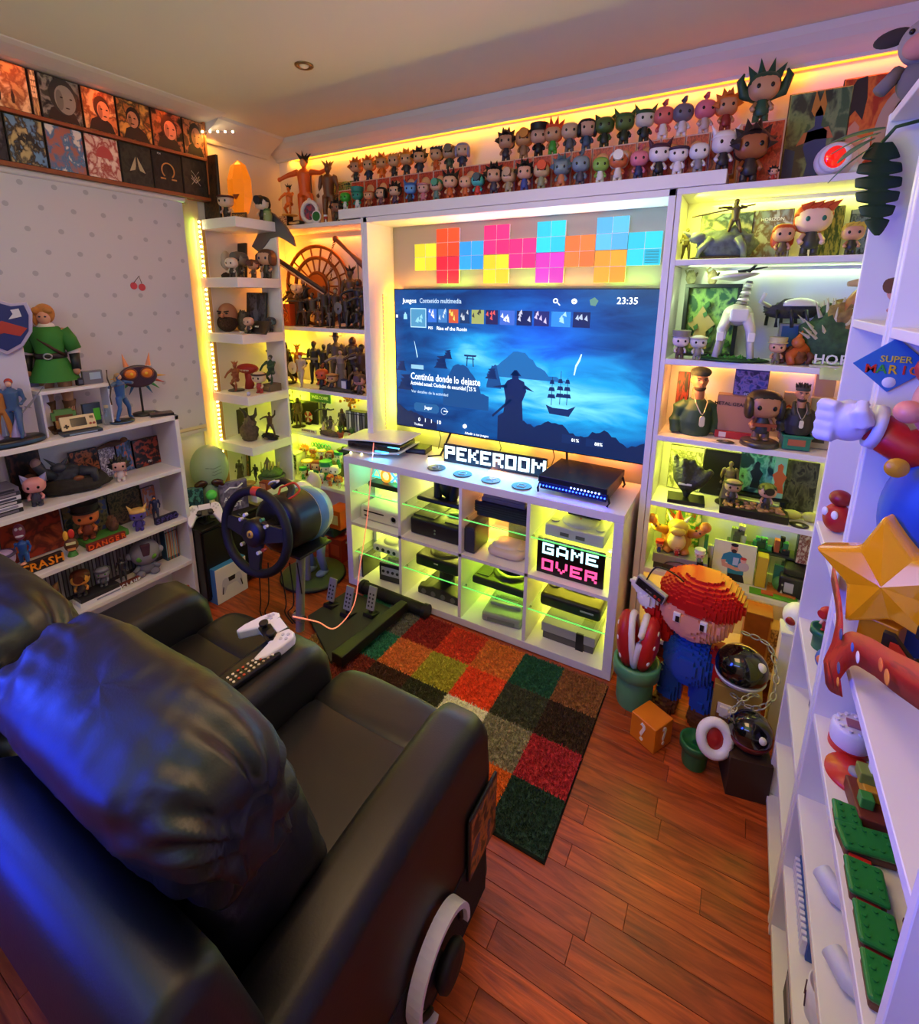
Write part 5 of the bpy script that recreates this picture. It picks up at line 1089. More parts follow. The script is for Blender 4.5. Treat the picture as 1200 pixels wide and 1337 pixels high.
def statue(name,label,loc,h,pose='stand',c_='#2a2622',hair=None,hc='#1a1512',base=None,cape=None,weapon=None,rz=.3,group=None,skin=None,rough=.45,cat='figurine',dress=None,wc='#6a665e',sword2=False):
    me,dz = cm('hum_'+pose,lambda: human(pose)); bh = 0 if not base else .03
    t = thing(name,label,cat,loc,rz,group,s=h/(1.0+bh)); z = bh
    obj('figure',me,P(c_,rough),t,loc=(0,0,z))
    if base: obj('base',cm('sbase',lambda: MB().lathe([(.2,0),(.24,.006),(.235,.026),(.22,.034),(0,.034)],28).mesh('base')),P(base,.4),t)
    if skin: obj('face',cm('sface',lambda: MB().sph((0,-.016,.925),(.048,.056,.06),14,10).mesh('face')),P(skin,.45),t,loc=(0,0,z+dz.z)).location.y = dz.y
    if hair:
        def hm():
            b = MB().sph((0,.012,.955),(.06,.066,.06),12,8)
            if hair == 'spiky':
                for a in range(9): cone(b,(cos(a*.7)*.03,.01+sin(a*.7)*.03,.98),(cos(a*.7)*.09,sin(a*.7)*.06,.07+.03*(a % 2)),.028,5)
            if hair == 'long': b.sph((0,.05,.88),(.06,.04,.1),10,8)
            if hair == 'hood': b.sph((0,.02,.93),(.075,.078,.09),12,8); b.sph((0,.03,.84),(.1,.08,.06),10,6)
            if hair == 'hat': b.cyl((0,0,.97),(0,0,.98),.12,.12,16).cyl((0,0,.975),(0,0,1.04),.055,.05,12)
            return b.mesh('hair')
        o = obj('hair' if hair in ('spiky','long','short') else 'headwear',cm('sh_'+hair,hm),P(hc,.55),t,loc=(0,dz.y,z+dz.z))
    if cape:
        def cp():
            b = MB(); n = 16; vs = []; fs = []
            for k in range(7):
                f = k/6; r = .1+.16*f**.8; zz = .83-.72*f
                for i in range(n): a = radians(15)+radians(150)*i/(n-1); vs.append(((r*cos(a))*(1+.08*sin(i*2.2)*f),.03+r*.85*sin(a)*(1+.1*sin(i*2.2)*f),zz))
            for k in range(6):
                for i in range(n-1): fs.append((k*n+i,k*n+i+1,(k+1)*n+i+1,(k+1)*n+i))
            b.add(vs,fs,None,True); return b.mesh('cape')
        o = obj('cape',cm('cape',cp),P(cape,.8),t,loc=(0,dz.y,z+dz.z)); m = o.modifiers.new('sol','SOLIDIFY'); m.thickness = .012
    if dress: obj('robe',cm('robe',lambda: MB().lathe([(.16,.04),(.15,.2),(.11,.4),(.1,.52),(.105,.6),(.11,.66)],18).mesh('robe')),P(dress,.7),t,loc=(0,dz.y,z+dz.z))
    if weapon:
        def wf():
            b = MB()
            if weapon == 'staff': b.cyl((.19,-.06,.05),(.17,-.04,1.1),.011,n=6); cone(b,(.17,-.04,1.08),(0,0,.12),.03)
            if weapon == 'sword': b.add([(.2,-.08,.5),(.23,-.08,.5),(.55,-.2,.95),(.2,-.09,.53),(.23,-.09,.53),(.55,-.21,.95)],[(0,1,2),(5,4,3),(0,2,5,3),(1,4,5,2),(0,3,4,1)]).cyl((.12,-.05,.42),(.24,-.09,.56),.014,n=6).cyl((.17,-.1,.53),(.25,-.06,.49),.012,n=6)
            if weapon == 'bow': b.tube([(-.42,-.14,.42),(-.5,-.2,.6),(-.44,-.2,.78),(-.5,-.2,.98),(-.42,-.14,1.14)],.013,6).cyl((-.42,-.14,.42),(-.42,-.14,1.14),.003,n=4).cyl((-.55,-.22,.79),(.08,-.2,.79),.006,n=5)
            if weapon == 'gun': b.cb((-.0,-.2,.62),(.42,.03,.05)).cb((.1,-.2,.57),(.04,.03,.08)).cb((-.12,-.2,.58),(.03,.02,.07))
            if weapon == 'shield': b.sph((-.22,-.1,.58),(.15,.03,.19),18,8)
            if weapon == 'axe': b.cyl((.2,-.06,.2),(.2,-.06,1.0),.014,n=6).prism([(.2,.82),(.36,.76),(.38,.9),(.34,1.02),(.2,.94)],-.07,-.05)
            return b.mesh(weapon)
        obj({'gun': 'rifle'}.get(weapon,weapon),cm('w_'+weapon,wf),P(wc,.4),t,loc=(0,0,z+dz.z*.6))
    return t
def rock(name,label,loc,r,c_='#3a3530',seed=1,rz=0,cat='figurine',parent=None):
    b = MB().sph((0,0,r[2]*.8),r,22,12); out = []
    for v in b.v:
        q = V(v); n_ = mnoise.noise(V((q.x/r[0]*2.1,q.y/r[1]*2.1,q.z/r[2]*2.1+seed*3.1))); k = 1+.3*n_+.14*mnoise.noise(V((q.x/r[0]*6,q.y/r[1]*6,q.z/r[2]*6+seed)))
        out.append((q.x*k,q.y*k,max(0,q.z*k)))
    b.v = out
    if parent: return obj(name,b,mat('rock_'+c_.strip('#'),c_,.8,var=.35,bscale=60),parent,loc=loc)
    t = thing(name,label,cat,loc,rz); obj('rock',b,mat('rock_'+c_.strip('#'),c_,.8,var=.35,bscale=60),t); return t
def box_item(name,label,loc,w,h,d=.016,m=None,rz=0,lean=.08,band=None,frame='#101014',title=None,tcol='#e8e8e8',tsz=.02,tz=.86,cat='game box',group=None,fig=None,rim=.0):
    """game case / retail box: shell, printed front, optional top band, title and printed figure. Front faces -Y"""
    t = thing(name,label,cat,loc,0,group); t.rotation_euler = (-lean,0,rz)
    obj('case',MB().box(-w/2,w/2,-d/2,d/2,0,h),P(frame,.4),t,bevel=min(.002,d/5),seg=1)
    e_ = .002+rim
    obj('cover',MB().box(-w/2+e_,w/2-e_,-d/2-.0006,-d/2+.0005,e_,h-e_),m,t)
    if band: obj('title_band',MB().box(-w/2+e_,w/2-e_,-d/2-.0012,-d/2-.0004,h*.9,h-e_),P(band,.4),t)
    if title: text(title,tsz,P(tcol,.4),t,T(0,-d/2-.0014,h*tz) @ FRONT)
    if fig:
        b = MB(); z0 = h*.12; s = h*.62; x0 = fig[1]*w
        b.prism([(x0-.16*s,z0),(x0-.1*s,z0+.35*s),(x0-.2*s,z0+.6*s),(x0-.07*s,z0+.75*s),(x0-.08*s,z0+.95*s),(x0,z0+1.02*s),(x0+.08*s,z0+.95*s),(x0+.07*s,z0+.75*s),(x0+.2*s,z0+.58*s),(x0+.12*s,z0+.3*s),(x0+.17*s,z0)],-d/2-.0016,-d/2-.0006)
        obj('printed_figure',b,P(fig[0],.5),t)
    return t
def spines(name,label,p0,p1,n,h,d,cols,group,up=V((0,0,1)),face=-1,hj=.0):
    """a row of upright game cases, each its own object"""
    p0 = V(p0); p1 = V(p1); dv = (p1-p0); w = dv.length/n; a = math.atan2(dv.y,dv.x); rr_ = random.Random(n)
    me = MB().box(-w*.46,w*.46,0,d,0,h).mesh('case'); mb2 = MB().box(-w*.34,w*.34,-.0006,.0004,h*.1,h*.86).mesh('spine_label'); mb3 = MB().box(-w*.4,w*.4,-.0006,.0004,h*.9,h*.98).mesh('spine_band')
    for i in range(n):
        q = p0+dv*((i+.5)/n); t = thing(name,label(i) if callable(label) else label,'game case',q,a,group)
        c_ = cols[(i*7+3*(i//4)) % len(cols)]; obj('case',me,P(c_[0],.4),t); obj('spine_label',mb2,P(c_[1],.5),t); obj('spine_band',mb3,P(c_[2] if len(c_) > 2 else c_[1],.5),t)
def bust(name,label,loc,h,coat,skin,hairc,kind,rz=0,base=None):
    t = thing(name,label,'bust',loc,rz,s=h)
    b = MB().tube([(0,.02,.0),(0,.02,.2),(0,.01,.38),(0,.0,.52)],[.2,.23,.2,.1],20)
    for s in (-1,1): b.tube([(s*.12,.02,.42),(s*.23,.02,.36),(s*.27,.0,.2),(s*.25,-.02,.03)],[.1,.1,.09,.085],14)
    obj('coat',remesh(b,'coat',.016),P(coat,.6),t); b = MB()
    obj('neck',MB().cyl((0,0,.5),(0,-.01,.66),.085,.08,14),P(skin,.5),t)
    b = MB().sph((0,-.02,.78),(.105,.12,.135),22,16).sph((0,-.05,.70),(.075,.085,.07),16,10).sph((0,-.142,.765),(.02,.026,.03),10,8)
    for s in (-1,1): b.sph((s*.108,0,.77),(.016,.026,.034),8,6)
    obj('head',remesh(b,'head',.011),P(skin,.5),t)
    b = MB()
    for s in (-1,1): b.sph((s*.042,-.126,.795),(.016,.008,.008),8,6).cyl((s*.02,-.14,.815),(s*.068,-.128,.82),.008,n=6)
    b.cb((0,-.125,.705),(.05,.01,.008)); obj('brows_and_eyes',b,P('#1a110c',.5),t)
    obj('beard',MB().sph((0,-.06,.675),(.078,.085,.05),18,8,z0=-1,z1=.35),P(hairc,.8),t)
    if kind == 'beret': obj('beret',MB().sph((.01,.0,.895),(.135,.145,.075),22,12).cyl((0,-.01,.85),(0,-.01,.885),.122,.126,22),mat('beret','#39402f',.9,var=.3,bscale=30),t)
    if kind == 'band':
        obj('head_band',MB().lathe([(.113,.84),(.118,.85),(.118,.885),(.11,.9)],24,T(0,-.01,0)),P('#3a3c34',.7),t)
        b = MB().sph((0,.01,.9),(.11,.12,.06),16,8)
        for i in range(26): a = i*2.399; r = .03+.085*(i/26); cone(b,(r*cos(a),.01+r*sin(a),.9),(cos(a)*.03,sin(a)*.03,.1-.03*(i/26)),.026,5)
        obj('hair',b,P('#2a261c',.7),t)
        for s in (-1,1): obj('collar',MB().tube([(s*.06,-.1,.3),(s*.12,-.12,.45),(s*.1,-.02,.6),(s*.05,.08,.62)],[.03,.045,.04,.03],8),P('#4a4632',.6),t)
    obj('tag_chain',MB().tube([(-.08,-.06,.6),(-.07,-.2,.48),(-.02,-.275,.36),(.0,-.29,.34),(.03,-.27,.38),(.08,-.19,.5),(.08,-.06,.6)],.007,6),P('#b8b4a0',.3,metal=.6),t)
    obj('dog_tag',MB().prism([(-.035+x_,z_) for x_,z_ in ((.0,.2),(.0,.3),(.015,.325),(.055,.325),(.07,.3),(.07,.2),(.055,.175),(.015,.175))],-.315,-.3),P('#d8d4c4',.35,metal=.3),t,bevel=.004)
    if base:
        obj('base',MB().box(-.22,.22,-.18,.18,-.28,0).box(-.25,.25,-.2,.2,-.04,.0),P(base,.4),t,bevel=.008); obj('base_plate',MB().box(-.14,.14,-.195,-.18,-.2,-.08),P('#a85a40',.4),t)
    return t
# ---- placing helpers: main wall (u -> x at fixed y), left bookcase (u -> y at fixed x)
def WX(u,y,z): return solve('u','x',u,y=y,z=z)
def WH(v,x,y): return solve('v','z',v,x=x,y=y)
def spot(u,y,z): return (WX(u,y,z+.05),y,z)
def LY(u,x,z): return solve('u','y',u,x=x,z=z)
# ------------------------------------------------------------------ rows of vinyl figures above the television
seps = [442,459,476,492.5,509.5,528,546.5,566,584,604.5,626,647.5,671,695,720,745,772,800,829.6,861,893,925,961]
xsb = [WX(u,.30,2.13) for u in seps]
ordn = ['first','second','third','fourth','fifth','sixth','seventh','eighth','ninth','tenth','eleventh','twelfth','thirteenth','fourteenth','fifteenth','sixteenth','seventeenth','eighteenth','nineteenth','twentieth','twenty-first','twenty-second']
REDM = art('#b8321c','#c84a2a','#8a2414',41,9); RIM = P('#cfa89c',.5)
for i in range(len(xsb)-1):
    x0,x1 = xsb[i],xsb[i+1]; w = x1-x0-.002; t = thing('figure_box','red window box in the row on the long shelf, %s from the left' % ordn[i],'box',((x0+x1)/2,.335,2.051),0,'red figure boxes on the long shelf')
    hh = .155 if i else .12
    obj('carton',MB().box(-w/2,w/2,-.035,.045,0,hh),RIM,t,bevel=.001,seg=1); obj('front_print',MB().box(-w/2+.004,w/2-.003,-.0362,-.0345,.004,hh-.005),REDM,t)
    if w > .05: obj('round_emblem',MB().lathe([(.6*w*.3,0),(w*.3,.001),(w*.3,.0016),(.6*w*.3,.0016)],16,T(0,-.0362,hh*.68,rx=pi/2)),P('#d89a6a',.5),t)
OR,BK,GR = '#c86a1c','#14110f','#2c4a22'
UP = [(465,OR,'spiky','#c08a6a','#1c2a30','orange spiky hair and dark suit'),(482,'#d8701c','spiky','#d09a70','#1a2c48','flame-orange hair and navy suit'),(499,'#d07a20','spiky','#c88a5a','#d0641c','amber hair and orange outfit'),
      (515,'#d88a28','swept','#c8946a','#2a2220','golden swept hair and dark outfit'),(531,'#d88020','spiky','#c8946a','#3a3434','amber hair and grey suit'),(548,BK,'spiky','#c8946a','#2a3040','black spiky hair and slate suit'),
      (570,'#120f0e','swept','#c8946a','#c0561c','black swept hair and orange suit'),(587,'#6a5038','cap','#b88a68','#3a4a3c','brown cap hair and olive suit'),(604,'#8a84a0','bob','#c8a088','#2c3450','lavender bob hair and navy coat'),
      (661,'#15110f','spiky','#b88868','#2a2838','black spiky hair, first after the gap'),(684,'#c8781c','cap','#c08a5a','#8a6a50','orange cap hair and brown clothes'),(703.5,'#0e0d0d','hat','#c89a80','#16161a','tall black round hat and dark clothes'),
      (722,'#c83a14','tall','#c8946a','#3f9a38','red mohawk hair and bright green jacket'),(744,'#d0b088','bald','#c8a888','#5a5a5e','bald pale head and grey clothes'),(766,'#0d0c0c','bob','#c8a088','#3a5068','black bob hair and denim clothes'),
      (789.5,'#2c4a20','ears','#48602c','#26301c','wide green ears and dark green body'),(815,'#2f5a22','horn','#506a30','#2a3420','green twin horns and dark face'),(841.5,'#2a4c24','horn','#d0c8b8','#26302a','tall green horns and white muzzle'),
      (866,'#d0605a','tip','#d86a60','#e8d8d0','salmon head with tip and white trousers'),(891,'#6a6470','tip','#6e6874','#d8d0cc','grey head with tip and pale trousers'),(920,'#d8607a','tip','#d87080','#c8b0a8','pink head with tip'),(948,'#d87020','spiky','#c88a60','#8a2a20','large orange spiky hair and red belt')]
for i,(u,hc,hr,sk,bd,ds) in enumerate(UP):
    x = WX(u,.33,2.26); zb = 2.207; h = .112+.012*(u > 640)
    chibi('vinyl_figure','vinyl figure with %s, standing on the red boxes' % ds,(x,.33,zb),h,hr,hc,sk,bd,group='vinyl figures on top of the red boxes',rz=.2+.1*(i % 3),arms=bd if i % 3 else None)
FR = [(451,'#3fa02c','bald','#3aa030','#c8ccc8','round green head and white body',.095),(467,'#1c7a70','hat','#20806c','#d0d0d0','teal face under a white hat',.10),(482,'#c8602c','ring','#d0906a','#8a4a28','orange headband and tan face',.09),(498,BK,'bob','#d0a080','#6a3a48','black bob hair and plum clothes',.095),
      (516,'#100e0e','spiky','#d0a080','#4a2c48','messy black hair and purple robe',.10),(536,'#2c5aa8','horn','#5a90d0','#1c1c30','blue antennae head',.10),(553,'#c07a8a','ring','#d0a090','#b86a78','pink shades and pale head',.095),(570,'#3a8a6a','cap','#c89a78','#5a7a78','sea green cap hair',.10),
      (588,BK,'tall','#d0a080','#c0561c','tall black spikes and orange suit',.115),(608,'#d8a080','bald','#d8a484','#c05a28','bald tan head and orange suit',.10),(624,'#2a3a48','cap','#48b0a8','#c83a30','turquoise face and dark cap',.10),(645,'#0e0d0d','spiky','#c89478','#3a3448','huge black mane and green lens',.12),
      (664,'#b89070','cap','#c8a080','#9a8a70','beige cap hair and tan clothes',.105),(685,'#0f0e0e','spiky','#d09a80','#3a4a90','black spikes and blue white armour',.115),(707,'#d8441c','cap','#c8a880','#8a8a70','red-orange hair',.115),(733,'#5a7080','spiky','#7a8a90','#c87a50','steel blue hair',.115),
      (758,'#6a7a88','tip','#7a8a98','#4a4450','blue grey head with tip',.12),(784,'#7aa840','bald','#88b44c','#d8d8d0','lime green head and white body',.105),(807,'#e8e4dc','cap','#c86838','#d8d0c8','white hair over an orange face',.115),(834,'#d86a80','tip','#d87888','#28305a','rose pink head and navy outfit',.11),
      (860,'#4a2438','horn','#e4dcdc','#1a1a1c','white horned helmet and black chest',.125),(885,'#3a2038','ring','#e8e0e0','#e0d8dc','white face and violet crown',.11),(912,'#d8d4d0','bald','#e0dcd8','#8a8488','plain white head',.11),(944,'#e4dcdc','horn','#e0d4d4','#2a2428','white head with tall white horns',.135)]
for i,(u,hc,hr,sk,bd,ds,h) in enumerate(FR):
    x = WX(u,.232,2.1)
    chibi('vinyl_figure','vinyl figure with %s, front row on the long shelf' % ds,(x,.232,2.051),h,hr,hc,sk,bd,group='vinyl figures in front of the red boxes',rz=.15+.08*(i % 3))
# big red box + large mane figure, big horned figure above
x0,x1 = WX(963,.30,2.1),WX(1021,.30,2.1)
t = thing('figure_box','largest red window box at the right end of the figure rows','box',((x0+x1)/2,.34,2.001)); w = x1-x0
rbox('carton',t,-w/2,w/2,-.04,.04,0,.215,RIM,.001,seg=1); rbox('front_print',t,-w/2+.005,w/2-.005,-.0415,-.039,.005,.21,REDM,.0003,seg=1)
chibi('vinyl_figure','large vinyl figure with brown face and thick dark mane before the largest red box',spot(978,.225,2.001),.175,'spiky','#2a1a14','#9a5a34','#2c2420',rz=.2)
chibi('vinyl_figure','tiny red and black vinyl figure beside the large maned one',spot(1011,.22,2.001),.045,'spiky','#141010','#d0a080','#b02c20',rz=.2)
chibi('vinyl_figure','large green winged figure with long head spikes on the largest red box',spot(994,.33,2.217),.165,'tall','#1f4a2c','#c89a70','#2a5236',rz=.15,extra=lambda t: [obj('wing',MB().tube([(s*.12,.05,.5),(s*.36,.05,.62),(s*.46,.02,.9),(s*.4,0,1.02)],[.06,.12,.08,.02],8),P('#26482e',.5),t) for s in (-1,1)])
# left end of the top row
zt = 1.996
def pstat(label,u,v,y,z,pose='stand',**k):
    x = WX(u,y,z+.1); h = WH(v,x,y)-z; return statue('statue',label,(x,y,z),h,pose,**k)
pstat('orange-suited spiky-haired fighter statue standing behind the white porthole stand',400,206,.36,zt,'arms',c_='#c8561c',hair='spiky',hc='#15110f',skin='#d09a70')
pstat('bronze muscular statue with flared hair at the top left corner',430,215,.31,zt,'stand',c_='#6a3c24',hair='spiky',hc='#8a5a28')
pstat('small orange and gold statue at the far left of the top shelf',377,234,.29,zt+.07,'crouch',c_='#c86a28',hair='spiky',hc='#15110f',base='#c89a50')
box_item('picture_box','brown box with white brush lettering under the small golden statue',(WX(374,.31,2.03),.31,zt),.07,.072,.05,art('#6a3a20','#e0d0b8','#2c1c14',51,8),lean=0)
q = spot(405,.255,zt); t = thing('porthole_stand','white round frame on a stand with a violet picture inside','ornament',q,.1)
obj('ring',MB().tube([(.054*cos(a*pi/16),0,.072+.054*sin(a*pi/16)) for a in range(32)],.012,8,closed=True),P('#d8d4e0',.4),t); obj('picture',MB().cyl((0,.004,.072),(0,.008,.072),.05,n=32),art('#3a3048','#6a5070','#a83a4a',52,5),t); obj('finial',MB().sph((0,0,.135),.012),P('#c8c4d0',.4),t); obj('foot',MB().cb((0,0,.006),(.06,.03,.012)),P('#c8c4d0',.4),t)
q = spot(413,.205,zt); t = thing('round_badge_stand','small green disc in a white ring on a white foot','ornament',q,.15)
obj('disc',MB().cyl((0,-.003,.036),(0,.003,.036),.025,n=28),P('#1c6a2c',.4),t); obj('ring',MB().tube([(.027*cos(a*pi/14),0,.036+.027*sin(a*pi/14)) for a in range(28)],.004,8,closed=True),P('#e0dce8',.4),t); obj('foot',MB().cb((0,0,.005),(.036,.02,.01)),P('#d8d4e0',.4),t)
t = thing('armadillo_shell','dark low dish with a cream stripe at the front of the top left shelf','ornament',spot(388,.215,zt)); obj('dish',MB().sph((0,0,.014),(.05,.03,.014),20,8),P('#15120f',.4),t); obj('stripe',MB().tube([(-.036,-.025,.012),(0,-.031,.006),(.036,-.025,.012)],.007,6),P('#c8a878',.5),t)
chibi('vinyl_figure','dark lion-faced vinyl figure in front of the bronze statue',spot(440,.215,zt),.105,'spiky','#1a1512','#8a5a40','#2a2a20',rz=.2)
chibi('vinyl_figure','tiny white and red figure beside the lion-faced one',spot(425,.2,zt),.035,'hat','#d8d8d8','#c04030','#e0e0e0',rz=.2)
box_item('picture_box','green comic cover standing at the left behind the figure rows',(WX(446,.385,2.25),.385,2.11),.17,.125,.01,art('#3a6a34','#88a050','#20402c',53,7,c4='#c8a860'),lean=0)
t = thing('pole_prop','thin dark rod standing upright behind the figures at the left','rod',spot(410,.37,zt)); obj('rod',MB().cyl((0,0,0),(-.01,0,.32),.0035,n=8),P('#5a3018',.4),t); obj('foot',MB().cyl((0,0,0),(0,0,.006),.012,n=14),P('#5a3018',.4),t)
# right end: canvases, red-lens device
def canvas(label,u0,u1,v0,y,z,m,parts):
    xa,xb = WX(u0,y,z+.1),WX(u1,y,z+.1); h = WH(v0,xa,y)-z; t = thing('art_canvas',label,'picture',((xa+xb)/2,y,z)); w = xb-xa
    rbox('canvas',t,-w/2,w/2,-.008,.008,0,h,m,.002,seg=1); rbox('frame_edge',t,-w/2-.003,w/2+.003,-.006,.01,-.0,h+.003,P('#3a3a34',.5),.001,seg=1); t.children[1].location = (0,.004,0)
    for nm,pl,c_ in parts: obj(nm,MB().prism([(-w/2+a*w,b_*h) for a,b_ in pl],-.0095,-.0078),P(c_,.5),t)
    return t
fg = lambda cx,s,w_: [(cx-w_,.02),(cx-w_*.7,.3*s),(cx-w_*1.5,.5*s),(cx-w_*1.2,.7*s),(cx-w_*.4,.75*s),(cx-w_*.5,.9*s),(cx,s),(cx+w_*.5,.9*s),(cx+w_*.4,.75*s),(cx+w_*1.3,.68*s),(cx+w_*1.4,.45*s),(cx+w_*.6,.3*s),(cx+w_,.02)]
canvas('green and brown comic canvas with two printed fighters, right of the red boxes',1021,1100,125,.395,zt+.004,art('#2c5a3a','#6a8a5a','#1c3428',61,4),[('printed_fighter',fg(.52,.85,.13),'#2c3c6a'),('printed_hair',[(.38,.8),(.42,1.0),(.5,.88),(.55,1.0),(.62,.85),(.6,.74),(.44,.74)],'#b87a28'),('printed_arms',[(.2,.45),(.3,.58),(.7,.62),(.8,.5),(.5,.5)],'#b06a40'),('printed_blocks',[(.02,.02),(.2,.02),(.2,.4),(.02,.44)],'#24406a')])
canvas('orange painted canvas with a printed fighter bust and white disc',1088,1185,105,.402,zt+.004,art('#c8441c','#d8702c','#a82c14',62,4),[('printed_fighter',fg(.22,.6,.16),'#c88a68'),('printed_hair',[(.1,.62),(.06,.85),(.16,.98),(.3,1.0),(.34,.8),(.32,.6),(.2,.7)],'#241c1e'),('printed_disc',[(.8+.3*cos(a*pi/14),.42+.42*sin(a*pi/14)) for a in range(28)],'#b89880'),('printed_disc_core',[(.86+.2*cos(a*pi/14),.42+.34*sin(a*pi/14)) for a in range(28)],'#8a5a30')])
q = spot(1094,.24,zt+.004); t = thing('lens_lamp','white rounded device with a glowing red lens on top of the right shelf unit','lamp',q,.25)
obj('housing',MB().sph((0,.02,.055),(.06,.05,.055),28,18),P('#e4e0e0',.3),t); obj('lens_ring',MB().lathe([(.028,0),(.04,-.004),(.046,.008),(.044,.02)],28,T(-.018,-.03,.055,rx=-pi/2,rz=-.3)),P('#d8d4d4',.35),t)
obj('red_lens',MB().sph((-.0165,-.03,.055),(.034,.012,.034),24,12),mat('red_lens','#b01410',.08,em='#ff1c10',es=.7,coat=1.),t); obj('tail',MB().tube([(.04,.02,.03),(.08,.02,.018),(.11,.02,.012)],[.03,.02,.01],10),P('#e0dcc8',.35),t); obj('fin',MB().prism([(.03,.07),(.08,.12),(.085,.06),(.06,.03)],.0,.02),P('#d8b8b0',.4),t,bevel=.003)
# plush and cloaked statue on top of the right bookcase, monstera leaves
t = thing('plush_toy','grey floppy-eared plush with pink muzzle on the top right corner','plush',(2.068,-.335,2.042),radians(-25),s=.82)
obj('body',MB().sph((0,0,.05),(.06,.05,.055),20,12),P('#6a6468',.9),t); obj('head',MB().sph((0,-.02,.135),(.062,.055,.058),24,16),P('#8a8488',.9),t); obj('muzzle',MB().sph((0,-.06,.115),(.042,.028,.032),18,12),P('#b07a78',.8),t)
for s in (-1,1): obj('ear',MB().sph((s*.085,0,.175),(.045,.014,.022),14,10),P('#2c2628',.9),t); obj('eye',MB().sph((s*.024,-.072,.15),.007,8,6),P('#101012',.2),t); obj('arm',MB().tube([(s*.05,-.02,.08),(s*.08,-.05,.03)],.018,8),P('#6a6468',.9),t)
t2 = thing('plush_toy','pink-nosed grey plush partly cut off by the right picture edge','plush',(2.10,-.43,2.042),radians(-20))
obj('head',MB().sph((0,0,.17),(.06,.055,.06),24,16),P('#9a9498',.9),t2); obj('muzzle',MB().sph((0,-.045,.15),(.04,.028,.035),18,12),P('#b8807c',.8),t2); obj('body',MB().sph((0,0,.06),(.055,.05,.065),18,12),P('#8a8488',.9),t2)
for s in (-1,1): obj('eye',MB().sph((s*.022,-.052,.185),.007,8,6),P('#101012',.2),t2)
statue('statue','dark hooded cloaked statue at the very top right corner',(2.10,-.36,2.22),.2,'crouch',c_='#2a2420',hair='hood',hc='#4a4038',cape='#3a3028',base='#2a2622')
t = thing('display_block','grey block raising the hooded statue on the right bookcase','box',(2.14,-.36,2.042)); rbox('block',t,-.06,.04,-.03,.03,0,.177,P('#8a8488',.6),.003); rbox('block_lid',t,-.062,.042,-.032,.032,.17,.177,P('#9a9498',.6),.001)
def leaf(name,pts_c,L,W,notch,M_,m,parent):
    """leaf blade: outline with notches, folded along the midrib"""
    n = 120; vs = []; fs = []
    for i in range(n+1):
        f = i/n; w = W*math.sin(pi*min(1,f*.94+.05))**.6*(1-.35*f)
        k = 1-(notch*(.5+.5*math.sin(f*2*pi*6.5))**9*1.4 if .08 < f < .94 else 0)
        z = -.25*L*f*f
        vs += [(-w*k,f*L,z-.12*w),(0,f*L,z),(w*k,f*L,z-.12*w)]
    for i in range(n):
        a = i*3; fs += [(a,a+1,a+4,a+3),(a+1,a+2,a+5,a+4)]
    b = MB().add(vs,fs,M_,True); o = obj(name,b,m,parent); s = o.modifiers.new('sol','SOLIDIFY'); s.thickness = .0015; return o
qL = at(1152,186,y=-.31); t = thing('hanging_plant','dark green monstera leaf hanging from the top of the right bookcase','plant',qL)
LM = P('#16381c',.45); LM2 = P('#5a7a58',.5)
leaf('leaf',0,.21,.058,.42,T(.0,.0,.0,rx=radians(-88),rz=radians(20)),LM,t)
for i,(rx,rz,dx,dz) in enumerate(((-10,110,-.01,.02),(-30,95,-.02,-.01),(5,80,.0,.03),(-20,130,-.02,.01))): leaf('leaf',0,.10,.018,.0,T(dx,-.01,dz,rx=radians(rx),rz=radians(rz)),LM2,t)
obj('stem',MB().tube([(0,0,.0),(.02,0,.03),(.06,-.01,.035)],.004,6),P('#2a4a24',.5),t)

# ------------------------------------------------------------------ right tall unit
def wbox(label,u0,u1,v0,z,m,y=.34,lean=.1,d=.014,**k):
    xa,xb = WX(u0,y,z+.06),WX(u1,y,z+.06); h = WH(v0,(xa+xb)/2,y)-z; return box_item(k.pop('name','game_box'),label,((xa+xb)/2,y,z+.001),xb-xa,h,d,m,lean=lean,**k)
def wchibi(label,u,v,z,y=.25,**k):
    x = WX(u,y,z+.04); h = WH(v,x,y)-z; return chibi('vinyl_figure',label,(x,y,z+.0005),h,**k)
# shelf 1 (z 1.75)
z = 1.7505
pstat('small bronze soldier statue at the left of the top right shelf',898,298,.27,z,'walk',c_='#4a4028',weapon='gun')
wbox('wide game box with grey-blue landscape picture behind the mounted archer',912,980,278,z,art('#8aa0a8','#3a4a50','#a8a890',71,3.5),y=.36)
wbox('game box with pale sky and spear picture behind the red-haired vinyl figure',978,1032,273,z,art('#a8b0b8','#6a5848','#8a9aa8',72,3.5),y=.365,title='HORIZON',tsz=.016,tcol='#e0e4e8',tz=.8)
x = WX(950,.27,z+.1); t = thing('statue','archer statue riding a grey mechanical beast on the top right shelf','figurine',(x,.27,z),.2)
rock('beast_body','',(.0,0,.0),(.10,.045,.06),'#5a6468',3,parent=t)
obj('base',MB().sph((0,0,.006),(.12,.055,.008),20,6),P('#4a3a24',.7),t); b = MB()
for i,(a,c_) in enumerate(((-.09,-.02),(-.06,.03),(.05,-.03),(.08,.02))): b.tube([(a*.6,c_,.07),(a,c_*1.6,.035),(a*1.05,c_*1.6,.004)],[.02,.012,.01],8)
obj('beast_leg',b,P('#6a7478',.45),t); obj('beast_head',MB().sph((-.10,-.01,.08),(.03,.022,.022)).cyl((-.12,-.01,.085),(-.15,-.02,.10),.012,.003,8),P('#70787c',.4),t)
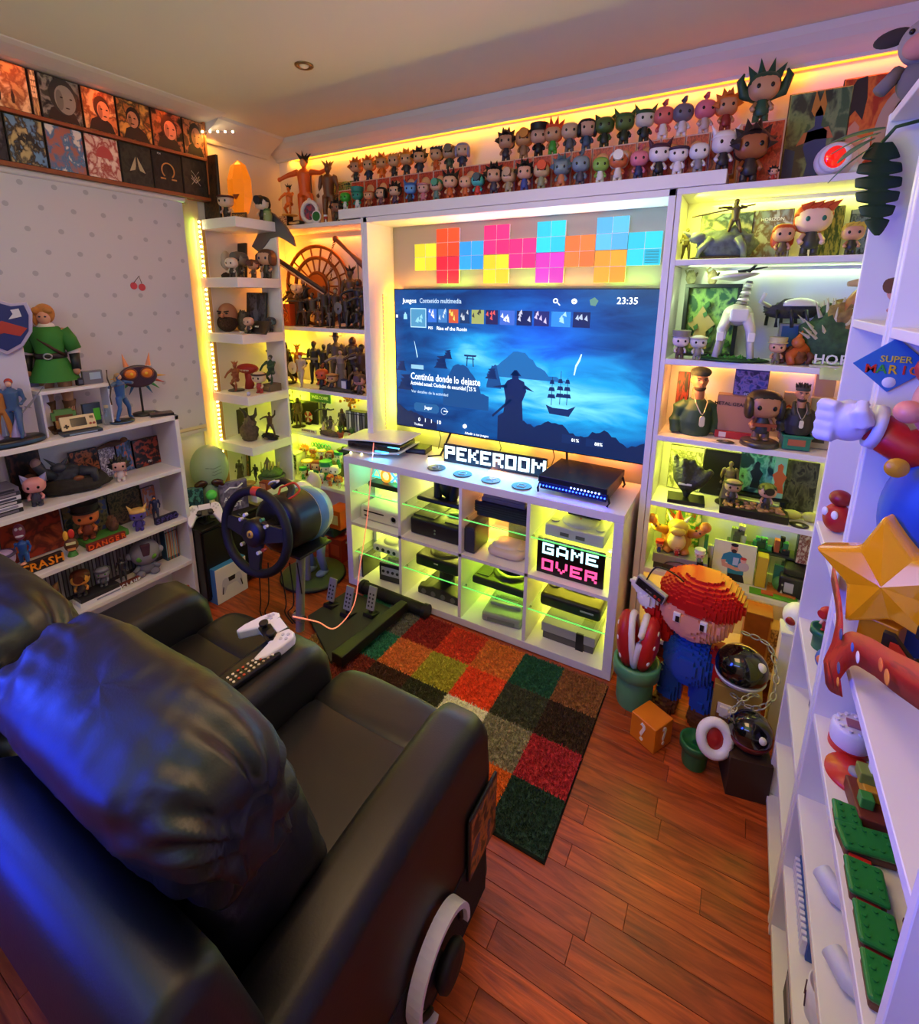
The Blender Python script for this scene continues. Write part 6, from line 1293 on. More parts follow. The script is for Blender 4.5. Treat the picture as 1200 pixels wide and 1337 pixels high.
me,dz = cm('hum_bow',lambda: human('bow')); o = obj('rider',me,P('#4a3a2c',.5),t,loc=(.02,0,.07)); o.scale = (.14,)*3; o = obj('rider_hair',cm('sh_long2',lambda: MB().sph((0,.012,.955),(.06,.066,.06),12,8).sph((0,.05,.88),(.06,.04,.1),10,8).mesh('hair')),P('#3a2418',.6),t,loc=(.02,0,.07)); o.scale = (.14,)*3
obj('spear',MB().cyl((-.13,-.03,.15),(.08,.0,.19),.003,n=6),P('#6a5a48',.4),t)
wchibi('small vinyl figure with flowing copper hair holding a bow',1021,292,z,.24,hair='long',hc='#b8481c',skin='#d09a78',body='#5a4838',rz=.1)
t = wchibi('large plush doll with big green eyes and swept red hair',1057,264,z,.25,hair='swept',hc='#c0441c',skin='#e8c0a8',body='#3a3a30',eyes='#2a6a58',rz=.1); t['category'] = 'plush'
wbox('green and yellow game box behind the red-haired plush doll',1068,1098,268,z,art('#6a8a3a','#a8a858','#30502c',73,5),y=.37)
wbox('blue-grey game case at the right end of the top right shelf',1106,1136,272,z,art('#3a4a60','#6a7a88','#202a38',74,5),y=.37,band='#8a9ab0')
wchibi('yellow-haired dark-bearded vinyl figure at the end of the top right shelf',1112,290,z,.22,hair='swept',hc='#c8a83a',skin='#c89070',body='#2c2820',rz=0)
# shelf 2 (z 1.378)
z = 1.3785
xa,xb = WX(890,.36,z+.1),WX(962,.36,z+.1); t = thing('shadow_box','black deep-framed shadow box with a leafy jungle diorama','picture',((xa+xb)/2,.36,z)); w = xb-xa; h = WH(371,xa,.33)-z
for a in ((-w/2,w/2,0,.014),(-w/2,w/2,h-.014,h),(-w/2,-w/2+.014,.014,h-.014),(w/2-.014,w/2,.014,h-.014)): rbox('frame',t,a[0],a[1],-.03,.03,a[2],a[3],P('#14181c',.4),.001,seg=1)
rbox('backdrop',t,-w/2+.01,w/2-.01,.015,.02,.01,h-.01,art('#2c5a3c','#88b060','#1c3a3c',75,4),.0005,seg=1)
b = MB(); rr = random.Random(4)
for i in range(26): x_,z_ = rr.uniform(-w*.4,w*.42),rr.uniform(.02,h*.7); b.prism([(x_,z_),(x_+.012,z_+.01),(x_+.008,z_+.028),(x_-.006,z_+.016)],rr.uniform(-.022,0),rr.uniform(.001,.004))
o = obj('leaf_layer',b,P('#3a6a34',.6),t); o['kind'] = 'stuff'
obj('figure_cutout',MB().prism([(-.07,.03),(-.05,.1),(-.08,.13),(-.05,.16),(-.03,.2),(-.01,.17),(.02,.13),(-.01,.1),(.0,.03)],-.012,-.008),P('#a8905a',.5),t)
zf = z+h
for u,lb,c_ in ((903,'tiny grey winged bird figurine on top of the shadow box','#8a8468'),(931,'tiny tan arched figurine on top of the shadow box','#b09a6a')):
    x = WX(u,.35,zf+.03); t = thing('figurine',lb,'figurine',(x,.35,zf)); rock('body','',(0,0,0),(.018,.012,.028),c_,u,parent=t); obj('wing',MB().tube([(-.012,0,.03),(-.024,0,.055),(-.01,0,.065)],.004,6),P(c_,.5),t); obj('tail',MB().tube([(.01,0,.02),(.022,0,.045)],.004,6),P('#4a4030',.5),t)
# long-necked robot
x = WX(960,.26,z+.1); hh = WH(349,x,.26)-z; t = thing('robot_model','tall white long-necked robot animal model on a green oval base','model',(x,.26,z),.15,s=hh)
obj('base',MB().sph((0,0,.015),(.36,.26,.018),28,6),P('#1c4a22',.8),t)
b = MB(); rr = random.Random(8)
for i in range(26): a = rr.uniform(0,6.28); r = rr.uniform(.05,.3); cone(b,(r*cos(a),r*.7*sin(a),.02),(0,0,rr.uniform(.02,.05)),.025,5)
o = obj('moss',b,P('#3a7a2c',.8),t); o['kind'] = 'stuff'
for i,(a,c_) in enumerate(((-.17,-.1),(.14,-.12),(-.12,.12),(.17,.1))):
    obj('leg',MB().tube([(a*.55,c_*.5,.5),(a*.9,c_,.34),(a*.95,c_,.2),(a*1.1,c_*1.1,.04)],[.065,.05,.032,.035],8),P('#d4cfc0',.4),t)
    obj('knee_plate',MB().cb((a*.95,c_*1.0-.03,.27),(.07,.04,.1)),P('#ece8dc',.4),t,bevel=.01)
obj('body',MB().sph((0,0,.5),(.15,.13,.12),16,10),P('#c8c2b0',.4),t); obj('chest_plate',MB().cb((0,-.1,.5),(.18,.08,.14)),P('#e4e0d4',.4),t,bevel=.02)
for k in range(8): f = k/7; obj('neck_segment',MB().cyl((.02+.05*f,0,.58+.036*k),(.022+.05*f,0,.606+.036*k),.07-.03*f,.055-.025*f,12),P(('#e8e4d8','#8a8678')[k % 2],.4),t)
obj('head_disc',MB().lathe([(.02,.86),(.2,.9),(.235,.915),(.2,.93),(.02,.95)],24,T(.02,0,0,ry=-.1)),P('#d4d0c4',.4),t); obj('head_fin',MB().cyl((-.05,0,.95),(.22,0,1.0),.02,.006,8),P('#2c2c2a',.4),t); obj('head_fin',MB().cyl((.05,0,.95),(.12,0,1.03),.02,.01,8),P('#3a3a36',.4),t)
wchibi('small white-faced vinyl figure at the far left of the second shelf',888,434,z,.215,hair='hat',hc='#8a8478',skin='#e8d8d0',body='#5a4438')
wchibi('small pale bony vinyl figure left of the long-necked robot',911,436,z,.215,hair='ring',hc='#b8b49c',skin='#d8d4c0',body='#8a8878')
t = thing('robot_model','black and white insect-like robot raised behind the blue box','model',(WX(1034,.33,z+.2),.33,z+.16),.2)
rock('body','',(0,0,.0),(.09,.04,.035),'#3a3a38',6,parent=t); obj('shell_plate',MB().sph((.02,-.02,.045),(.06,.035,.03),14,8,z0=0),P('#dcd8cc',.35),t); obj('mandible',MB().tube([(-.07,-.01,.04),(-.11,-.03,.06),(-.1,-.04,.09)],.008,6),P('#e0dccc',.4),t)
b = MB()
for i in range(6): s = (-1,1)[i % 2]; b.tube([(-.05+.04*(i//2),s*.03,.02),(-.06+.045*(i//2),s*.06,.03),(-.06+.05*(i//2),s*.07,-.03)],.006,6)
obj('leg',b,P('#2a2a2a',.4),t)
wbox('blue boxed figure with silver frame under the insect robot',1014,1053,423,z,P('#28587c',.4),y=.34,lean=0,d=.06,frame='#8a8c88',rim=.006)
wchibi('vinyl figure with cream leaf hat and brown round glasses',1014,443,z,.225,hair='hat',hc='#c8b880',skin='#d8a078',body='#7a6a50',rz=0)
t = thing('figurine','orange and brown ape-like figurine beside the glasses figure','figurine',(WX(1040,.25,z+.05),.25,z)); rock('body','',(0,0,0),(.035,.028,.04),'#7a4420',9,parent=t)
for s in (-1,1): obj('arm',MB().tube([(s*.025,0,.055),(s*.045,-.01,.03),(s*.04,-.02,.006)],.011,8),P('#6a3a1c',.6),t)
obj('head',MB().sph((0,-.015,.08),(.02,.02,.02)),P('#c86a2c',.5),t); obj('crest',MB().cyl((0,-.01,.09),(.01,0,.12),.012,.002,6),P('#e07a24',.5),t)
t = thing('robot_model','large spiny green and orange dragon-like robot at the right of the second shelf','model',(WX(1086,.27,z+.08),.27,z),-.2)
rock('body','',(0,0,.02),(.10,.06,.10),'#34502c',12,parent=t); rock('shoulder','',(.03,0,.12),(.06,.05,.06),'#8a6a34',13,parent=t)
obj('neck',MB().tube([(.03,0,.17),(.06,-.01,.24),(.10,-.03,.29)],[.04,.03,.02],10),P('#b06a2c',.5),t); obj('head',MB().cyl((.09,-.03,.29),(.02,-.06,.28),.022,.008,8).sph((.1,-.03,.295),(.025,.02,.02)),P('#c8a878',.5),t); b = MB(); rr = random.Random(3)
for i in range(34): a = rr.uniform(0,6.28); e_ = rr.uniform(.1,1.4); p_ = V((.09*cos(a)*cos(e_),.055*sin(a)*cos(e_),.08+.1*sin(e_))); cone(b,tuple(p_),tuple((p_-V((0,0,.06)))*.5),.008,5)
o = obj('spines',b,P('#c8bc98',.5),t); o['kind'] = 'stuff'
b = MB()
for i in range(4): b.tube([((-.07,.07,-.05,.06)[i],(-.03,-.04,.04,.03)[i],.06),((-.11,.1,-.08,.09)[i],(-.06,-.07,.06,.05)[i],.03),((-.1,.11,-.09,.1)[i],(-.08,-.08,.07,.06)[i],.004)],[.026,.018,.012],8)
obj('leg',b,P('#c05a24',.5),t)
t = thing('letter_sign','three white handmade letters in front of the green dragon-like robot','sign',(WX(1090,.2,z+.02),.2,z),.05)
for k,ch in enumerate('HOR'): text(ch,.045,P('#e4e2d8',.4),t,T(-.045+k*.035,0,.028) @ FRONT,name='letter',ext=.004)
rbox('foot',t,-.07,.06,-.012,.012,0,.008,P('#c8c4a8',.5),.002)
t = thing('paper_map','crumpled pale green paper hanging over the edge of the second shelf','paper',(WX(1098,.2,z),.2,z)); b = MB(); vs = []; n = 10
for i in range(n+1):
    for j in range(5): vs.append((-.06+.14*i/n,.06-.1*(j/4) if j < 3 else .01-.018*(j-2),(.004*math.sin(i*1.7)+.004*(j % 2)) if j < 3 else -.02*(j-2)))
b.add(vs,[(i*5+j,i*5+j+1,i*5+j+6,i*5+j+5) for i in range(n) for j in range(4)],T(0,-.02,.006),True); o = obj('sheet',b,P('#b8c48a',.7),t); s = o.modifiers.new('s','SOLIDIFY'); s.thickness = .001; obj('printed_line',MB().cb((0,.02,.0075),(.1,.004,.001)),P('#4a6a3a',.6),t)
# shelf 3 (z 1.067)
z = 1.0675
x = WX(909,.29,z+.1); h = WH(479,x,.28)-z; bust('bust','large bust of a bearded soldier in a green coat and mottled beret',(x,.29,z),h/.97,'#23442f','#b07850','#3a2c1c','beret',rz=.35)
wbox('black and red game case behind the beret bust',880,896,486,z,art('#1a1414','#a82c1c','#141010',81,4),y=.39)
wbox('tan retail box with dark lettering above a red tray',934,990,516,z,P('#a0765c',.5),y=.33,lean=0,d=.07,frame='#8a6450',title='METAL GEAR SOLID',tsz=.019,tcol='#2c1c14',tz=.8)
t = bpy.data.objects['game_box'] if False else None
xa,xb = WX(934,.29,z+.03),WX(990,.29,z+.03); tt = thing('red_tray','red low tray under the tan retail box','box',((xa+xb)/2,.285,z)); rbox('tray',tt,-(xb-xa)/2,(xb-xa)/2,-.008,.006,0,.028,P('#a82420',.5),.001); rbox('tray_label',tt,-.06,-.035,-.0095,-.0075,.034-.03,.024,P('#d8c8b8',.5),.0003,seg=1)
zz = z+.175; xa,xb = WX(957,.345,zz),WX(1001,.345,zz); box_item('game_box','violet game case with red-white base lying on top of the tan box',((xa+xb)/2,.345,WH(516,xa,.345)),xb-xa,WH(479,xa,.345)-WH(516,xa,.345),.03,art('#4a5a9a','#8a7ab0','#30345a',82,5),lean=0,band='#3a4a7a',title='SOLID',tsz=.014,tz=.1)
q = spot(993,.24,z); h = WH(509,q[0],.24)-z
t = chibi('vinyl_figure','soldier vinyl figure with dark curled hair on a round metal base',(q[0],q[1],z+.02),h-.02,'bob','#1c1814','#b07a58','#3a3c3c',rz=.2,legs='#6a5240',extra=lambda t: [obj('rifle',MB().cb((.0,-.2,.34),(.4,.05,.06)).cb((.08,-.2,.28),(.05,.04,.1)),P('#8a3a28',.4),t)])
obj('base',MB().lathe([(.3,-.12),(.34,-.1),(.33,-.02),(.3,0),(0,0)],32),P('#55524a',.3,metal=.5),t)
t = thing('medal_dish','small flat metal dish lying in front of the tan box','dish',spot(949,.205,z)); obj('dish',MB().lathe([(0,.002),(.022,.002),(.03,.006),(.032,.004)],26,T(s=(1,.6,1))),P('#55584a',.3,metal=.6),t); obj('coin',MB().cyl((0,0,.003),(0,0,.006),.01,n=16),P('#a8a890',.3,metal=.6),t)
x = WX(1041,.27,z+.1); h = WH(498,x,.27)-z; bust('bust','bust of a spiky-haired soldier with headband on a teal plinth',(x,.25,z+.058),(h-.058)/1.0,'#2c2a20','#b8805c','#3a2c1c','band',rz=.1,base='#1c7a5c')
wbox('beige upright box behind the headband bust',1054,1080,487,z,P('#b89a80',.6),y=.385,lean=0,d=.04,frame='#a08468'); wbox('pale retail box with printed soldier silhouette, right of the headband bust',1052,1086,520,z,P('#a89c90',.6),y=.31,lean=0,d=.04,frame='#98887a',fig=('#3a3430',0))
wbox('pale box with red print standing left of the headband bust',1018,1034,512,z,P('#c8a890',.6),y=.385,lean=0,d=.03,frame='#a08468',fig=('#b8502c',0))
# shelf 4 (z .785)
z = .7855
wbox('pale green game case behind the dark coral sculpture',872,916,584,z,art('#c8c8a0','#7a7a50','#e0dcb8',83,4),y=.38,band='#d8d4b8',title='PS5',tsz=.010,tcol='#20201c',tz=.93)
x = WX(897,.26,z+.05); t = thing('sculpture','dark claw-like coral sculpture on a black slab','sculpture',(x,.25,z),.1)
rbox('slab',t,-.07,.07,-.05,.05,0,.016,P('#101418',.3),.002); h = WH(595,x,.25)-z; b = MB().tube([(0,0,.016),(.0,0,.08)],[.01,.03],10)
for (dx,dy,k) in ((-.06,0,1.0),(-.025,-.01,.95),(.01,0,.93),(.04,.0,.8),(.085,-.01,.75)): b.tube([(0,0,.07),(dx*.5,dy,h*.5),(dx,dy,h*k)],[.035,.028,.013],10)
obj('claw',remesh(b,'claw',.006),mat('dark_coral','#23261c',.5,var=.4,bump=.5,bscale=90),t); obj('bone_strip',MB().cb((-.01,-.032,h*.42),(.05,.006,.008)),P('#d8d8c0',.5),t)
wbox('black square game box beside the coral sculpture',917,965,590,z,P('#0c0e10',.35),y=.38,frame='#0a0b0c',title='ED',tsz=.012,tcol='#3a3c3c',tz=.15)
pstat('small golden robed statuette before the black box',952,602,.31,z,'stand',c_='#7a6a40',dress='#6a5c38',base='#2a2618')
zz = z+.045; t = thing('display_tray','dark riser shelf holding the green game boxes','stand',(WX(990,.36,z+.02),.36,z)); rbox('board',t,-.09,.10,-.03,.03,.035,.044,P('#15180f',.4),.001); rbox('leg',t,-.085,-.075,-.025,.025,0,.035,P('#15180f',.4),.001); rbox('leg',t,.085,.095,-.025,.025,0,.035,P('#15180f',.4),.001)
wbox('green-lit game box with dark forest picture on the riser',964,1010,588,zz,art('#2c8a6a','#7ac8a0','#14403a',84,3.5),y=.37,lean=0,fig=('#0e2a24',0)); wbox('pale green retail box with orange round label on the riser',1008,1024,590,zz,P('#88c8a0',.5),y=.35,lean=0,frame='#6ab090',fig=('#c8602c',0))
t = thing('diorama','black tray diorama of stones with two vinyl figures on it','diorama',(WX(982,.235,z),.235,z),.03); rbox('tray',t,-.115,.115,-.045,.05,0,.03,P('#0c0c0a',.4),.003); b = MB(); rr = random.Random(2)
for i in range(60): x_,y_ = rr.uniform(-.1,.1),rr.uniform(-.035,.04); b.sph((x_,y_,.032),(rr.uniform(.006,.014),rr.uniform(.005,.01),.006),7,4)
o = obj('stones',b,mat('tray_stones','#a87a50',.8,var=.5,bscale=40),t); o['kind'] = 'stuff'
for u,hr,hc,sk,lb in ((957,'ring','#2c2c20','#a88868','masked vinyl figure with dark hood on the stone tray'),(1002,'cap','#1f1812','#c8987a','vinyl figure with brown hair lying forward on the stone tray')):
    chibi('vinyl_figure',lb,(WX(u,.235,z+.1),.235,z+.036),.10,hr,hc,sk,'#3a3428',rz=.15)
wbox('dark framed engraving of a dragon-like rock at the right of the fourth shelf',1020,1064,604,z,art('#16180f','#3a3c2c','#0c0e0a',85,4,c4='#55583f'),y=.36,lean=.12,name='framed_engraving',cat='picture')
t = thing('disc','dark disc with pale centre lying at the front of the fourth shelf','disc',spot(1046,.215,z)); obj('disc',MB().lathe([(.008,0),(.03,0),(.031,.003),(.008,.003)],30),P('#23241c',.3),t); obj('disc_centre',MB().lathe([(.003,.003),(.01,.0035)],16),P('#c8c8b8',.4),t)
t = thing('stuffed_roll','yellow-green soft round cushion ornaments behind the disc','ornament',(WX(1046,.27,z+.02),.27,z),0); obj('roll',MB().sph((-.03,0,.018),(.035,.02,.018)).sph((.03,0,.02),(.03,.02,.02)),P('#b8b858',.5),t); obj('tie',MB().cb((0,0,.016),(.012,.02,.01)),P('#8a8a40',.5),t)
# shelf 5 (z .475)
z = .4755
t = thing('beast_figurine','orange horned beast figurine with raised fists and red crest','figurine',(WX(884,.25,z+.15),.25,z+.075),.1)
obj('body',remesh(MB().sph((0,0,.055),(.05,.045,.055)).sph((0,.02,.05),(.062,.05,.055)).tube([(-.03,-.01,.02),(-.04,-.02,.0)],.02,8).tube([(.03,-.01,.02),(.04,-.02,.0)],.02,8),'body',.005),P('#b8742c',.5),t)
obj('belly',MB().sph((0,-.03,.06),(.036,.025,.042),16,10),P('#e0c878',.5),t); obj('head',MB().sph((0,-.02,.125),(.04,.035,.03)).sph((0,-.045,.112),(.032,.022,.02)),P('#c8a83c',.5),t); obj('crest',MB().cyl((0,0,.145),(0,.01,.185),.022,.003,8),P('#c42c18',.5),t)
for s in (-1,1): obj('arm',MB().tube([(s*.045,0,.09),(s*.08,-.01,.10),(s*.10,-.02,.13)],[.02,.017,.016],8),P('#b8742c',.5),t); obj('fist',MB().sph((s*.102,-.022,.14),.022),P('#d07a34',.5),t); obj('horn',MB().cyl((s*.026,-.01,.145),(s*.045,-.01,.175),.009,.001,8),P('#e8e0c8',.5),t); obj('cuff',MB().tube([(s*.085+.016*cos(a),-.012+.016*sin(a),.112) for a in (0,1.57,3.14,4.71)],.005,6,closed=True),P('#17140f',.5),t)
t = thing('game_console','grey boxy retro console with dark base under the beast figurine','console',(WX(889,.25,z+.03),.26,z),.03); rbox('upper_case',t,-.11,.1,-.06,.07,.03,.072,P('#8a8474',.5),.002); rbox('lower_case',t,-.105,.095,-.055,.065,0,.03,P('#3a3830',.5),.002); rbox('stripe',t,.06,.085,-.0615,-.05,0,.072,P('#14140f',.4),.001)
for u,lb,bc,hc in ((860,'small red and blue figure at the left front of the grey retro console','#2c3c8a','#b82c20'),(883,'small red figure before the orange beast','#b02c1c','#b82c20')): chibi('vinyl_figure',lb,(WX(u,.2,z+.09),.215,z+.073),.05,'hat',hc,'#d89a78',bc,rz=.1)
chibi('vinyl_figure','small green-white mushroom-hatted figure on the black stand',(WX(912,.205,z+.06),.21,z+.062),.062,'hat','#d8dcc8','#e0c8a0','#6a8a5a',rz=.1)
t = thing('cartridge_stand','upright black block with cable under the mushroom-hatted figure','box',(WX(912,.205,z+.03),.21,z)); rbox('block',t,-.016,.016,-.016,.016,0,.06,GK,.002); obj('lead',MB().tube(smooth([V((-.01,-.017,.02)),V((-.06,-.02,.055)),V((-.12,-.02,.045)),V((-.14,-.02,.01))],5),.0025,6),GK,t)
def brick_scene(label,u,y,z,w,d,h,seed,cols,rz=0,name='brick_model'):
    t = thing(name,label,'brick model',(WX(u,y,z+h/2),y,z),rz); rr = random.Random(seed); obj('base_plate',MB().box(-w/2,w/2,-d/2,d/2,0,.006),P(cols[0],.5),t)
    for k in range(10):
        bw,bd,bh = rr.uniform(.012,w*.35),rr.uniform(.012,d*.6),rr.uniform(.01,h*.6); x_,y_ = rr.uniform(-w/2,w/2-bw),rr.uniform(-d/2,d/2-bd); z_ = .006 if k < 5 else rr.uniform(.006,h*.55)
        c_ = cols[1+k % (len(cols)-1)]; b = MB().box(x_,x_+bw,y_,y_+bd,z_ if k < 5 else .006,(z_ if k < 5 else z_)+bh)
        for i in range(int(bw/.009)):
            for j in range(int(bd/.009)): b.cyl((x_+.0045+i*.009,y_+.0045+j*.009,z_+bh),(x_+.0045+i*.009,y_+.0045+j*.009,z_+bh+.002),.0026,n=6)
        obj('brick',b,P(c_,.35),t)
    return t
GB = ['#2c6a34','#3a8a44','#d8d4a8','#1c5a30','#c8b898','#8a8a80']
brick_scene('pale green brick-built tower scene right of the beast figurine',928,.31,z,.09,.06,.15,5,GB); wbox('red and green comic case behind the beast figurine',866,912,668,z,art('#a82c24','#3a8a4a','#e8d0a0',86,6),y=.385,lean=.02)
t = thing('riser','dark glass riser at the back of the fifth shelf','stand',(WX(985,.36,z+.05),.36,z)); rbox('board',t,-.11,.16,-.045,.035,.12,.128,P('#3a4030',.3),.001); rbox('leg',t,-.10,-.09,-.04,.03,0,.12,P('#3a4030',.3),.001); rbox('leg',t,.14,.15,-.04,.03,0,.12,P('#3a4030',.3),.001)
brick_scene('small brick-built castle block on the riser, above the family photo',966,.35,z+.1285,.07,.05,.10,6,['#2c5a34','#4a4a40','#8a9a60','#2a3a2c','#b8b090']); brick_scene('low green brick landscape on the riser',997,.35,z+.1285,.08,.05,.05,7,['#1f6a38','#2c8a4c','#1c4a2c','#4aa060']); brick_scene('black and green brick vehicle on the riser',1020,.35,z+.1285,.06,.05,.06,8,['#1a1c18','#2c2c28','#3a8a4a','#b85a30','#101010'])
# family photo canvas
xa,xb = WX(931,.27,z+.08),WX(986,.27,z+.08); w = xb-xa; t = thing('photo_print','square photo print of a bearded man in teal shirt holding a baby','photo',((xa+xb)/2,.26,z)); t.rotation_euler = (-.12,0,.04); h = w*1.06
rbox('canvas',t,-w/2,w/2,-.004,.008,0,h,P('#d8d8a8',.6),.001,seg=1)
def pp(nm,pl,c_,k): obj(nm,MB().prism([(a*w,b_*h) for a,b_ in pl],-.0046-.0003*k,-.0038-.0003*k),P(c_,.6),t)
def el(cx,cz,rx,rz_,n=18): return [(cx+rx*cos(2*pi*i/n),cz+rz_*sin(2*pi*i/n)) for i in range(n)]
pp('printed_trousers',[(-.1,.0),(-.12,.22),(.24,.22),(.3,.0)],'#17181c',0); pp('printed_shirt',[(-.12,.18),(-.14,.45),(-.3,.5),(-.26,.66),(-.12,.74),(.12,.74),(.24,.62),(.26,.2)],'#1f7a8a',1); pp('printed_emblem',[(-.02,.42),(.1,.42),(.12,.62),(-.02,.62)],'#a8b8c0',2)
pp('printed_arm',[(-.3,.5),(-.26,.34),(.1,.28),(.3,.32),(.28,.4),(.05,.37),(-.2,.44),(-.18,.52)],'#c8906a',3); pp('printed_face',el(-.02,.84,.085,.11),'#c8906a',4); pp('printed_beard',el(-.02,.78,.065,.05),'#3a2418',5); pp('printed_hair',el(-.02,.94,.09,.045),'#1c1410',5)
pp('printed_baby',el(.24,.42,.13,.12),'#b8a8a0',4); pp('printed_baby_head',el(.22,.58,.07,.07),'#d8a088',5); pp('printed_baby_cap',el(.22,.63,.075,.035),'#c03020',6)
wbox('yellow box standing beside the photo print',987,1001,725,z,P('#c8a828',.5),y=.28,lean=0,d=.05,frame='#b8982c'); 
t = thing('display_case','clear display case with green brick scene on an orange plate','display case',(WX(1022,.27,z+.05),.26,z+.001),-.1)
rbox('case',t,-.05,.05,-.04,.04,0,.12,mat('clear_case','#ffffff',.05,trans=1.,alpha=.25),.001,seg=1); rbox('plate',t,-.048,.048,-.038,.038,.001,.01,P('#c8702c',.5),.001)
obj('hedge',MB().sph((-.01,0,.035),(.025,.02,.03)).sph((.02,.01,.025),(.018,.015,.02)),P('#4a8a2c',.6),t); obj('wall_piece',MB().cb((.0,.025,.06),(.07,.01,.08)),P('#2c7a4a',.5),t); obj('small_figure',MB().cyl((0,-.015,.01),(0,-.015,.04),.01,.006,8).sph((0,-.015,.045),.009),P('#c8c8a8',.5),t)
t = thing('green_plate','lime green brick plate lying at the front right of the fifth shelf','brick model',(WX(1017,.21,z),.215,z)); rbox('plate',t,-.1,.06,-.022,.022,0,.006,P('#5aa82c',.4),.001,seg=1); rbox('photo_tile',t,-.06,-.02,-.015,.01,.006,.012,P('#c85a34',.5),.001,seg=1)
t = thing('game_console','black sloped console at the right end of the fifth shelf','console',(WX(1052,.3,z+.1),.3,z),-.1); rbox('case',t,-.08,.08,-.07,.07,.0,.085,P('#17181a',.4),.01); rbox('lid',t,-.07,.07,-.06,.05,.085,.115,P('#101112',.35),.008); rbox('label',t,-.06,-.03,-.0715,-.069,.02,.06,P('#b8b8b0',.4),.001)
wbox('tan box with red-brown print above the black sloped console',1040,1072,685,z+.117,art('#c8b088','#8a3c28','#e0cca0',87,7),y=.33,lean=0,d=.05)
# bottom bay
z = .1505
wbox('orange-brown wooden crate in the bottom right bay',968,1003,795,z,mat('crate_wood','#9a5a28',.6,var=.2,bscale=20),y=.31,lean=0,d=.10,frame='#8a5024',name='wooden_crate',cat='crate'); wbox('pixel-pattern tan box beside the wooden crate',1000,1040,820,z,art('#b8843c','#6a3c1c','#d8a858',88,9),y=.24,lean=0,d=.08,frame='#8a5c2c')
wbox('dark red-brown case lying in the bottom right bay',1030,1068,812,z,art('#6a2c1c','#3a1c14','#8a4424',89,5),y=.36,lean=.1); wbox('grey and black device box left of the brick figure',848,868,812,z,art('#2c2c2c','#6a6a64','#1a1a1a',90,5),y=.24,lean=0,d=.05)
t = thing('ghost_ornament','small white round ghost-like ornament with dark mouth by the right bookcase','ornament',(2.075,.06,.455)); obj('body',MB().sph((0,0,.05),(.045,.045,.05),22,14),P('#e4e2e8',.35),t); obj('mouth',MB().sph((-.02,-.036,.045),(.018,.01,.016),12,8),P('#8a1c24',.3),t); obj('foot',MB().lathe([(.03,-.0),(.02,.01)],14),P('#c8c8cc',.4),t)
t = thing('pillar_box','slim white display column at the corner under the small white ornament','stand',(2.075,.06,0)); rbox('column',t,-.04,.04,-.04,.04,.002,.452,P('#d8d4d8',.5),.002); rbox('column_cap',t,-.044,.044,-.044,.044,.445,.4545,P('#e4e0e4',.5),.001)
# ------------------------------------------------------------------ corner shelves by the bulb post
def CP(u,y,z,xm=-.545):
    x = WX(u,y,z+.04)
    if x > xm: x = xm; y = solve('u','y',u,x=x,z=z+.04)
    return x,min(y,.06)
def cbox(label,u0,u1,v0,z,m,y,**k): return wbox(label,u0,u1,v0,z,m,y=y,**k)
def cch(label,u,v,z,y,**k):
    x,y = CP(u,y,z) if y < .15 else (WX(u,y,z+.04),y); h = WH(v,x,y)-z; return chibi('vinyl_figure',label,(x,y,z+.0005),h,**k)
def cst(label,u,v,z,y,pose='stand',**k):
    x,y = CP(u,y,z) if y < .15 else (WX(u,y,z+.1),y); h = WH(v,x,y)-z; return statue('statue',label,(x,y,z+.0005),h,pose,**k)
SK,SK2 = '#c89070','#b88060'
z = 2.0005
cbox('dark brown tall panel with gold specks at the left end of the top corner shelf',264,288,204,z,art('#2a1c12','#4a3018','#1a120c',101,9),-.11,lean=.02,name='wall_panel',cat='picture')
x = WX(315,.0,z+.1); t = thing('amber_crystal','translucent amber faceted crystal head ornament on the top corner shelf','ornament',(x,.0,z),.3); h = WH(207,x,0)-z
b = MB().sph((0,0,h*.52),(.075,.04,h*.46),7,5); b.s = [False]*len(b.s); obj('crystal',b,mat('amber','#e08a20',.15,trans=.6,em='#ff9a20',es=.25),t); obj('facet',MB().prism([(-.02,h*.42),(.02,h*.42),(0,h*.34)],-.046,-.038),P('#8a4a18',.4),t); rbox('foot',t,-.05,.05,-.025,.025,0,.015,P('#5a3818',.5),.002)
cch('bald bearded vinyl figure at the left of the top corner shelf',296,252,z,-.1,hair='ring',hc='#4a1c14',skin='#d0b0a0',body='#2c241f',rz=.3)
cch('vinyl figure with black helmet and pale face on the top corner shelf',343,256,z,-.06,hair='cap',hc='#101010',skin='#d8c0b0',body='#15151a',rz=.3)
t = thing('letter_plaque','gold letters on a low plaque before the amber crystal','sign',(WX(313,-.08,z),-.08,z),.25); rbox('plaque',t,-.045,.045,-.004,.006,0,.032,P('#5a4020',.5),.001); text('THE LAST',.018,P('#e0a848',.3,metal=.5),t,T(0,-.0048,.016) @ FRONT)
t = thing('green_jar','small green-lidded jar behind the helmeted figure on the top corner shelf','jar',(*CP(352,.04,z,-.525),z)); obj('jar_body',MB().lathe([(.022,0),(.026,.03),(.02,.055)],18),P('#8a9a60',.4),t); obj('lid',MB().lathe([(.021,.055),(.021,.065),(0,.068)],18),P('#4a6a3a',.4),t)
z = 1.7005
t = thing('mask_bust','large white and charcoal domed mask bust on the second corner shelf','bust',(WX(287,-.02,z+.08),-.02,z),.5)
obj('dome',MB().sph((0,0,.085),(.058,.06,.065),24,16),P('#9a948c',.5),t); obj('collar',MB().lathe([(.06,0),(.062,.02),(.045,.045)],22),P('#26221f',.6),t); obj('horn_plate',MB().sph((.045,-.01,.1),(.022,.05,.055),14,10),P('#b8b0a8',.5),t); obj('muzzle',MB().sph((-.01,-.055,.055),(.03,.015,.022),14,8),P('#2a2624',.5),t)
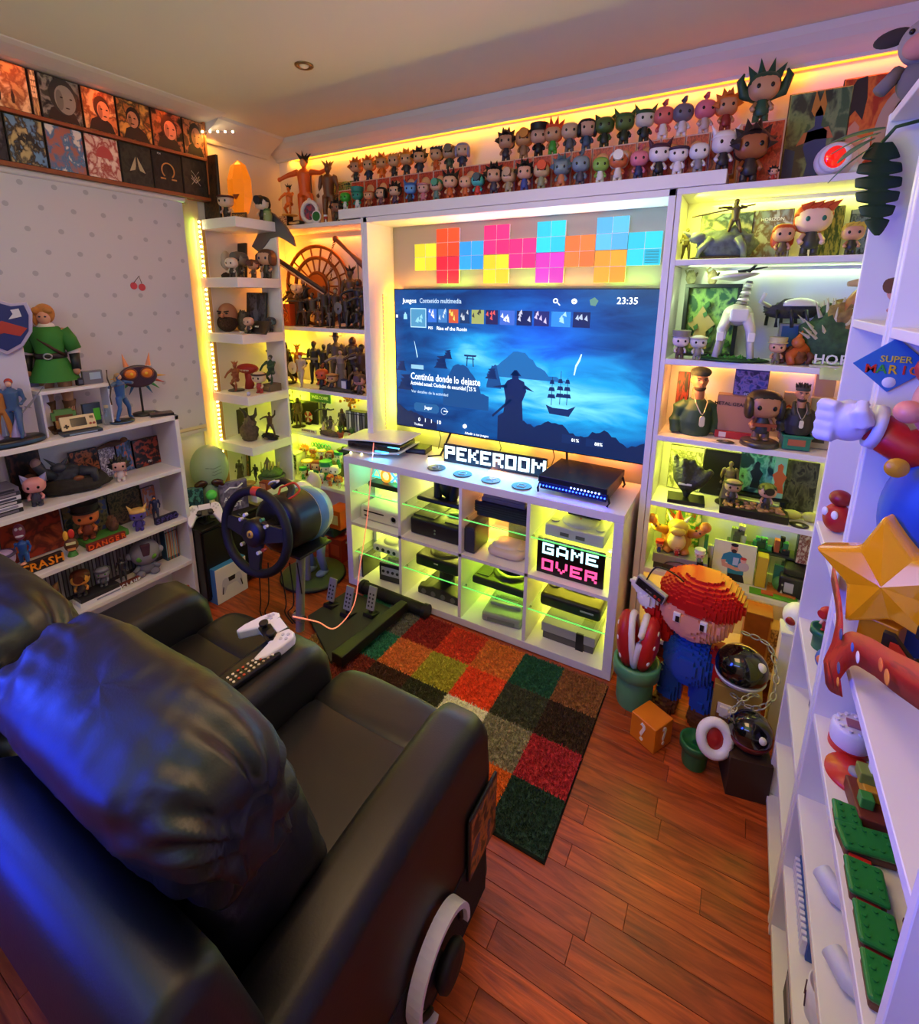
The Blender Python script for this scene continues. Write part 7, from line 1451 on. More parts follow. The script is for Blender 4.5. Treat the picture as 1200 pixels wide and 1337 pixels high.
for s in (-1,1): obj('eye_slot',MB().sph((s*.022-.008,-.056,.085),(.012,.006,.006),10,6),P('#121212',.3),t)
cbox('black game case leaning on the second corner shelf',288,321,318,z,P('#1c1c1f',.4),.06,title='PS4',tsz=.010,tz=.92)
cch('pale bald vinyl figure with a red stripe on the second corner shelf',303,335,z,-.13,hair='bald',skin='#d8c8bc',body='#2a201c',rz=.3); cch('grey-hooded vinyl figure behind the striped one on the second corner shelf',314,329,z,-.05,hair='cap',hc='#5a5654',skin='#7a706a',body='#2c2826')
cch('brown-haired boy vinyl figure at the middle front of the second corner shelf',331,339,z,-.13,hair='cap',hc='#5a3420',skin=SK2,body='#4a3a2c'); cch('large-eyed plush doll with curly brown hair at the end of the second corner shelf',349,325,z,-.08,hair='bob',hc='#5a3828',skin='#d0a084',body='#3c3836',eyes='#1c2c44')
# big axe leaning out of the corner
t = thing('battle_axe','large prop battle axe leaning between the corner shelves and the statue shelf','prop',(0,0,0)); yA = .115
pA,pB = V((WX(338,yA,1.86),yA,WH(322,WX(338,yA,1.86),yA))),V((WX(424,.16,1.7),.16,WH(381,WX(424,.16,1.7),.16)))
obj('handle',MB().tube([pA,pA.lerp(pB,.5),pB],[.014,.013,.011],10),P('#3a241a',.5),t); obj('grip_edge',MB().tube([pA.lerp(pB,.25)+V((-.004,-.014,-.012)),pB+V((-.004,-.012,-.012))],.0035,6),P('#d0a880',.4),t)
bl_ = []
for u,v in ((330,322),(338,306),(348,302),(352,285),(344,272),(358,279),(372,293),(383,310),(386,322),(374,314),(364,309),(354,312),(347,322),(340,330)): q = at(u,v,y=yA-.02); bl_.append((q.x,q.z))
obj('axe_head',MB().prism(bl_,yA-.03,yA-.012),P('#6a6870',.35,metal=.6),t,bevel=.003); obj('axe_knob',MB().sph(tuple(pA),.02,12,8),P('#2c2420',.5),t)
z = 1.4055
t = thing('head_bust','large bald head bust with full brown beard on the third corner shelf','bust',(WX(298,-.06,z+.07),-.06,z),.45); obj('head',MB().sph((0,0,.1),(.052,.055,.06),24,16),P('#a87050',.55),t); obj('beard',MB().sph((0,-.012,.05),(.054,.056,.052),22,14),mat('beard_hair','#3a2416',.95,bump=.8,bscale=120),t); obj('nose',MB().sph((0,-.06,.092),(.01,.014,.014),10,8),P('#a87050',.5),t); obj('moustache',MB().sph((0,-.056,.073),(.026,.012,.008),12,6),P('#2e1c12',.9),t)
for s in (-1,1): obj('eye',MB().sph((s*.021,-.052,.103),(.009,.005,.005),10,6),P('#1a120e',.3),t); obj('eyebrow',MB().cyl((s*.008,-.057,.112),(s*.034,-.05,.116),.004,n=6),P('#2e1c12',.8),t)
cbox('teal game case behind the bearded head bust',276,296,384,z,P('#2c5a58',.4),.05); cbox('dark picture frame with armoured figure on the third corner shelf',322,347,382,z,art('#1c1e2a','#4a4e60','#101018',103,5),.05,fig=('#5a5e70',0)); cbox('black lettered case leaning back at the front of the third corner shelf',318,346,417,z,P('#101010',.4),-.1,lean=.6,title='WAR',tsz=.014,tz=.5)
t = thing('stone_creature','grey rough creature lump behind the bearded head bust','figurine',(WX(316,.02,z+.06),.02,z)); rock('body','',(0,0,0),(.035,.03,.06),'#5a5448',22,parent=t); obj('ear',MB().cyl((.01,0,.09),(.03,0,.12),.012,.002,6),P('#4a453a',.6),t)
cch('pale bald vinyl figure on the third corner shelf',325,413,z,-.14,hair='bald',skin='#cfa890',body='#2a2420'); cch('slate blue vinyl figure at the right end of the third corner shelf',354,414,z,-.13,hair='cap',hc='#2c3a44',skin='#4a6470',body='#1c2428')
for i,u in enumerate((314,337,345)): t = thing('dice','small pale skull-like bead on the third corner shelf, %s' % ('left one','middle one','right one')[i],'bead',(*CP(u,-.165,z),z),group='pale beads on the third corner shelf'); obj('bead',MB().sph((0,0,.0085),.0085,10,8),P('#c8c0b0',.5),t)
z = 1.0685
t = thing('emblem_disc','octagonal red and white segmented emblem standing on the fourth corner shelf','emblem',(WX(297,.03,z+.09),.03,z+.012),.3); R8 = .06
for k in range(8):
    a0,a1 = pi/8+k*pi/4,pi/8+(k+1)*pi/4; obj('segment',MB().prism([(0,.065),(R8*cos(a0),.065+R8*sin(a0)),(R8*cos(a1),.065+R8*sin(a1))],-.006,.006),P(('#b02820','#e0d8d0')[k % 2],.4),t)
rbox('foot',t,-.04,.04,-.015,.015,-.012,.008,P('#2c1c1a',.5),.002)
cst('brown jointed monster statue before the red and white emblem',308,466,z,-.09,'crouch',c_='#8a4a30',base='#3a3028',hair='spiky',hc='#a85a38')
t = thing('monster_mouth','red toothed monster mouth on a thick stalk','figurine',(*CP(326,-.0,z,-.58),z),.3); obj('stalk',MB().tube([(0,0,0),(.0,0,.05),(.005,0,.1)],[.03,.022,.03],12),P('#a82c24',.5),t); obj('mouth',MB().sph((0,-.01,.12),(.07,.04,.03),22,12),P('#a82820',.5),t); b = MB()
for k in range(7): b.cyl((-.03+k*.01,-.048,.118),(-.03+k*.01,-.05,.108),.004,.001,5)
obj('teeth',b,P('#e8e0c8',.4),t)
cst('bald soldier half-figure in a green shirt at the end of the fourth corner shelf',354,455,z+.045,-.1,'crouch',c_='#2c4a34',skin='#8a7868',hair='short',hc='#3a3a34')
t = thing('plinth','grey-brown square plinth under the green-shirted half-figure','plinth',(*CP(354,-.1,z+.045),z)); rbox('block',t,-.035,.035,-.04,.04,0,.043,P('#6a5a4c',.6),.002); rbox('plate',t,-.02,.02,-.042,-.039,.01,.03,P('#8a7a60',.5),.0005,seg=1)
cch('cream-headed striped vinyl figure on the fourth corner shelf',339,484,z,-.15,hair='ring',hc='#4a2c24',skin='#d8c0a0',body='#a8382c'); t = thing('glass_ball','small pale blue glass ball on the fourth corner shelf','ball',(*CP(324,-.15,z,-.52),z)); obj('ball',MB().sph((0,0,.011),.011,14,10),P('#b8c0e8',.1),t); obj('ring',MB().lathe([(.008,0),(.01,.002)],12),P('#8a8aa0',.3),t)
z = .7805
cbox('dark brown leather-look box at the left of the fifth corner shelf',288,318,531,z,mat('brown_leather_box','#4a3424',.6,var=.3,bscale=30),.0,lean=0,d=.08,frame='#35251a')
t = thing('rock_monster','rough grey-brown rock monster sculpture on the fifth corner shelf','sculpture',(WX(326,-.09,z+.07),-.09,z),.2); rock('body','',(0,0,0),(.052,.045,.06),'#5a4c3a',31,parent=t); rock('shoulder','',(.005,0,.07),(.035,.03,.045),'#6a5c46',32,parent=t); obj('spike',MB().tube([(-.01,0,.13),(-.03,0,.17),(-.06,0,.19)],[.014,.01,.004],8),P('#4a4034',.7),t); obj('spike',MB().tube([(.02,0,.13),(.05,0,.16),(.055,0,.2)],[.014,.01,.004],8),P('#4a4034',.7),t)
cst('bronze running figure with spread arms on the fifth corner shelf',353,536,z+.022,-.08,'lunge',c_='#4a3424')
t = thing('dark_log_base','dark jagged base under the bronze running figure','plinth',(*CP(352,-.08,z+.022,-.56),z)); rock('rock','',(0,0,0),(.06,.03,.018),'#26221c',35,parent=t); obj('name_plate',MB().cb((0,-.03,.01),(.03,.004,.01)),P('#8a7a50',.4),t)
z = .5005
cbox('green illustrated case at the left of the lowest corner shelf',303,326,584,z,art('#4a6a3a','#b8783c','#24402c',104,5),.0,lean=.05); t = thing('mushroom_lamp','tan mushroom-shaped ornament on the lowest corner shelf','ornament',(WX(326,-.13,z+.02),-.13,z)); obj('stem',MB().lathe([(.014,0),(.012,.025)],14),P('#d8c8a0',.5),t); obj('cap',MB().sph((0,0,.026),(.036,.036,.018),20,8,z0=0),P('#a88a4a',.5),t)
t = thing('terrarium','round green planted bowl diorama with small castle on the lowest corner shelf','diorama',(*CP(355,-.02,z,-.575),z)); obj('bowl',MB().lathe([(.04,0),(.07,.02),(.08,.05),(.072,.055)],28),P('#4a5a40',.4),t); rock('moss_mound','',(0,0,.04),(.066,.06,.035),'#5a7a3a',36,parent=t)
b = MB(); rr = random.Random(6)
for i in range(12): x_,y_ = rr.uniform(-.045,.045),rr.uniform(-.04,.04); b.tube([(x_,y_,.06),(x_*1.3,y_*1.2,.1),(x_*1.7,y_,.12+rr.uniform(0,.03))],.003,5)
o = obj('stalks',b,P('#c8c850',.5),t); o['kind'] = 'stuff'; obj('castle',MB().cb((-.03,0,.1),(.03,.03,.05)).cyl((-.03,0,.12),(-.03,0,.16),.02,.002,8),P('#8a7a58',.6),t)
t = thing('red_box','small square red-brown box at the front of the lowest corner shelf','box',(*CP(346,-.14,z,-.53),z),.2); rbox('box',t,-.026,.026,-.02,.02,0,.05,P('#8a3424',.5),.002); rbox('label',t,-.018,.018,-.0212,-.0195,.01,.04,P('#c88a60',.5),.0004,seg=1)
cst('small dark tower-like statuette on the lowest corner shelf',314,600,z,-.1,'stand',c_='#4a4434',dress='#5a543c',weapon='staff'); cst('tiny dark figure between the tower statuette and the mushroom',334,606,z,-.04,'walk',c_='#3a3a2c')
# ------------------------------------------------------------------ statue shelf in the back left corner
z = 1.4305
q = spot(417,.36,z); hW = WH(322,q[0],.36)-z; r = hW/2
t = thing('bronze_wheel','large ornate bronze spoked wheel ornament behind the statues','ornament',(q[0],.36,z+r+.002),.1); BZ = P('#8a4c20',.35,metal=.5)
for rr_ in (r,r*.72,r*.34): obj('ring',MB().tube([(rr_*cos(a*pi/20),0,rr_*sin(a*pi/20)) for a in range(40)],r*.05,6,closed=True),BZ,t)
for k in range(18): a = k*pi/9; obj('spoke',MB().cyl((r*.34*cos(a),0,r*.34*sin(a)),(r*.98*cos(a),0,r*.98*sin(a)),r*.025,n=5),BZ,t)
obj('hub',MB().cyl((0,-.012,0),(0,.012,0),r*.3,n=20),P('#a8622c',.3,metal=.5),t)
t = thing('chain_blade','bronze blade handle with hanging chain over the statues','prop',(0,0,0)); a,q2 = at(438,312,y=.33),at(478,350,y=.33); obj('handle',MB().tube([a,a.lerp(q2,.5),q2],[.013,.011,.02],10),P('#7a4a34',.5),t); c2 = at(433,368,y=.33); obj('pommel',MB().sph(tuple(a),.018,12,8),P('#8a4a2c',.4),t); chain(t,[a,at(432,335,y=.325),c2],P('#5a3a24',.4,metal=.5),.007); obj('support_rod',MB().cyl((q2.x-.01,.35,z),(q2.x-.01,.345,q2.z),.005,n=8),P('#3a2a20',.5),t)
D = ['#4a3426','#3a2e26','#55402e','#2c2824','#4a4038','#6a4c34','#35302c','#2a2c30','#5a5048']
G1 = [(382,362,.3,'crouch','spiky',None,'sword','crouching swordsman'),(398,364,.34,'arms',None,'#a87860',None,'open-armed pale warrior'),(393,385,.25,'bow','hood',None,'bow','hooded archer'),(408,380,.3,'lunge','short',None,'axe','lunging axe fighter'),(424,374,.33,'stand','hood',None,'staff','hooded staff bearer behind'),
      (397,402,.215,'arms',None,'#a8b8b8',None,'small pale blue winged'),(415,395,.25,'crouch','long',None,None,'long-haired kneeling'),(439,376,.25,'stand','short','#9a8a78',None,'grey standing bare-chested'),(452,384,.235,'walk','long','#9a5a40','shield','bearded shield bearer'),(459,352,.35,'stand','spiky',None,'staff','tall horned staff holder'),(469,362,.3,'lunge','hood',None,'sword','raised-arm hooded fighter'),(466,395,.22,'crouch',None,'#8a8270',None,'small stone grey crouching'),(430,404,.21,'walk','hat',None,None,'small hatted walking')]
def g_stat(G,z,where,cat='figurine'):
    for i,(u,v,y,po,hr,sk,wp_,ds) in enumerate(G):
        cst('%s statue %s' % (ds,where),u,v,z,y,po,c_=D[(i*5+2) % 9],hair=hr,hc=('#2a1c14','#5a2c18','#1c1814')[i % 3],skin=sk,weapon=wp_,base=('#2c2620',None)[i % 2],cape=('#2c2420' if i % 4 == 0 else None),rz=.2+.1*(i % 4))
g_stat(G1,z,'on the upper statue shelf'); cst('dark broad statue with raised weapon at the right end of the upper statue shelf',474,378,z,.25,'arms',c_='#2c2a28',hair='spiky',hc='#3a3430')
cch('pale bald vinyl figure on the orange box at the left of the upper statue shelf',362,374,z+.13,.23,hair='bald',skin='#d8c0b0',body='#3a2c24'); cch('cream bearded vinyl figure among the dark statues',388,371,z+.14,.27,hair='cap',hc='#e0d8d0',skin='#d0b0a0',body='#4a2c22')
xa = WX(374,.24,z+.05); t = thing('figure_box','glowing orange-red window box at the left of the upper statue shelf','box',(xa,.24,z)); hh = .128; rbox('carton',t,-.065,.065,-.03,.05,0,hh,P('#c84a1c',.4),.002); rbox('window',t,-.05,.05,-.0315,-.029,.02,hh-.02,art('#e0642c','#8a2c14','#f08a44',106,6),.0004,seg=1)
t = thing('riser','small clear riser under the cream bearded vinyl figure','stand',(WX(388,.27,z+.1),.27,z)); rbox('block',t,-.03,.03,-.02,.03,0,.138,P('#5a3424',.5),.002); rbox('block_cap',t,-.032,.032,-.022,.032,.132,.139,P('#6a4434',.5),.0005,seg=1)
z = 1.0655
G2 = [(373,447,.25,'bow','long','#a87858',None,'slim gold-brown long-haired archer'),(411,446,.33,'stand','short',None,'gun','huge broad-shouldered dark soldier'),(424,449,.36,'arms',None,None,None,'dark background mutant'),(440,437,.35,'stand','hat',None,None,'tallest coat-wearing hatted'),(461,441,.34,'stand','hood',None,'sword','dark hooded swordsman'),(473,447,.3,'lunge','short',None,None,'dark lunging right-end'),(466,470,.24,'crouch','spiky','#8a9068',None,'olive crouching creature')]
g_stat(G2,z,'on the second statue shelf'); cst('grey-robed slender woman statue in front of the tallest one',446,456,z,.26,'arms',c_='#8a7c70',dress='#6a6058',hair='long',hc='#2a201c',skin='#b89880')
cst('orange thin fighter statue behind the clown-like figure',389,452,z,.33,'arms',c_='#b8702c',hair='spiky',hc='#c8843a')
t = cst('white and red clown-like figure with claws on the second statue shelf',393,462,z,.215,'walk',c_='#b8a8a4',hair='hat',hc='#b83020',skin='#e8e4e0',weapon='shield',wc='#d0c0bc')
cch('orange pumpkin-headed vinyl figure on the second statue shelf',421,480,z,.21,hair='tip',hc='#7a3418',skin='#d0582c',body='#17181c'); cch('tan doughnut-faced vinyl figure on the second statue shelf',434,486,z,.205,hair='ring',hc='#8a6038',skin='#c8945c',body='#3a2c24'); cch('salmon-faced small vinyl figure at the right end of the second statue shelf',470,488,z,.205,hair='cap',hc='#5a4038',skin='#c88a78',body='#4a4038')
xa = WX(452,.225,z+.03); box_item('figure_box','small navy box with white label on the second statue shelf',(xa,.22,z),.05,.075,.03,P('#dcdce0',.5),lean=0,frame='#1c2c5a',rim=.006,band='#1c2c5a')
o_ = rock('rubble_strip','strip of dark rubble along the front of the second statue shelf',(WX(440,.205,z),.203,z),(.13,.014,.014),'#4a4a3c',41,cat='rubble')
z = .7825
wbox('dark game case with amber portrait at the left of the third statue shelf',366,379,529,z,art('#2c2018','#a8683c','#140f0c',111,4),y=.36); wbox('red and black survival game case on the third statue shelf',378,393,527,z,art('#6a1c18','#2c1412','#a84a3a',112,5),y=.365); wbox('dark picture box with white and red octagon emblem on the third statue shelf',392,415,524,z,P('#1c1a18',.5),y=.37,lean=.05)
t = bpy.data.objects.new('x',None) if False else None
xa = WX(403,.35,z+.07); t = thing('emblem_disc','small octagonal red and white emblem in front of the dark picture box','emblem',(xa,.345,z+.012),.0,s=.62)
for k in range(8):
    a0,a1 = pi/8+k*pi/4,pi/8+(k+1)*pi/4; obj('segment',MB().prism([(0,.065),(R8*cos(a0),.065+R8*sin(a0)),(R8*cos(a1),.065+R8*sin(a1))],-.004,.004),P(('#b02820','#e0d8d0')[k % 2],.4),t)
rbox('foot',t,-.03,.03,-.015,.015,-.018,.008,P('#2c1c1a',.5),.002)
G3 = [(389,520,.27,'stand','hood',None,'staff','tall cloaked olive'),(378,515,.3,'stand','short',None,'staff','thin spear-carrying'),(424,528,.32,'arms','spiky',None,None,'dark spread-winged'),(431,538,.26,'crouch','hood',None,'sword','crouching green-brown'),(446,534,.33,'stand','hood',None,None,'dark cone-hooded')]
g_stat(G3,z,'on the third statue shelf')
for u,lb in ((423,'left of the pair'),(436,'right of the pair')):
    xa = WX(u,.24,z+.02); t = thing('tiny_tent','small cream pointed tent ornament on the third statue shelf, %s' % lb,'ornament',(xa,.24,z)); obj('tent',MB().cyl((0,0,0),(0,0,.075),.026,.002,7),P('#d8c890',.6),t); obj('door_flap',MB().prism([(-.008,0),(.008,0),(0,.03)],-.026,-.02),P('#3a3020',.6),t)
t = thing('name_sign','low white sign strip with dark red letters on the third statue shelf','sign',(WX(404,.205,z+.01),.205,z),0); rbox('strip',t,-.07,.06,-.004,.004,0,.022,P('#d8d0c0',.5),.001); text('RESIDENT EVIL',.017,P('#6a1c18',.5),t,T(-.005,-.0046,.011) @ FRONT)
rock('ground_piece','brown-green ground piece at the front of the third statue shelf',(WX(432,.215,z),.213,z),(.08,.02,.02),'#6a5a3c',42,cat='diorama')
t = thing('green_sign','green street-style sign with pale letters standing at the back of the third statue shelf','sign',(WX(418,.395,z+.2),.395,z),0); zz = WH(514,WX(418,.395,z+.2),.395)-z; rbox('board',t,-.09,.09,-.004,.004,zz-.055,zz,P('#2c6a3a',.5),.001); rbox('border',t,-.094,.094,.0,.006,zz-.059,zz+.004,P('#c8e0b0',.5),.001); text('WELCOME',.03,P('#d8ecc0',.5),t,T(0,-.0048,zz-.028) @ FRONT); rbox('leg',t,-.01,.01,.0,.006,0,zz-.05,P('#8a8a80',.5),.001)
t = thing('gold_bush','glowing golden flower cluster at the right back of the third statue shelf','ornament',(WX(457,.35,z+.2),.35,z)); rr = random.Random(9); b = MB()
for i in range(40): b.sph((rr.gauss(0,.03),rr.gauss(0,.012),.2+rr.gauss(0,.02)),rr.uniform(.006,.013),7,5)
o = obj('blossoms',b,P('#e0981c',.4),t); o['kind'] = 'stuff'; obj('stem',MB().cyl((0,0,0),(0,0,.19),.006,n=8),P('#4a3a1c',.6),t)
spines('game_case',lambda i: 'black-spined case at the right of the third statue shelf, %s in its row' % ordn[i],(WX(452,.33,z+.06),.33,z),(WX(477,.33,z+.06),.33,z),7,.14,.05,[('#14161a','#8a8a88'),('#1c1e24','#c8c8c8'),('#101014','#5a5a58')],'black cases on the third statue shelf')
for u,c_ in ((444,'#a8502c'),(459,'#b05a30')):
    xa = WX(u,.215,z+.02); t = thing('potted_cactus','small spiky green plant in a terracotta pot, %s on the third statue shelf' % ('left one' if u == 444 else 'right one'),'plant',(xa,.22,z)); obj('pot',MB().lathe([(.014,0),(.019,.026),(.022,.028),(.022,.034),(0,.032)],18),P(c_,.6),t)
    for k in range(9): a = k*.7; obj('leaf',cm('cleaf',lambda: MB().cyl((0,0,0),(.018,0,.045),.006,.001,5).mesh('leaf')),P('#3a6a34',.5),t,loc=(0,0,.03),rz=a)
z = .4605
t = thing('display_box','white-framed lit display box with green figures inside on the lowest statue shelf','display case',(WX(384,.27,z+.06),.27,z),.1); hh = WH(592,WX(384,.25,z),.25)-z; rbox('frame',t,-.055,-.045,-.03,.05,0,hh,P('#e8e8d0',.4),.001,seg=1); rbox('frame',t,.045,.055,-.03,.05,0,hh,P('#e8e8d0',.4),.001,seg=1); rbox('frame',t,-.055,.055,-.03,.05,hh-.01,hh,P('#e8e8d0',.4),.001,seg=1); rbox('backdrop',t,-.045,.045,.04,.048,.0,hh-.01,art('#2c4a34','#c8c8a0','#6a8a4a',121,6),.0004,seg=1)
PC = [('#2c8a5a','#e0d8c0'),('#c84a2c','#e0b088'),('#e8c040','#e8e0c8'),('#3a9a4a','#f0e8d8'),('#d87a2c','#d8a880'),('#8a2c1c','#d8a880'),('#2c6a8a','#e8e0d0'),('#e8e0d0','#c86a3c')]
HT = ['hat','cap','ring','ears','spiky','bob','tip','swept']
nm_ = ['teal hat','red cap','yellow headband','green ears','orange spikes','dark red bob','blue pointed head','white swept hair']
rows = [(.21,z,0,.075,(396,407,419,431,443)),(.27,z,0,.12,(402,414,426,438)),(.34,z+.09,.09,.085,(398,409,420,431,442))]
for ri,(y,zz,rs,h,us) in enumerate(rows):
    for i,u in enumerate(us):
        k = (i*3+ri*2) % 8; rw = ('front','middle','raised back')[ri]
        chibi('vinyl_figure','%s toy, %s row of the lowest statue shelf, %s from left' % (nm_[k],rw,ordn[i]),(WX(u,y,zz+.04),y,zz),h,HT[k],PC[k][0],PC[k][1],PC[(k+3) % 8][0],rz=.3,cat='toy')
t = thing('riser','dark step raising the back row of toys on the lowest statue shelf','stand',(WX(420,.35,z+.08),.355,z)); rbox('block',t,-.17,.17,-.035,.035,0,.089,P('#3a3424',.5),.002); rbox('block_edge',t,-.17,.17,-.037,-.034,.08,.0895,P('#5a5434',.5),.0005,seg=1)
t = thing('wire_letters','teal round lettering plaque behind the toys on the lowest statue shelf','sign',(WX(418,.4,z+.24),.4,z+.0),0); zz = WH(578,WX(418,.4,z+.2),.4)-z; b = MB()
for k in range(6): b.tube([(-.075+k*.03+.012*cos(a),0,zz-.02+.015*sin(a)) for a in [j*pi/5 for j in range(10)]],.003,5,closed=True)
obj('loops',b,P('#38b890',.4),t); rbox('bar',t,-.09,.09,-.002,.003,zz-.045,zz-.038,P('#38b890',.4),.001,seg=1); rbox('leg',t,-.004,.004,-.002,.003,0,zz-.04,P('#2c6a5a',.4),.001,seg=1)
t = thing('dark_hat','flat dark brimmed hat ornament at the right of the lowest statue shelf','ornament',(WX(452,.28,z+.2),.28,z)); hz_ = WH(583,WX(452,.28,z+.2),.28)-z; obj('brim',MB().lathe([(0,hz_-.02),(.055,hz_-.022),(.058,hz_-.018),(.03,hz_-.012),(.024,hz_),(0,hz_)],26),P('#2c2c20',.6),t); obj('stand_rod',MB().cyl((0,0,0),(0,0,hz_-.02),.02,n=12),P('#1c201c',.5),t)
# boxes under the statue shelf
for i,(u,v,zz,h,c_,lb) in enumerate(((436,0,.22,.12,'#c85a1c','orange retail box with white window, upper one left of the cube shelf'),(438,0,.0,.15,'#a83418','red-orange retail box standing on the floor left of the cube shelf'),(428,0,.16,.05,'#2c5a4a','dark green flat box between the two orange retail boxes'))):
    x = WX(u,.15,zz+h/2); t = thing('retail_box',lb,'box',(min(x,-.075),.2,zz+.001),.0); rbox('carton',t,-.05,.06,-.06,.06,0,h,P(c_,.5),.002); rbox('window',t,-.03,.04,-.0615,-.0595,h*.25,h*.75,P(('#d8c8a8','#c8502c','#1c3a30')[i],.5),.0004,seg=1)
t = thing('box_stand','low shelf raising the upper retail boxes left of the cube shelf','stand',(-.08,.2,0)); rbox('board',t,-.06,.07,-.065,.07,.208,.22,P('#c8a878',.5),.001); rbox('board',t,-.06,.07,-.065,.07,.151,.16,P('#c8a878',.5),.001); rbox('leg',t,-.06,-.052,.0,.06,.0,.208,P('#c8a878',.5),.001); rbox('leg',t,.062,.07,.0,.06,.0,.208,P('#c8a878',.5),.001)
# ------------------------------------------------------------------ left bookcase (items face +X)
FX = pi/2
def lp(u,x,z): return (x,LY(u,x,z+.05),z)
def lh(v,x,y,z): return solve('v','z',v,x=x,y=y)-z
def lch(label,u,v,z,x=-.62,**k):
    p = lp(u,x,z); h = lh(v,x,p[1],z); return chibi('vinyl_figure',label,(x,p[1],z+.0005),h,rz=k.pop('rz',FX-.5),**k)
def lst(label,u,v,z,x=-.68,pose='stand',**k):
    p = lp(u,x,z); h = lh(v,x,p[1],z); return statue('statue',label,(x,p[1],z+.0005),h,pose,rz=k.pop('rz',FX-.5),**k)
def lbox(label,u0,u1,v0,z,m,x=-.72,lean=.06,**k):
    y0,y1 = LY(u0,x,z+.06),LY(u1,x,z+.06); h = lh(v0,x,(y0+y1)/2,z); return box_item(k.pop('name','game_box'),label,(x,(y0+y1)/2,z+.001),abs(y1-y0),h,k.pop('d',.016),m,rz=FX,lean=lean,**k)
z = 1.0365
# hero figure in green tunic (generic archer)
p = lp(72,-.705,z+.2); y0 = p[1]; H_ = lh(398,-.705,y0,z)
t = thing('action_figure','large standing archer figure in a green tunic behind the white riser','figurine',(-.715,y0,z),FX-.55,s=(H_*.86,H_*.86,H_/1.02))
me,dz = cm('hum_stand',lambda: human('stand')); obj('body',me,P('#a87858',.5),t); obj('tunic',MB().lathe([(.19,.42),(.185,.44),(.13,.56),(.105,.62),(.125,.72),(.145,.80),(.09,.85)],26),P('#2f7a2c',.75),t)
for s in (-1,1): obj('sleeve',MB().tube([(s*.11,0,.82),(s*.155,.0,.74),(s*.18,.0,.66)],[.058,.062,.06],12),P('#2c7028',.75),t); obj('bracer',MB().tube([(s*.172,.01,.64),(s*.182,-.04,.5)],[.042,.036],10),P('#15161c',.5),t); obj('undersleeve',MB().tube([(s*.17,.01,.68),(s*.174,.005,.63)],.05,10),P('#d8d4d8',.6),t); obj('boot',MB().tube([(s*.078,-.01,.25),(s*.08,0,.04),(s*.08,-.07,.02)],[.055,.045,.035],10),P('#5a3a20',.6),t)
obj('belt',MB().lathe([(.116,.60),(.122,.605),(.122,.64),(.116,.645)],26),P('#1c120c',.5),t); obj('buckle',MB().tube([(.03*cos(a*pi/8),-.128,.622+.022*sin(a*pi/8)) for a in range(16)],.007,6,closed=True),P('#a8a8a8',.3,metal=.7),t)
obj('chest_strap',MB().tube([(-.11,-.03,.84),(-.05,-.115,.76),(.05,-.125,.68),(.11,-.07,.63)],.012,8),P('#3a1c14',.6),t); obj('collar',MB().lathe([(.055,.84),(.075,.835),(.06,.87),(.042,.88)],18),P('#e0dce0',.6),t)
obj('hair',MB().sph((0,.015,.95),(.078,.085,.08),20,12).sph((-.045,-.045,.975),(.035,.035,.03),10,8).sph((.04,-.05,.98),(.04,.035,.028),10,8).sph((-.065,-.02,.91),(.022,.03,.05),10,8),P('#b8783a',.7),t); obj('face',MB().sph((0,-.03,.925),(.052,.052,.062),16,12),P('#d89c84',.5),t); b = MB()
for s in (-1,1): b.sph((s*.02,-.078,.93),(.01,.005,.007),8,6)
obj('eye',b,P('#1c2c4a',.3),t)
# riser with cartridge
ya,yb = LY(48,-.66,z+.14),LY(138,-.66,z+.14); zr = lh(512,-.63,ya,z); t = thing('riser','white glossy riser shelf on top of the left bookcase','stand',(0,0,0)); rbox('board',t,-.69,-.62,ya,yb,z+zr-.014,z+zr,WHITE,.001); rbox('leg',t,-.69,-.62,ya,ya+.008,z,z+zr-.014,P('#c8c8dc',.2),.001); rbox('leg',t,-.69,-.62,yb-.008,yb,z,z+zr-.014,P('#c8c8dc',.2),.001)
zt2 = z+zr+.0005
q = lp(122,-.66,zt2); t = thing('game_cartridge','grey game cartridge with pale label on the white riser','cartridge',q,FX-.1); rbox('shell',t,-.045,.03,-.01,.01,0,.058,P('#6a6a78',.5),.002); rbox('label',t,-.02,.022,-.0112,-.0095,.02,.05,P('#9ab0c8',.4),.0005,seg=1)
q = lp(102,-.66,zt2); t = thing('ink_block','small dark cube beside the grey cartridge on the riser','block',q,FX); rbox('block',t,-.012,.012,-.012,.012,0,.032,P('#15161c',.4),.002); rbox('face_plate',t,-.008,.008,-.0132,-.0115,.008,.024,P('#4a5068',.4),.0004,seg=1)
# shield on stand
ys = LY(15,-.64,1.4); zs = solve('v','z',424,x=-.64,y=ys); t = thing('shield','blue shield with silver rim and red band at the left picture edge','shield',(-.65,ys-.01,zs),FX-.25)
shp = [(0,-.115),(.05,-.085),(.085,-.03),(.095,.04),(.085,.085),(.04,.08),(0,.095),(-.04,.08),(-.085,.085),(-.095,.04),(-.085,-.03),(-.05,-.085)]
obj('rim',MB().prism(shp,-.006,.012),P('#b8b0c8',.3,metal=.4),t,bevel=.003); obj('field',MB().prism([(a*.86,b_*.86) for a,b_ in shp],-.012,-.005),P('#1c2c6a',.3),t,bevel=.002); obj('red_band',MB().prism([(-.07,-.015),(0,.015),(.07,-.015),(.045,-.045),(0,-.03),(-.045,-.045)],-.015,-.011),P('#a83424',.4),t); obj('pale_mark',MB().prism([(.02,.02),(.06,.03),(.055,.06),(.03,.055),(.035,.04)],-.015,-.011),P('#c8c8d8',.4),t)
rbox('stand',t,-.05,.05,.014,.03,-(zs-z)+.001,.02,P('#c8c4dc',.4),.003)
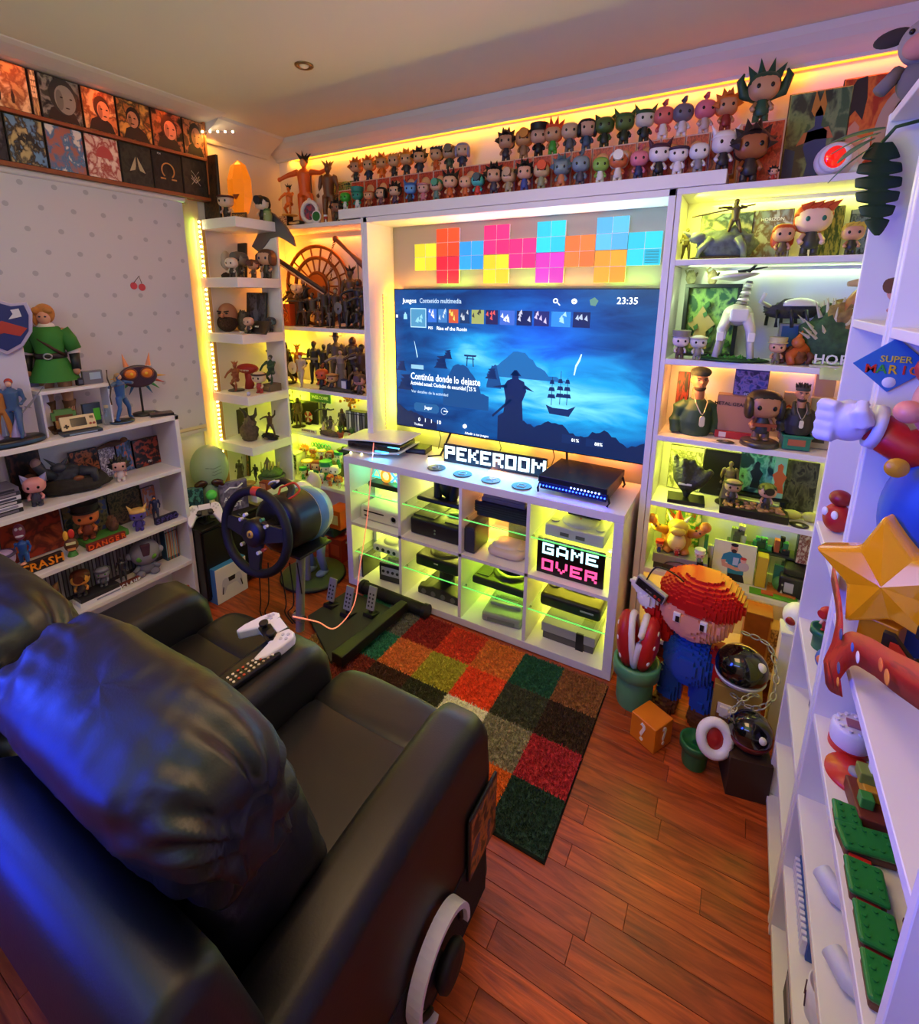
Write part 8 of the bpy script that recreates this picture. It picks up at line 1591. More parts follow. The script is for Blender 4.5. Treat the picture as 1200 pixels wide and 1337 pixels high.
t = thing('white_box','plain white box behind the shield at the left picture edge','box',(-.73,LY(28,-.72,1.25),z),FX); rbox('carton',t,-.05,.08,-.02,.02,0,.2,P('#d8d4e4',.5),.002); rbox('carton_seam',t,.012,.015,-.0212,-.0198,0,.2,P('#b0acc0',.5),.0003,seg=1)
t = lst('red-haired doll in blue tunic on a wide black base',72-3,490,z+.03,-.62,'walk',c_='#3a5a8a',hair='short',hc='#a83428',skin='#d8a890',weapon='sword',wc='#8a8a98'); t.location.y = LY(20,-.62,z+.1)
lst('golden-brown small warrior at the left picture edge',5,500,z+.03,-.64,'stand',c_='#b8783a',hair='short',hc='#c89a4a'); yq = LY(18,-.615,z)
t = thing('display_plinth','wide black round base under the red-haired doll','plinth',(-.618,yq,z),0); obj('disc',MB().lathe([(.058,0),(.062,.004),(.06,.024),(.055,.029),(0,.029)],44,T(s=(.9,1.7,1))),P('#15161a',.3),t); obj('blue_edge',MB().lathe([(.0615,.006),(.0625,.01),(.0615,.018)],44,T(s=(.9,1.7,1))),P('#2c4a6a',.35),t); obj('crystal',MB().cyl((0,.02,.03),(.0,.03,.12),.025,.004,6).cyl((-.01,-.04,.03),(-.01,-.05,.10),.02,.004,6),P('#9a8ab8',.1),t)
q = lp(84,-.66,z); t = thing('pixel_block','brown and green pixel-block portrait box behind the handheld console','block',q,FX-.2); cols_ = ['.ggggg.','ggggggg','gbbbbbg','gbssbbg','.ssssss','.skssk.','.ssssss','..bbb..']; cl = {'g': '#5a8a4a','b': '#6a3a1c','s': '#c8905a','k': '#20140c'}
for ch in 'gbsk':
    b = MB()
    for r_,row in enumerate(cols_):
        for c_,w_ in enumerate(row):
            if w_ == ch: b.box(-.042+c_*.012,-.030+c_*.012,-.012,.012,(7-r_)*.011+.012,(8-r_)*.011+.012)
    obj('pixel_blocks',b,P(cl[ch],.5),t)
rbox('base',t,-.045,.045,-.02,.02,0,.012,P('#3a241a',.5),.001)
q = lp(103,-.602,z); t = thing('handheld_console','cream handheld game console with black screen propped on a flat case','handheld console',(q[0],q[1],z+.014),FX-.15); t.rotation_euler = (-.45,0,FX-.15)
rbox('shell',t,-.062,.062,-.006,.006,0,.062,P('#d8c498',.4),.003); rbox('screen',t,-.028,.028,-.0075,-.005,.014,.05,P('#17181c',.15),.001); obj('direction_pad',MB().cb((-.045,-.0075,.018),(.018,.003,.006)).cb((-.045,-.0075,.018),(.006,.003,.018)),P('#2a1c18',.5),t)
for k in range(2): obj('button',MB().cyl((.04+k*.013,-.009,.018),(.04+k*.013,-.005,.018),.005,n=12),P('#8a2c28',.4),t); rbox('speaker',t,.042,.056,-.0072,-.0055,.04,.052,P('#a89468',.5),.0005,seg=1)
t = thing('flat_case','thin grey game case lying under the cream handheld console','game case',(q[0]+.0,q[1],z),FX-.12); rbox('case',t,-.07,.07,-.04,.03,0,.012,P('#3a4450',.4),.001); rbox('label',t,-.05,.05,-.0412,-.0398,.003,.009,P('#8aa0b8',.4),.0003,seg=1)
q = lp(120,-.70,z); t = thing('green_lit_case','clear case with glowing green insert under the riser','game case',q,FX); rbox('case',t,-.035,.035,-.008,.008,0,.1,P('#3a4a60',.3),.001); rbox('insert',t,.004,.03,-.0092,-.0075,.02,.075,P('#5ac83a',.3),.0005,seg=1)
q = lp(140,-.65,z); t = thing('glass_bottle','small clear glass bottle with stopper left of the archer statue','bottle',q); obj('bottle_body',MB().lathe([(.02,0),(.024,.006),(.024,.04),(.01,.06),(.008,.078)],20),mat('bottle_glass','#e8e8f8',.03,trans=1.,alpha=.45),t); obj('stopper',MB().lathe([(.009,.076),(.011,.088),(0,.09)],14),P('#c8b090',.6),t)
t = lst('crouching archer statue in blue tunic drawing a bow, on a round base',160,488,z+.012,-.635,'bow',c_='#2c5a9a',hair='long',hc='#a8845a',weapon='bow',wc='#3a2c28',skin='#c89878',rz=FX+.4)
t = thing('display_plinth','dark round base with blue edge under the blue archer statue','plinth',(-.632,LY(160,-.632,z),z)); obj('disc',MB().lathe([(.048,0),(.05,.003),(.05,.012),(0,.0125)],40,T(s=(.85,1,1))),P('#1a1c20',.4),t); obj('blue_edge',MB().lathe([(.0495,.003),(.0515,.006),(.0495,.01)],40,T(s=(.85,1,1))),P('#3a5a7a',.4),t)
# heart mask
q = lp(186,-.70,z); ym = q[1]; zm = solve('v','z',490,x=-.70,y=ym)-z; t = thing('spiked_mask','heart-shaped dark mask with round orange eyes and coloured spikes on a stand','mask',q,FX-.35); hp_ = [(.078*cos(a),zm+.05*sin(a)*(1 if sin(a) > 0 else 1.15)) for a in [2*pi*i/36 for i in range(36)]]
obj('mask_body',MB().prism(hp_,-.02,.01),P('#3a2030',.4),t,bevel=.008)
for s in (-1,1): obj('eye',MB().sph((s*.034,-.022,zm+.012),(.024,.01,.022),20,12),P('#e07a24',.3),t); obj('pupil',MB().sph((s*.03,-.031,zm+.012),(.007,.004,.007),10,8),P('#f0c040',.2),t); obj('eye_ring',MB().tube([(s*.034+.026*cos(a*pi/10),-.022,zm+.012+.024*sin(a*pi/10)) for a in range(20)],.004,6,closed=True),P('#7a3a28',.4),t)
for s in (-1,1):
    obj('spike',MB().cyl((s*.045,0,zm+.045),(s*.055,0,zm+.105),.012,.001,8),P('#e08a58',.4),t)
    for k,c_ in enumerate(('#e0a040','#b83a28','#3a8a4a','#2c5a8a')): a = radians(-5-k*20); obj('spike',MB().cyl((s*.062*cos(a),0,zm-.0+.05*sin(a)),(s*.115*cos(a),-.005,zm+.1*sin(a)),.009,.001,8),P(c_,.4),t)
obj('stand_rod',MB().cyl((0,.005,.01),(0,.005,zm-.04),.005,n=8),P('#17171a',.4),t); obj('stand_base',MB().lathe([(.045,0),(.046,.012),(0,.014)],28),P('#26282c',.5),t)
q = lp(209,-.625,z); t = thing('flat_case','dark illustrated game case lying flat at the right end of the left bookcase','game case',q,FX-.35); rbox('case',t,-.05,.05,-.035,.035,0,.012,P('#1c1a1a',.4),.001); rbox('cover',t,-.046,.046,-.031,.031,.012,.0126,art('#2c2420','#6a5038','#141210',131,5),.0002,seg=1)
# shelf B
z = .7685
for i in range(6): y = LY(8,-.66,z+.05); t = thing('game_case','game case in the lying stack on the second shelf, %s' % ('bottom one','second from bottom','third from bottom','third from top','second from top','topmost')[i],'game case',(-.665,y-.03,z+i*.0175),FX+.03*math.sin(i*2.1),'lying cases on the second shelf'); c_ = ('#1c1c24','#e0dce8','#2a2a30','#d8d4e4','#3a3a44','#6a6478')[i]; rbox('case',t,-.085,.06,-.06,.06,0,.0165,P(c_,.4),.001,seg=1); rbox('spine_label',t,-.07,.045,-.0612,-.0598,.004,.0125,P(('#6a6470','#8a86a0','#c8c0c8','#4a4a60','#8a8090','#2a2838')[i],.5),.0002,seg=1)
lbox('black case with round brown fur picture at the left of the second shelf',16,58,584,z,art('#15110e','#5a3420','#0c0a0a',132,3),x=-.745)
t = thing('fur_creature','brown furry head ornament before the dark case on the second shelf','figurine',lp(42,-.71,z),FX-.4); rock('body','',(0,0,0),(.026,.022,.035),'#4a2c1c',51,parent=t); obj('head',MB().sph((0,-.01,.085),(.026,.022,.03),16,12),P('#5a3824',.9),t); obj('face_patch',MB().sph((0,-.028,.085),(.016,.008,.018),12,8),P('#2c1810',.9),t)
q = lp(92,-.66,z); t = thing('beast_statue','large dark blue-grey beast statue with raised claws on a rocky base','statue',q,FX-.35); rock('rock_base','',(.02,0,0),(.13,.05,.045),'#241e1a',52,parent=t); rock('body','',(-.01,0,.05),(.06,.035,.045),'#2c303c',53,parent=t)
obj('head',MB().sph((-.03,-.02,.125),(.026,.022,.02),14,10).cyl((-.045,-.02,.14),(-.075,-.02,.175),.009,.001,6).cyl((-.015,-.02,.14),(.01,-.02,.172),.009,.001,6),P('#343846',.6),t); obj('leg',MB().tube([(.04,-.01,.09),(.085,-.02,.085),(.09,-.03,.03)],[.028,.02,.014],8),P('#2c303c',.6),t); obj('leg',MB().tube([(-.05,-.01,.09),(-.085,-.03,.12),(-.1,-.04,.16)],[.024,.018,.02],8),P('#2c303c',.6),t); obj('claw',MB().sph((-.102,-.045,.165),(.018,.014,.022),10,8),P('#8a7070',.5),t); obj('mouth_glow',MB().sph((.03,-.04,.07),(.02,.012,.012),10,8),P('#7a4420',.5),t)
lbox('brown and orange adventure game case on the second shelf',94,130,588,z,art('#3a2018','#b8643c','#1c1210',133,5),x=-.735); lbox('pale violet comic game case beside the orange one',130,152,584,z,art('#b8b0c8','#5a4a60','#d8d0d8',134,8),x=-.74,title='20',tsz=.03,tcol='#e8e8f0',tz=.2); lbox('orange and blue game case behind the black-haired vinyl figure',153,173,577,z,art('#c8643c','#4a6a9a','#2c2c44',135,4),x=-.74); lbox('black game case with orange creatures at the right of the second shelf',175,212,572,z,art('#141014','#141014','#a8442c',136,6),x=-.735,title='PS1',tsz=.014,tz=.15)
t = thing('lying_creature','brown long-tailed creature lying on top of the second-shelf cases','figurine',(-.74,LY(148,-.74,z+.15),z+.137),FX); obj('body',MB().sph((0,0,.014),(.045,.016,.014),16,10),P('#5a3828',.7),t); obj('tail',MB().tube([(-.04,0,.012),(-.07,0,.006),(-.09,0,.012)],[.01,.006,.003],8),P('#6a4430',.7),t); obj('head',MB().sph((.045,-.005,.022),(.016,.014,.013),12,8),P('#7a5034',.7),t)
lch('pink-faced vinyl figure with lavender pointed ears on the second shelf',47,622,z,hair='ears',hc='#8a86b8',skin='#d89090',body='#3a3848'); lch('black-haired vinyl figure with pointed ears and white outfit on the second shelf',157,598,z,hair='spiky',hc='#0f0d0f',skin='#d8a898',body='#d8c8c8')
# shelf C
z = .5005
lbox('large orange-red box with round badge picture on the third shelf',2,82,664,z,art('#a8341c','#6a2014','#c85a30',141,3),x=-.755,lean=.02); t = lst('blue grinning cartoon-like figure with tall violet head on the third shelf',32,700,z,-.66,'walk',c_='#2c5ab0',rz=FX-.4)
q = t.location; hh = lh(678,-.66,q.y,z); tt = t; s_ = t.scale[0]; obj('tall_head',MB().sph((0,-.01,1.12),(.13,.12,.24),20,14),P('#9a4a6a',.5),t); obj('grin',MB().sph((0,-.1,1.03),(.09,.04,.045),16,8),P('#e8e8e8',.3),t)
for s in (-1,1): obj('eye',MB().sph((s*.045,-.1,1.24),(.04,.035,.045),12,8),P('#f0f0f0',.2),t)
def lword(word,label,u,v,z,x,sz,c_,edge,rz=FX,base=None,w=.16):
    q = lp(u,x,z); t = thing('letter_sign',label,'sign',q,rz); rbox('backing',t,-w/2,w/2,.0,.02,0,sz*1.0,P(edge,.5),.003)
    for k,ch in enumerate(word): text(ch,sz*1.0,P(c_,.4),t,T(-w/2+w*(k+.5)/len(word),-.003,sz*.5) @ FRONT,name='letter',ext=.003)
    return t
lword('CRASH','orange word in thick letters left of the tiki mask',54,0,z,-.60,.048,'#f08a1c','#2a1410',w=.15); lword('DANGER','orange-red word on the green diorama edge of the third shelf',139,0,z,-.597,.032,'#e85a20','#7a1c14',w=.16); lword('SPYRO','violet word in letters at the right of the third shelf',217,0,z,-.60,.034,'#4a3a8a','#1c1838',w=.11)
q = lp(135,-.665,z); t = thing('diorama','green meadow diorama with brown rocks behind the orange-red word','diorama',q,FX); rbox('meadow',t,-.09,.085,-.045,.05,0,.03,P('#4a8a34',.7),.004); rock('rocks','',(-.05,.02,.03),(.04,.03,.035),'#4a3a2c',61,parent=t)
lch('orange-bearded round vinyl figure with small black hat on the meadow diorama',115,660,z+.03,x=-.665,hair='hat',hc='#1a1414',skin='#d07038',body='#7a3420'); rock('brown_beast','brown pink-nosed beast figurine on the meadow diorama',(-.665,LY(146,-.665,z+.07),z+.03),(.034,.022,.04),'#6a4434',62)
lbox('dark woven-pattern game case at the back of the third shelf',143,186,640,z,art('#3a2c20','#6a5038','#1c1612',142,9),x=-.76); lbox('blue case and map picture behind the orange bearded figure',85,142,650,z,art('#4a5a8a','#8a7a50','#2c3a34',143,5),x=-.762)
q = lp(93,-.625,z); t = thing('tiki_mask','small striped wooden tiki mask with red and yellow feathers','mask',q,FX-.4); obj('mask',MB().sph((0,0,.05),(.026,.016,.032),16,12),P('#5a3020',.5),t); obj('feather',MB().sph((-.014,0,.095),(.01,.006,.024),10,8),P('#f0b840',.5),t); obj('feather',MB().sph((.006,0,.1),(.012,.006,.022),10,8),P('#d8342c',.5),t); obj('brow',MB().cb((0,-.015,.062),(.034,.006,.01)),P('#e0d8a0',.5),t); obj('lips',MB().cb((0,-.015,.035),(.028,.006,.01)),P('#d88a50',.5),t); obj('leaf_foot',MB().lathe([(.02,0),(.012,.022)],12),P('#4a8a3a',.5),t)
lch('violet horned vinyl creature with yellow horns on the third shelf',181,663,z,hair='horn',hc='#e0b060',skin='#5a4a9a',body='#4a3a8a'); lst('tall blue and orange duck-like figure with white eyes on the third shelf',203,648,z,-.66,'walk',c_='#2c3458',hair='short',hc='#2c3458',skin='#e08a2c'); lbox('pale case with orange creature behind the duck-like figure',186,204,636,z,art('#b8b0c0','#c8703c','#8a8aa0',144,4),x=-.75)
lch('violet-masked vinyl figure at the left picture edge of the third shelf',6,718,z,hair='ring',hc='#4a3a6a',skin='#a890c0',body='#6a2c3c'); t = thing('red_shoes','small orange and white crab-like toy at the left of the third shelf','toy',lp(16,-.62,z+.02),FX); t.location.z = z; obj('body',MB().sph((0,0,.02),(.03,.02,.018),14,8),P('#d8602c',.4),t); obj('claw',MB().sph((.03,-.01,.04),(.014,.01,.016),10,8),P('#e8a088',.4),t); obj('claw',MB().sph((-.03,-.01,.035),(.014,.01,.016),10,8),P('#e8a088',.4),t)
# shelf D
z = .2625
ya,yb = LY(20,-.72,z+.1),LY(214,-.72,z+.1)
spines('game_case','grey-spined game case in the long row on the fourth shelf',(-.70,ya,z),(-.70,yb,z),42,.19,.08,[('#3a3840','#8a8890','#1c1c22'),('#4a4850','#a09ea8','#24242a'),('#302e38','#76747c','#17171c')],'grey-spined cases on the fourth shelf')
ya,yb = LY(216,-.655,z+.1),LY(248,-.655,z+.1); spines('game_case',lambda i: '%s game case in the fourth shelf right-hand row, %s from the left' % (('blue','red','green','navy')[(i*7+3*(i//4)) % 4],ordn[i]),(-.655,ya,z),(-.655,min(yb,-.57),z),12,.175,.10,[('#2c5a7a','#8ab8c8','#b8c8d0'),('#a8442c','#e0a880','#d8d0c8'),('#3a7a5a','#c8d8b0','#c8d0d8'),('#28304a','#c87040','#a8b0c0')],'colourful cases on the fourth shelf')
lch('furry tan raccoon-like vinyl figure on the fourth shelf',62,768,z,hair='ears',hc='#7a5430',skin='#b87a48',body='#2c2622'); lch('brown monkey-like vinyl figure with golden face on the fourth shelf',106,745,z+.04,hair='cap',hc='#5a2c1c',skin='#e0a048',body='#3a3438'); lch('small grey robot vinyl figure with green eyes on the fourth shelf',134,740,z+.04,hair='ring',hc='#5a5a6c',skin='#8a8a9c',body='#5a5a64',eyes='#4a8a4a')
t = thing('game_case','lying white and black game case pair under the monkey-like figure','game case',(-.62,LY(128,-.62,z+.01),z),FX); rbox('case',t,-.085,.085,-.035,.04,0,.018,P('#e8e4f0',.4),.001); rbox('upper_case',t,-.08,.08,-.032,.04,.0185,.038,P('#2a2a30',.4),.001); rbox('spine_text',t,-.02,.08,-.0362,-.0348,.006,.012,P('#8a88a0',.4),.0002,seg=1)
lst('dark grey armoured robot statue behind a red name plate on the fourth shelf',160,728,z+.012,-.63,'stand',c_='#3a3a40',hair='short',hc='#4a4a52',rough=.3); lword('CLANK','small red plate with a white word on the fourth shelf',170,0,z,-.597,.02,'#e8e8e8','#6a2c1c',w=.09)
q = lp(191,-.635,z); hh = lh(704,-.635,q[1],z); t = thing('plush_robot','large grey plush robot with round head and green eyes on the fourth shelf','plush',q,FX-.35,s=hh)
obj('head',MB().sph((0,0,.62),(.36,.30,.36),28,18),P('#8a8898',.85),t); obj('body',MB().sph((0,0,.18),(.22,.2,.18),20,12),P('#6a6878',.85),t); obj('crest',MB().prism([(-.08,.62),(.08,.62),(.12,.95),(-.12,.95)],-.31,-.2),P('#4a2c3c',.8),t,bevel=.03)
for s in (-1,1): obj('eye',MB().lathe([(0,.03),(.07,.015),(.08,0)],18,T(s*.16,-.25,.55,rx=pi/2)),P('#5a9a3a',.2),t); obj('ear',MB().sph((s*.36,0,.6),(.09,.09,.1),12,8),P('#9a98a8',.8),t); obj('foot',MB().sph((s*.17,-.16,.08),(.12,.12,.085),14,10),P('#7a7888',.85),t); obj('arm',MB().tube([(s*.16,-.05,.26),(s*.3,-.14,.16)],.06,8),P('#7a7888',.85),t)
z = .0305
lbox('violet and red game box on the bottom shelf behind the sofa arm',78,118,800,z,art('#4a3a7a','#b8283a','#8a88c0',151,5),x=-.66); lst('small orange figure at the right end of the bottom shelf',248,755,z,-.62,'crouch',c_='#b8643c')

# ------------------------------------------------------------------ right bookcase items
def RX(x,**k): return x
z = .9505
# big toy figure: fist, sleeve, torso (generic)
t = thing('large_toy_figure','large cropped toy figure with white fist, red sleeve and blue body on the right bookcase','toy figure',(0,0,0))
S = lambda u,v,y: at(u,v,y=y)
fc = S(1108,549,-.712); r = .043
b = MB().sph(tuple(fc),(r*.95,r*.85,r*.95),20,14)
for k in range(4): b.tube([fc+V((-.022,-.024,.028-k*.019)),fc+V((-.043,-.007,.028-k*.019)),fc+V((-.036,.018,.026-k*.019))],[.013,.015,.012],10)
b.tube([fc+V((.02,-.034,.0)),fc+V((.008,-.041,.026)),fc+V((.014,-.024,.04))],[.018,.016,.013],10)
obj('fist',remesh(b,'fist',.004),P('#c8c8f0',.35),t); cf = S(1141,556,-.715)
obj('glove_cuff',MB().tube([cf+V((-.007,0,-.0)),cf+V((.009,0,-.003))],[.041,.043],20),P('#c8c8f0',.35),t); el_ = S(1185,588,-.735); obj('sleeve',MB().tube([cf+V((.004,0,-.002)),(cf+el_)/2,el_,el_+V((.07,.0,.02))],[.032,.034,.037,.05],16),P('#b01818',.4),t)
tb = S(1212,655,-.75); obj('torso',MB().sph(tuple(tb+V((.035,.01,-.03))),(.1,.08,.14),28,18),P('#1f48a8',.4),t); q = S(1171,611,-.80); obj('button',MB().lathe([(0,.007),(.015,.005),(.018,0)],20,Matrix.Translation(q) @ Matrix.Rotation(pi/2,4,'X')),P('#c89020',.3),t)
hc_ = S(1240,530,-.75); obj('head',MB().sph(tuple(hc_+V((.02,.0,.0))),(.07,.065,.075),26,18),P('#d89888',.45),t); obj('nose',MB().sph(tuple(S(1187,538,-.79)),(.022,.022,.02),18,12),P('#e08a80',.4),t); obj('cap',MB().sph(tuple(hc_+V((.02,0,.06))),(.075,.07,.045),24,12),P('#b01818',.45),t)
obj('leg',MB().tube([tb+V((.03,.0,-.14)),V((tb.x+.03,tb.y,z+.01))],[.05,.04],14),P('#1f48a8',.4),t)
# star lamp
sc = S(1166,757,-.80); t = thing('star_lamp','large glossy yellow star-shaped lamp on the right bookcase','lamp',(sc.x,sc.y,sc.z),radians(-30)); pl = []
for k in range(10): a = pi/2+k*pi/5+.2; rr_ = .125 if k % 2 == 0 else .07; pl.append((rr_*cos(a),rr_*sin(a)))
b = MB(); n = 10; fr = [(a,-.022,c_) for a,c_ in pl]; bk = [(a,.022,c_) for a,c_ in pl]; b.add(fr+bk+[(0,-.05,0),(0,.03,0)],[(i,(i+1) % n,2*n) for i in range(n)]+[(n+(i+1) % n,n+i,2*n+1) for i in range(n)]+[((i+1) % n,i,n+i,n+(i+1) % n) for i in range(n)])
obj('star',b,mat('yellow_gloss','#d89010',.12,coat=1.,em='#ffa010',es=.12),t,bevel=.010,seg=4); rbox('foot',t,-.03,.03,-.02,.02,-(sc.z-z),-.08,P('#b87808',.3),.003)
# letters
for ch,px_,py_,pz_,c_,lb in (('S',2.125,-.90,1.09,'#2c6ab8','blue outlined letter S standing above the red M by the star lamp'),('M',2.10,-.91,1.01,'#b82c20','red outlined letter M standing before the star lamp')):
    t = thing('letter_ornament',lb,'letter',(px_,py_,pz_),radians(-22)); text(ch,.105,P('#10100f',.5),t,T(0,.002,0) @ FRONT,name='outline',ext=.006,sx=1.1); t.children[0].scale = (1.25,1.12,1.0); text(ch,.088,P(c_,.35),t,T(0,-.004,0) @ FRONT,name='letter_face',ext=.005,sx=1.1); rbox('prop_foot',t,-.01,.01,.005,.02,-(pz_-z),-.0,P('#10100f',.5),.001)
t = thing('letter_ornament','dark green edged tile at the right picture edge below the letters','letter',(2.165,-.885,z+.04),radians(-22)); rbox('tile',t,-.02,.04,-.004,.006,-.04,.05,P('#14381f',.4),.003); rbox('tile_face',t,-.012,.032,-.0055,-.0035,-.03,.04,P('#2f7a3a',.4),.001)
# diamond sign on the post side
q = at(1165,477,y=-.678); t = thing('diamond_sign','blue diamond card with multicoloured lettering hanging on the bookcase side','sign',(q.x,-.675,q.z)); R_ = .052; obj('card',MB().prism([(0,R_),(R_*1.15,0),(0,-R_),(-R_*1.15,0)],-.003,0),P('#2c6ab8',.4),t,bevel=.001)
text('SUPER',.017,P('#d8c040',.4),t,T(.004,-.0035,.011) @ FRONT)
for k,(ch,c_) in enumerate(zip('MARIO',('#c82c20','#3a9a3a','#e0b020','#c82c20','#e07020'))): text(ch,.024,P(c_,.4),t,T(-.031+k*.0165,-.0035,-.009) @ FRONT,name='letter')
obj('white_oval',MB().lathe([(0,.0008),(.01,.0006),(.0105,0)],20,T(.0,-.0032,-.033,rx=pi/2,s=(1,1,.7))),P('#d8d8e0',.4),t); obj('hook',MB().tube([(0,-.002,.052),(0,-.008,.058),(0,0,.064)],.0016,5),P('#8a3a30',.4),t)
# red ribbon with printed pictures draped over the shelves
pts = [(1082,790),(1086,830),(1083,868),(1080,895)]; t = thing('paper_bunting','red printed paper bunting draped over the shelf edges of the right bookcase','bunting',(0,0,0))
def strip(pl,w,nm,m):
    b = MB(); vs = []; n = len(pl)
    for i,p_ in enumerate(pl):
        d = (pl[min(i+1,n-1)]-pl[max(i-1,0)]).normalized(); sd = d.cross(V((1,.15,.1))).normalized()*w/2; vs += [p_-sd,p_+sd]
    b.add(vs,[(2*i,2*i+1,2*i+3,2*i+2) for i in range(n-1)],None,True); o = obj(nm,b,m,t); s = o.modifiers.new('s','SOLIDIFY'); s.thickness = .001; return o
RDP = art('#b81a1c','#c8241c','#a01418',161,3,c4='#c83020')
l1 = smooth([at(u,v,x=2.018) for u,v in ((1087,745),(1096,800),(1092,850),(1080,880),(1098,890))],6); strip(l1,.05,'ribbon',RDP); l2 = smooth([at(u,v,x=2.012) for u,v in ((1085,880),(1108,848),(1135,855),(1165,875),(1215,905))],6); strip(l2,.052,'ribbon',RDP)
for (u,v),c_,s_ in (((1113,845),'#3a5ab0',.009),((1120,858),'#e8e0d8',.011),((1150,868),'#e07028',.011),((1158,884),'#e08a2c',.012),((1095,872),'#4a4a78',.012),((1098,828),'#3a4a80',.012),((1094,890),'#e08a2c',.009)): q = at(u,v,x=2.004); obj('printed_spot',MB().sph(tuple(q),(.0015,s_,s_*.8),12,8),P(c_,.5),t)
# slim bay items
z = 1.5605
q = at(1120,405,x=2.10); t = thing('game_box','dark game box with blue band and a face figure in the slim bay','game box',(2.17,-.33,z),radians(-60)); rbox('case',t,-.06,.06,-.012,.012,0,.2,P('#15161c',.4),.002); rbox('title_band',t,-.06,.06,-.0132,-.0115,.17,.2,P('#2c4a9a',.4),.0004,seg=1); text('UN',.022,P('#c8c8d8'),t,T(.01,-.0134,.145) @ FRONT)
chibi('vinyl_figure','brown-haired vinyl figure before the dark box in the slim bay',(2.09,-.42,z),.10,'cap','#4a2418','#d09080','#3a3440',rz=-1); t = thing('white_box','small white carton at the front of the slim bay shelf','box',(2.10,-.53,z),0); rbox('carton',t,-.04,.04,-.04,.04,0,.04,P('#c8c4e0',.5),.002); rbox('carton_label',t,-.0412,-.0398,-.02,.02,.01,.03,P('#9a98b8',.5),.0003,seg=1)
t = thing('branch_creature','black spindly curled-limb figure hanging in the slim bay','figurine',(2.16,-.40,1.0005),0); zz = .33; obj('limb',MB().tube(smooth([V((0,0,0)),V((0,.01,.18)),V((0,-.02,.26)),V((.01,.02,.34)),V((.0,.06,.42))],5),.0055,8),P('#101014',.4),t); obj('limb',MB().tube(smooth([V((0,-.02,.26)),V((0,-.07,.34)),V((0,-.05,.44))],5),.008,8),P('#101014',.4),t); obj('limb',MB().tube(smooth([V((0,-.0,.28)),V((0,.08,.26)),V((0,.10,.33))],5),.008,8),P('#101014',.4),t); obj('foot',MB().lathe([(.03,0),(.03,.006),(0,.008)],18),P('#17171c',.4),t)
t = thing('red_toy','red and black round toy with white oval eyes in the slim bay','toy',(2.065,-.33,1.0005),radians(-50)); obj('body',MB().sph((0,0,.04),(.034,.03,.04),20,14),P('#b01c20',.4),t); obj('head',MB().sph((0,0,.095),(.026,.025,.022),18,12),P('#8a181c',.4),t); b = MB()
for s in (-1,1): b.sph((s*.014,-.026,.055),(.009,.006,.012),10,8)
obj('eye_patch',b,P('#e8e8f0',.3),t)
t = thing('green_pot','small green pipe-like pot holding a red-capped figure in the slim bay','plant pot',(2.075,-.40,.6905)); obj('pot',MB().lathe([(.026,0),(.026,.04),(.034,.042),(.034,.06),(.028,.06),(.026,.05),(0,.05)],24),P('#1f6a44',.4),t); chibi('vinyl_figure','red-capped small figure standing in the green pot of the slim bay',(2.075,-.40,.741),.07,'cap','#c02424','#e0b0a0','#a82424',rz=-.8)
t = thing('blue_ball_toy','blue and orange round toy on the slim bay shelf','toy',(2.075,-.50,.6905),-.8); obj('body',MB().sph((0,0,.03),(.03,.03,.03),18,12),P('#2c5ab0',.4),t); obj('patch',MB().sph((0,-.02,.035),(.016,.014,.014),12,8),P('#d8703c',.4),t)
for i,(zz,c_,lb) in enumerate(((.4605,'#5a5a78','grey-violet printed box on the slim bay shelf below the green pot'),(.2405,'#3a3034','dark box on the second lowest slim bay shelf'),(.0405,'#6a2c28','dark red box on the lowest slim bay shelf'))):
    t = thing('printed_box',lb,'box',(2.12,-.46,zz),radians(-90)); rbox('carton',t,-.12,.12,-.04,.05,0,.15-.02*i,P(c_,.5),.002); rbox('print',t,-.10,.10,-.0415,-.039,.02,.12-.02*i,art(c_,'#8a86a0','#1c1a20',170+i,5),.0004,seg=1)
# castle block statue top bay
t = thing('stone_tower','weathered stone tower statue in the upper bay of the right bookcase','statue',(2.22,-.80,1.5605),0)
for k in range(5):
    for j in range(4): a = j*pi/2+k*.4; obj('stone',cm('stone',lambda: MB().cb((0,0,0),(.058,.05,.036)).mesh('stone')),mat('tower_stone','#5a4a44',.85,var=.3,bscale=50),t,bevel=.006,loc=(.03*cos(a),.03*sin(a),.02+k*.038),rz=a+.2*k)
t = thing('game_box','tall dark game box behind the stone tower statue','game box',(2.20,-.70,1.5605),radians(-75)); rbox('case',t,-.07,.07,-.012,.012,0,.19,P('#1a1a22',.4),.002); rbox('cover',t,-.06,.06,-.0135,-.0115,.01,.18,art('#1c1c2a','#3a3a50','#101018',175,4),.0004,seg=1)
# brick landscape on shelf z=.69, nearest bay
z = .6905
GRN,BRN,RD = P('#1f7a34',.35),P('#6a3c24',.5),P('#c02820',.35)
def isle(label,y,w,d,kind,x=2.10,rz=0,cols=('#1f7a34','#6a3c24')):
    t = thing('brick_island',label,'brick model',(x,y,z),rz); rbox('island_base',t,-w/2,w/2,-d/2,d/2,.0,.016,P(cols[1],.5),.004); rbox('island_top',t,-w/2-.003,w/2+.003,-d/2-.003,d/2+.003,.016,.026,P(cols[0],.35),.006)
    me = cm('stud',lambda: MB().cyl((0,0,0),(0,0,.0022),.0034,n=8).mesh('stud')); nx,ny = int(w/.0125),int(d/.0125)
    for i in range(nx):
        for j in range(ny):
            if i in (0,nx-1) or j in (0,ny-1): obj('stud',me,P(cols[0],.35),t,loc=(-w/2+(i+.5)*w/nx,-d/2+(j+.5)*d/ny,.026))
    return t
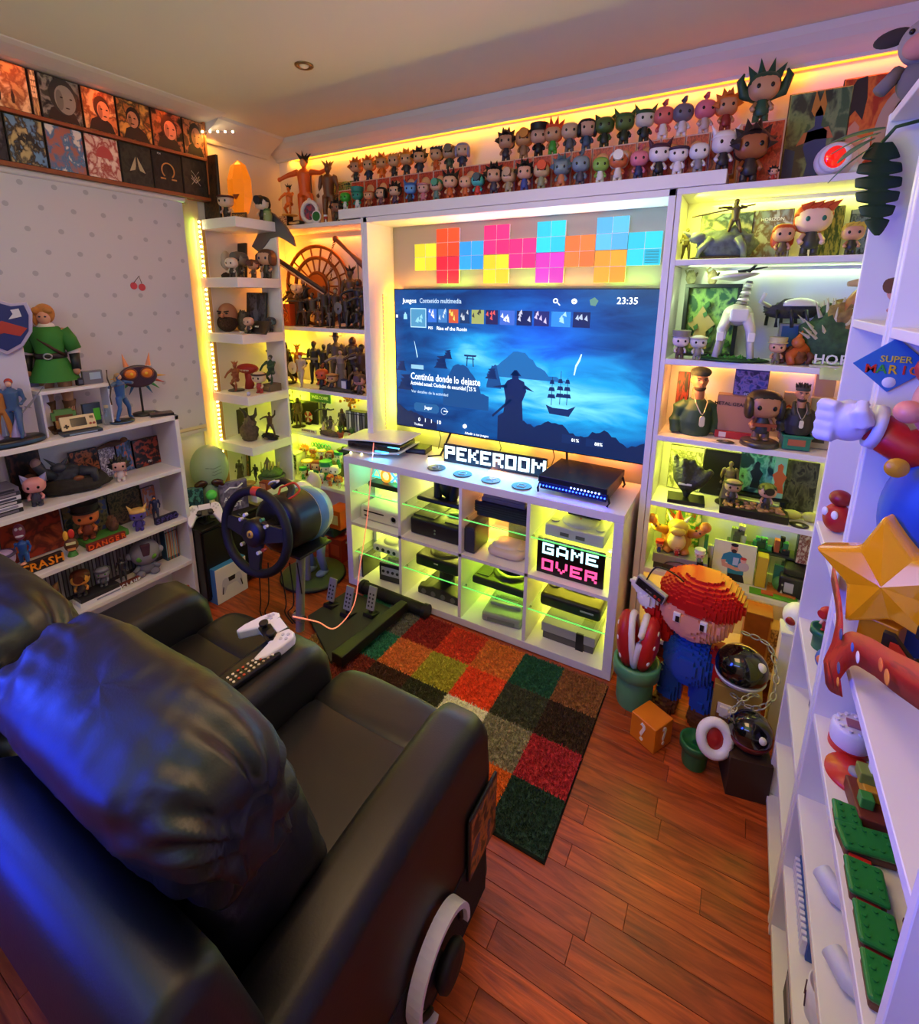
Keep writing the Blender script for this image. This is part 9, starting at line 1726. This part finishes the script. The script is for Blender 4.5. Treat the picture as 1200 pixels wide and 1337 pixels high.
isle('rectangular green brick island, nearest to the camera',-1.20,.046,.058,0,2.063); isle('green brick island with brown middle, second from the camera',-1.13,.046,.056,0,2.064); isle('green brick island beside a small round bush, third from the camera',-1.06,.046,.056,0,2.062)
t = isle('long curved green brick island in the middle of the brick landscape',-.985,.075,.045,0,2.075,.2); isle('green brick end piece curling toward the shelf edge',-.945,.035,.04,0,2.053)
for i,y in enumerate((-1.165,-1.095,-1.022)): tt = thing('brick_bridge','red brick bridge joining two green islands, %s the camera' % ('nearest','second from','farthest from')[i],'brick model',(2.062,y,z),group='red bridges of the brick landscape'); rbox('bridge_deck',tt,-.015,.015,-.009,.009,.0,.014,RD,.001)
t = thing('brick_castle','brown and gold brick castle with white slope in the brick landscape','brick model',(2.10,-.905,z),.1); rbox('block',t,-.035,.035,-.04,.05,0,.03,P('#6a2c1c',.5),.003)
for i,(x_,y_,z_,w_,c_) in enumerate(((0,.02,.03,.04,'#c8902c'),(-.01,.03,.05,.03,'#7a8a3a'),(.02,-.0,.03,.025,'#4a6aa8'),(.0,.03,.062,.018,'#e8e8e8'),(-.02,-.01,.03,.02,'#3a8a3a'))): rbox('brick',t,x_-w_/2,x_+w_/2,y_-w_/2,y_+w_/2,z_,z_+.022,P(c_,.4),.002)
t = thing('red_disc_base','round red brick base with grey cap in the brick landscape','brick model',(2.085,-.825,z)); obj('disc',MB().lathe([(.05,0),(.05,.008),(0,.01)],30),RD,t); obj('cap',MB().lathe([(.013,.01),(.013,.016),(0,.018)],16),P('#8a8a90',.4),t)
t = thing('white_round_tower','round white studded brick piece on a red foot in the brick landscape','brick model',(2.085,-.745,z)); obj('drum',MB().lathe([(.034,.012),(.036,.02),(.036,.05),(.03,.056),(0,.056)],28),P('#dcd8ec',.35),t); obj('foot',MB().lathe([(.036,0),(.036,.012)],28),RD,t); obj('roof_plate',MB().cb((0,0,.058),(.022,.022,.004)),P('#a86a78',.4),t)
for k in range(10): a = k*pi/5; obj('stud',MB().cyl((.027*cos(a),.027*sin(a),.055),(.027*cos(a),.027*sin(a),.060),.004,n=8),P('#e8e4f4',.3),t)
for y,x,c_,lb in ((-.69,2.10,'#2c4a8a','small blue brick vehicle beyond the white round tower'),(-.665+.0,2.16,'#3a3a48','dark brick vehicle at the far end of the brick landscape')): t = thing('brick_vehicle',lb,'brick model',(x,y-.01,z)); rbox('body',t,-.014,.014,-.018,.012,.006,.03,P(c_,.4),.002); rbox('cabin',t,-.01,.01,-.008,.01,.03,.044,P('#c8c8d8',.3),.002)
t = thing('brick_tree_pair','two small green bushes beside the brick islands','brick model',(2.125,-1.13,z)); rbox('plate',t,-.02,.02,-.05,.05,0,.008,P('#6a3c24',.5),.001)
for y in (-.028,.028): obj('bush',MB().sph((0,y,.03),(.02,.02,.024),16,10),P('#2a7a48',.35),t)
t = thing('wide_picture','long dark picture frame standing behind the brick landscape','picture',(2.24,-.98,z),0); rbox('frame',t,-.01,.01,-.22,.22,0,.12,P('#16161c',.4),.003); rbox('picture',t,-.0115,-.0095,-.205,.205,.012,.108,art('#2c2c3a','#6a5a50','#14141c',181,5),.0004,seg=1)
t = thing('dark_case_row','dark cases lying behind the far end of the brick landscape','game case',(2.24,-.72,z)); rbox('case',t,-.02,.02,-.04,.04,0,.1,P('#1a1a24',.4),.002); rbox('case_band',t,-.0212,-.0198,-.035,.035,.07,.09,P('#4a4a68',.4),.0004,seg=1)
# lower shelves
for y,lb in ((-.90,'farther of the two white curved grips on the shelf below the brick landscape'),(-1.045,'nearer of the two white curved grips on the shelf below the brick landscape')):
    t = thing('white_controller',lb,'controller',(2.075,y,.4605),0); obj('grip',MB().tube([(-.02,.03,.026),(0,.0,.022),(.05,-.02,.02),(.09,-.02,.02)],[.018,.02,.018,.014],14),P('#c8c8ec',.35),t); obj('ring',MB().tube([(.06+.03*cos(a*pi/8),-.02+.03*sin(a*pi/8),.03) for a in range(16)],.005,6,closed=True),P('#d8d8f0',.35),t)
t = thing('blue_comb_case','blue case with white zigzag edge on the shelf under the white grips','case',(2.07,-.77,.2405)); rbox('case',t,-.01,.04,-.1,.1,0,.05,P('#1c4a9a',.4),.002)
for k in range(14): rbox('white_tooth',t,-.02,-.01,-.095+k*.0137,-.086+k*.0137,.005,.045,P('#e0e0f4',.4),.001,seg=1)
t = thing('mug','white mug with dark line drawing on the shelf under the white grips','mug',(2.085,-.96,.2405)); obj('mug_body',MB().lathe([(.03,0),(.035,.005),(.036,.08),(.033,.08),(.031,.01),(0,.01)],28),P('#dcdaf0',.3),t); obj('printed_line',MB().tube([(-.0362,-.008,.02),(-.0368,.0,.05),(-.036,.006,.03),(-.035,.012,.06)],.0014,5),P('#4a1c3c',.5),t); obj('handle',MB().tube([(.0,.034,.06),(.0,.055,.055),(.0,.055,.03),(.0,.034,.022)],.005,6),P('#dcdaf0',.3),t)
for i,(y,w) in enumerate(((-.86,.10),(-1.06,.07),(-1.20,.06))): t = thing('black_box','black box on the lowest shelf of the right bookcase, %s' % ('farthest','middle','nearest')[i],'box',(2.10,y,.0405)); rbox('carton',t,-.05,.08,-w/2,w/2,0,.14,P('#0e0e12',.5),.002); rbox('strip',t,-.0515,-.0495,-w/2+.008,w/2-.008,.05,.07,P('#8a88a0',.5),.0004,seg=1)
t = thing('thin_black_wand','thin black wand standing against the shelf below the brick landscape','wand',(2.15,-.90,.4605)); obj('wand',MB().tube([(0,0,0.002),(.002,0,.1),(.0,.002,.17)],.004,6),P('#101014',.4),t); obj('tip',MB().sph((0,.002,.175),.007,8,6),P('#1c1c24',.4),t)
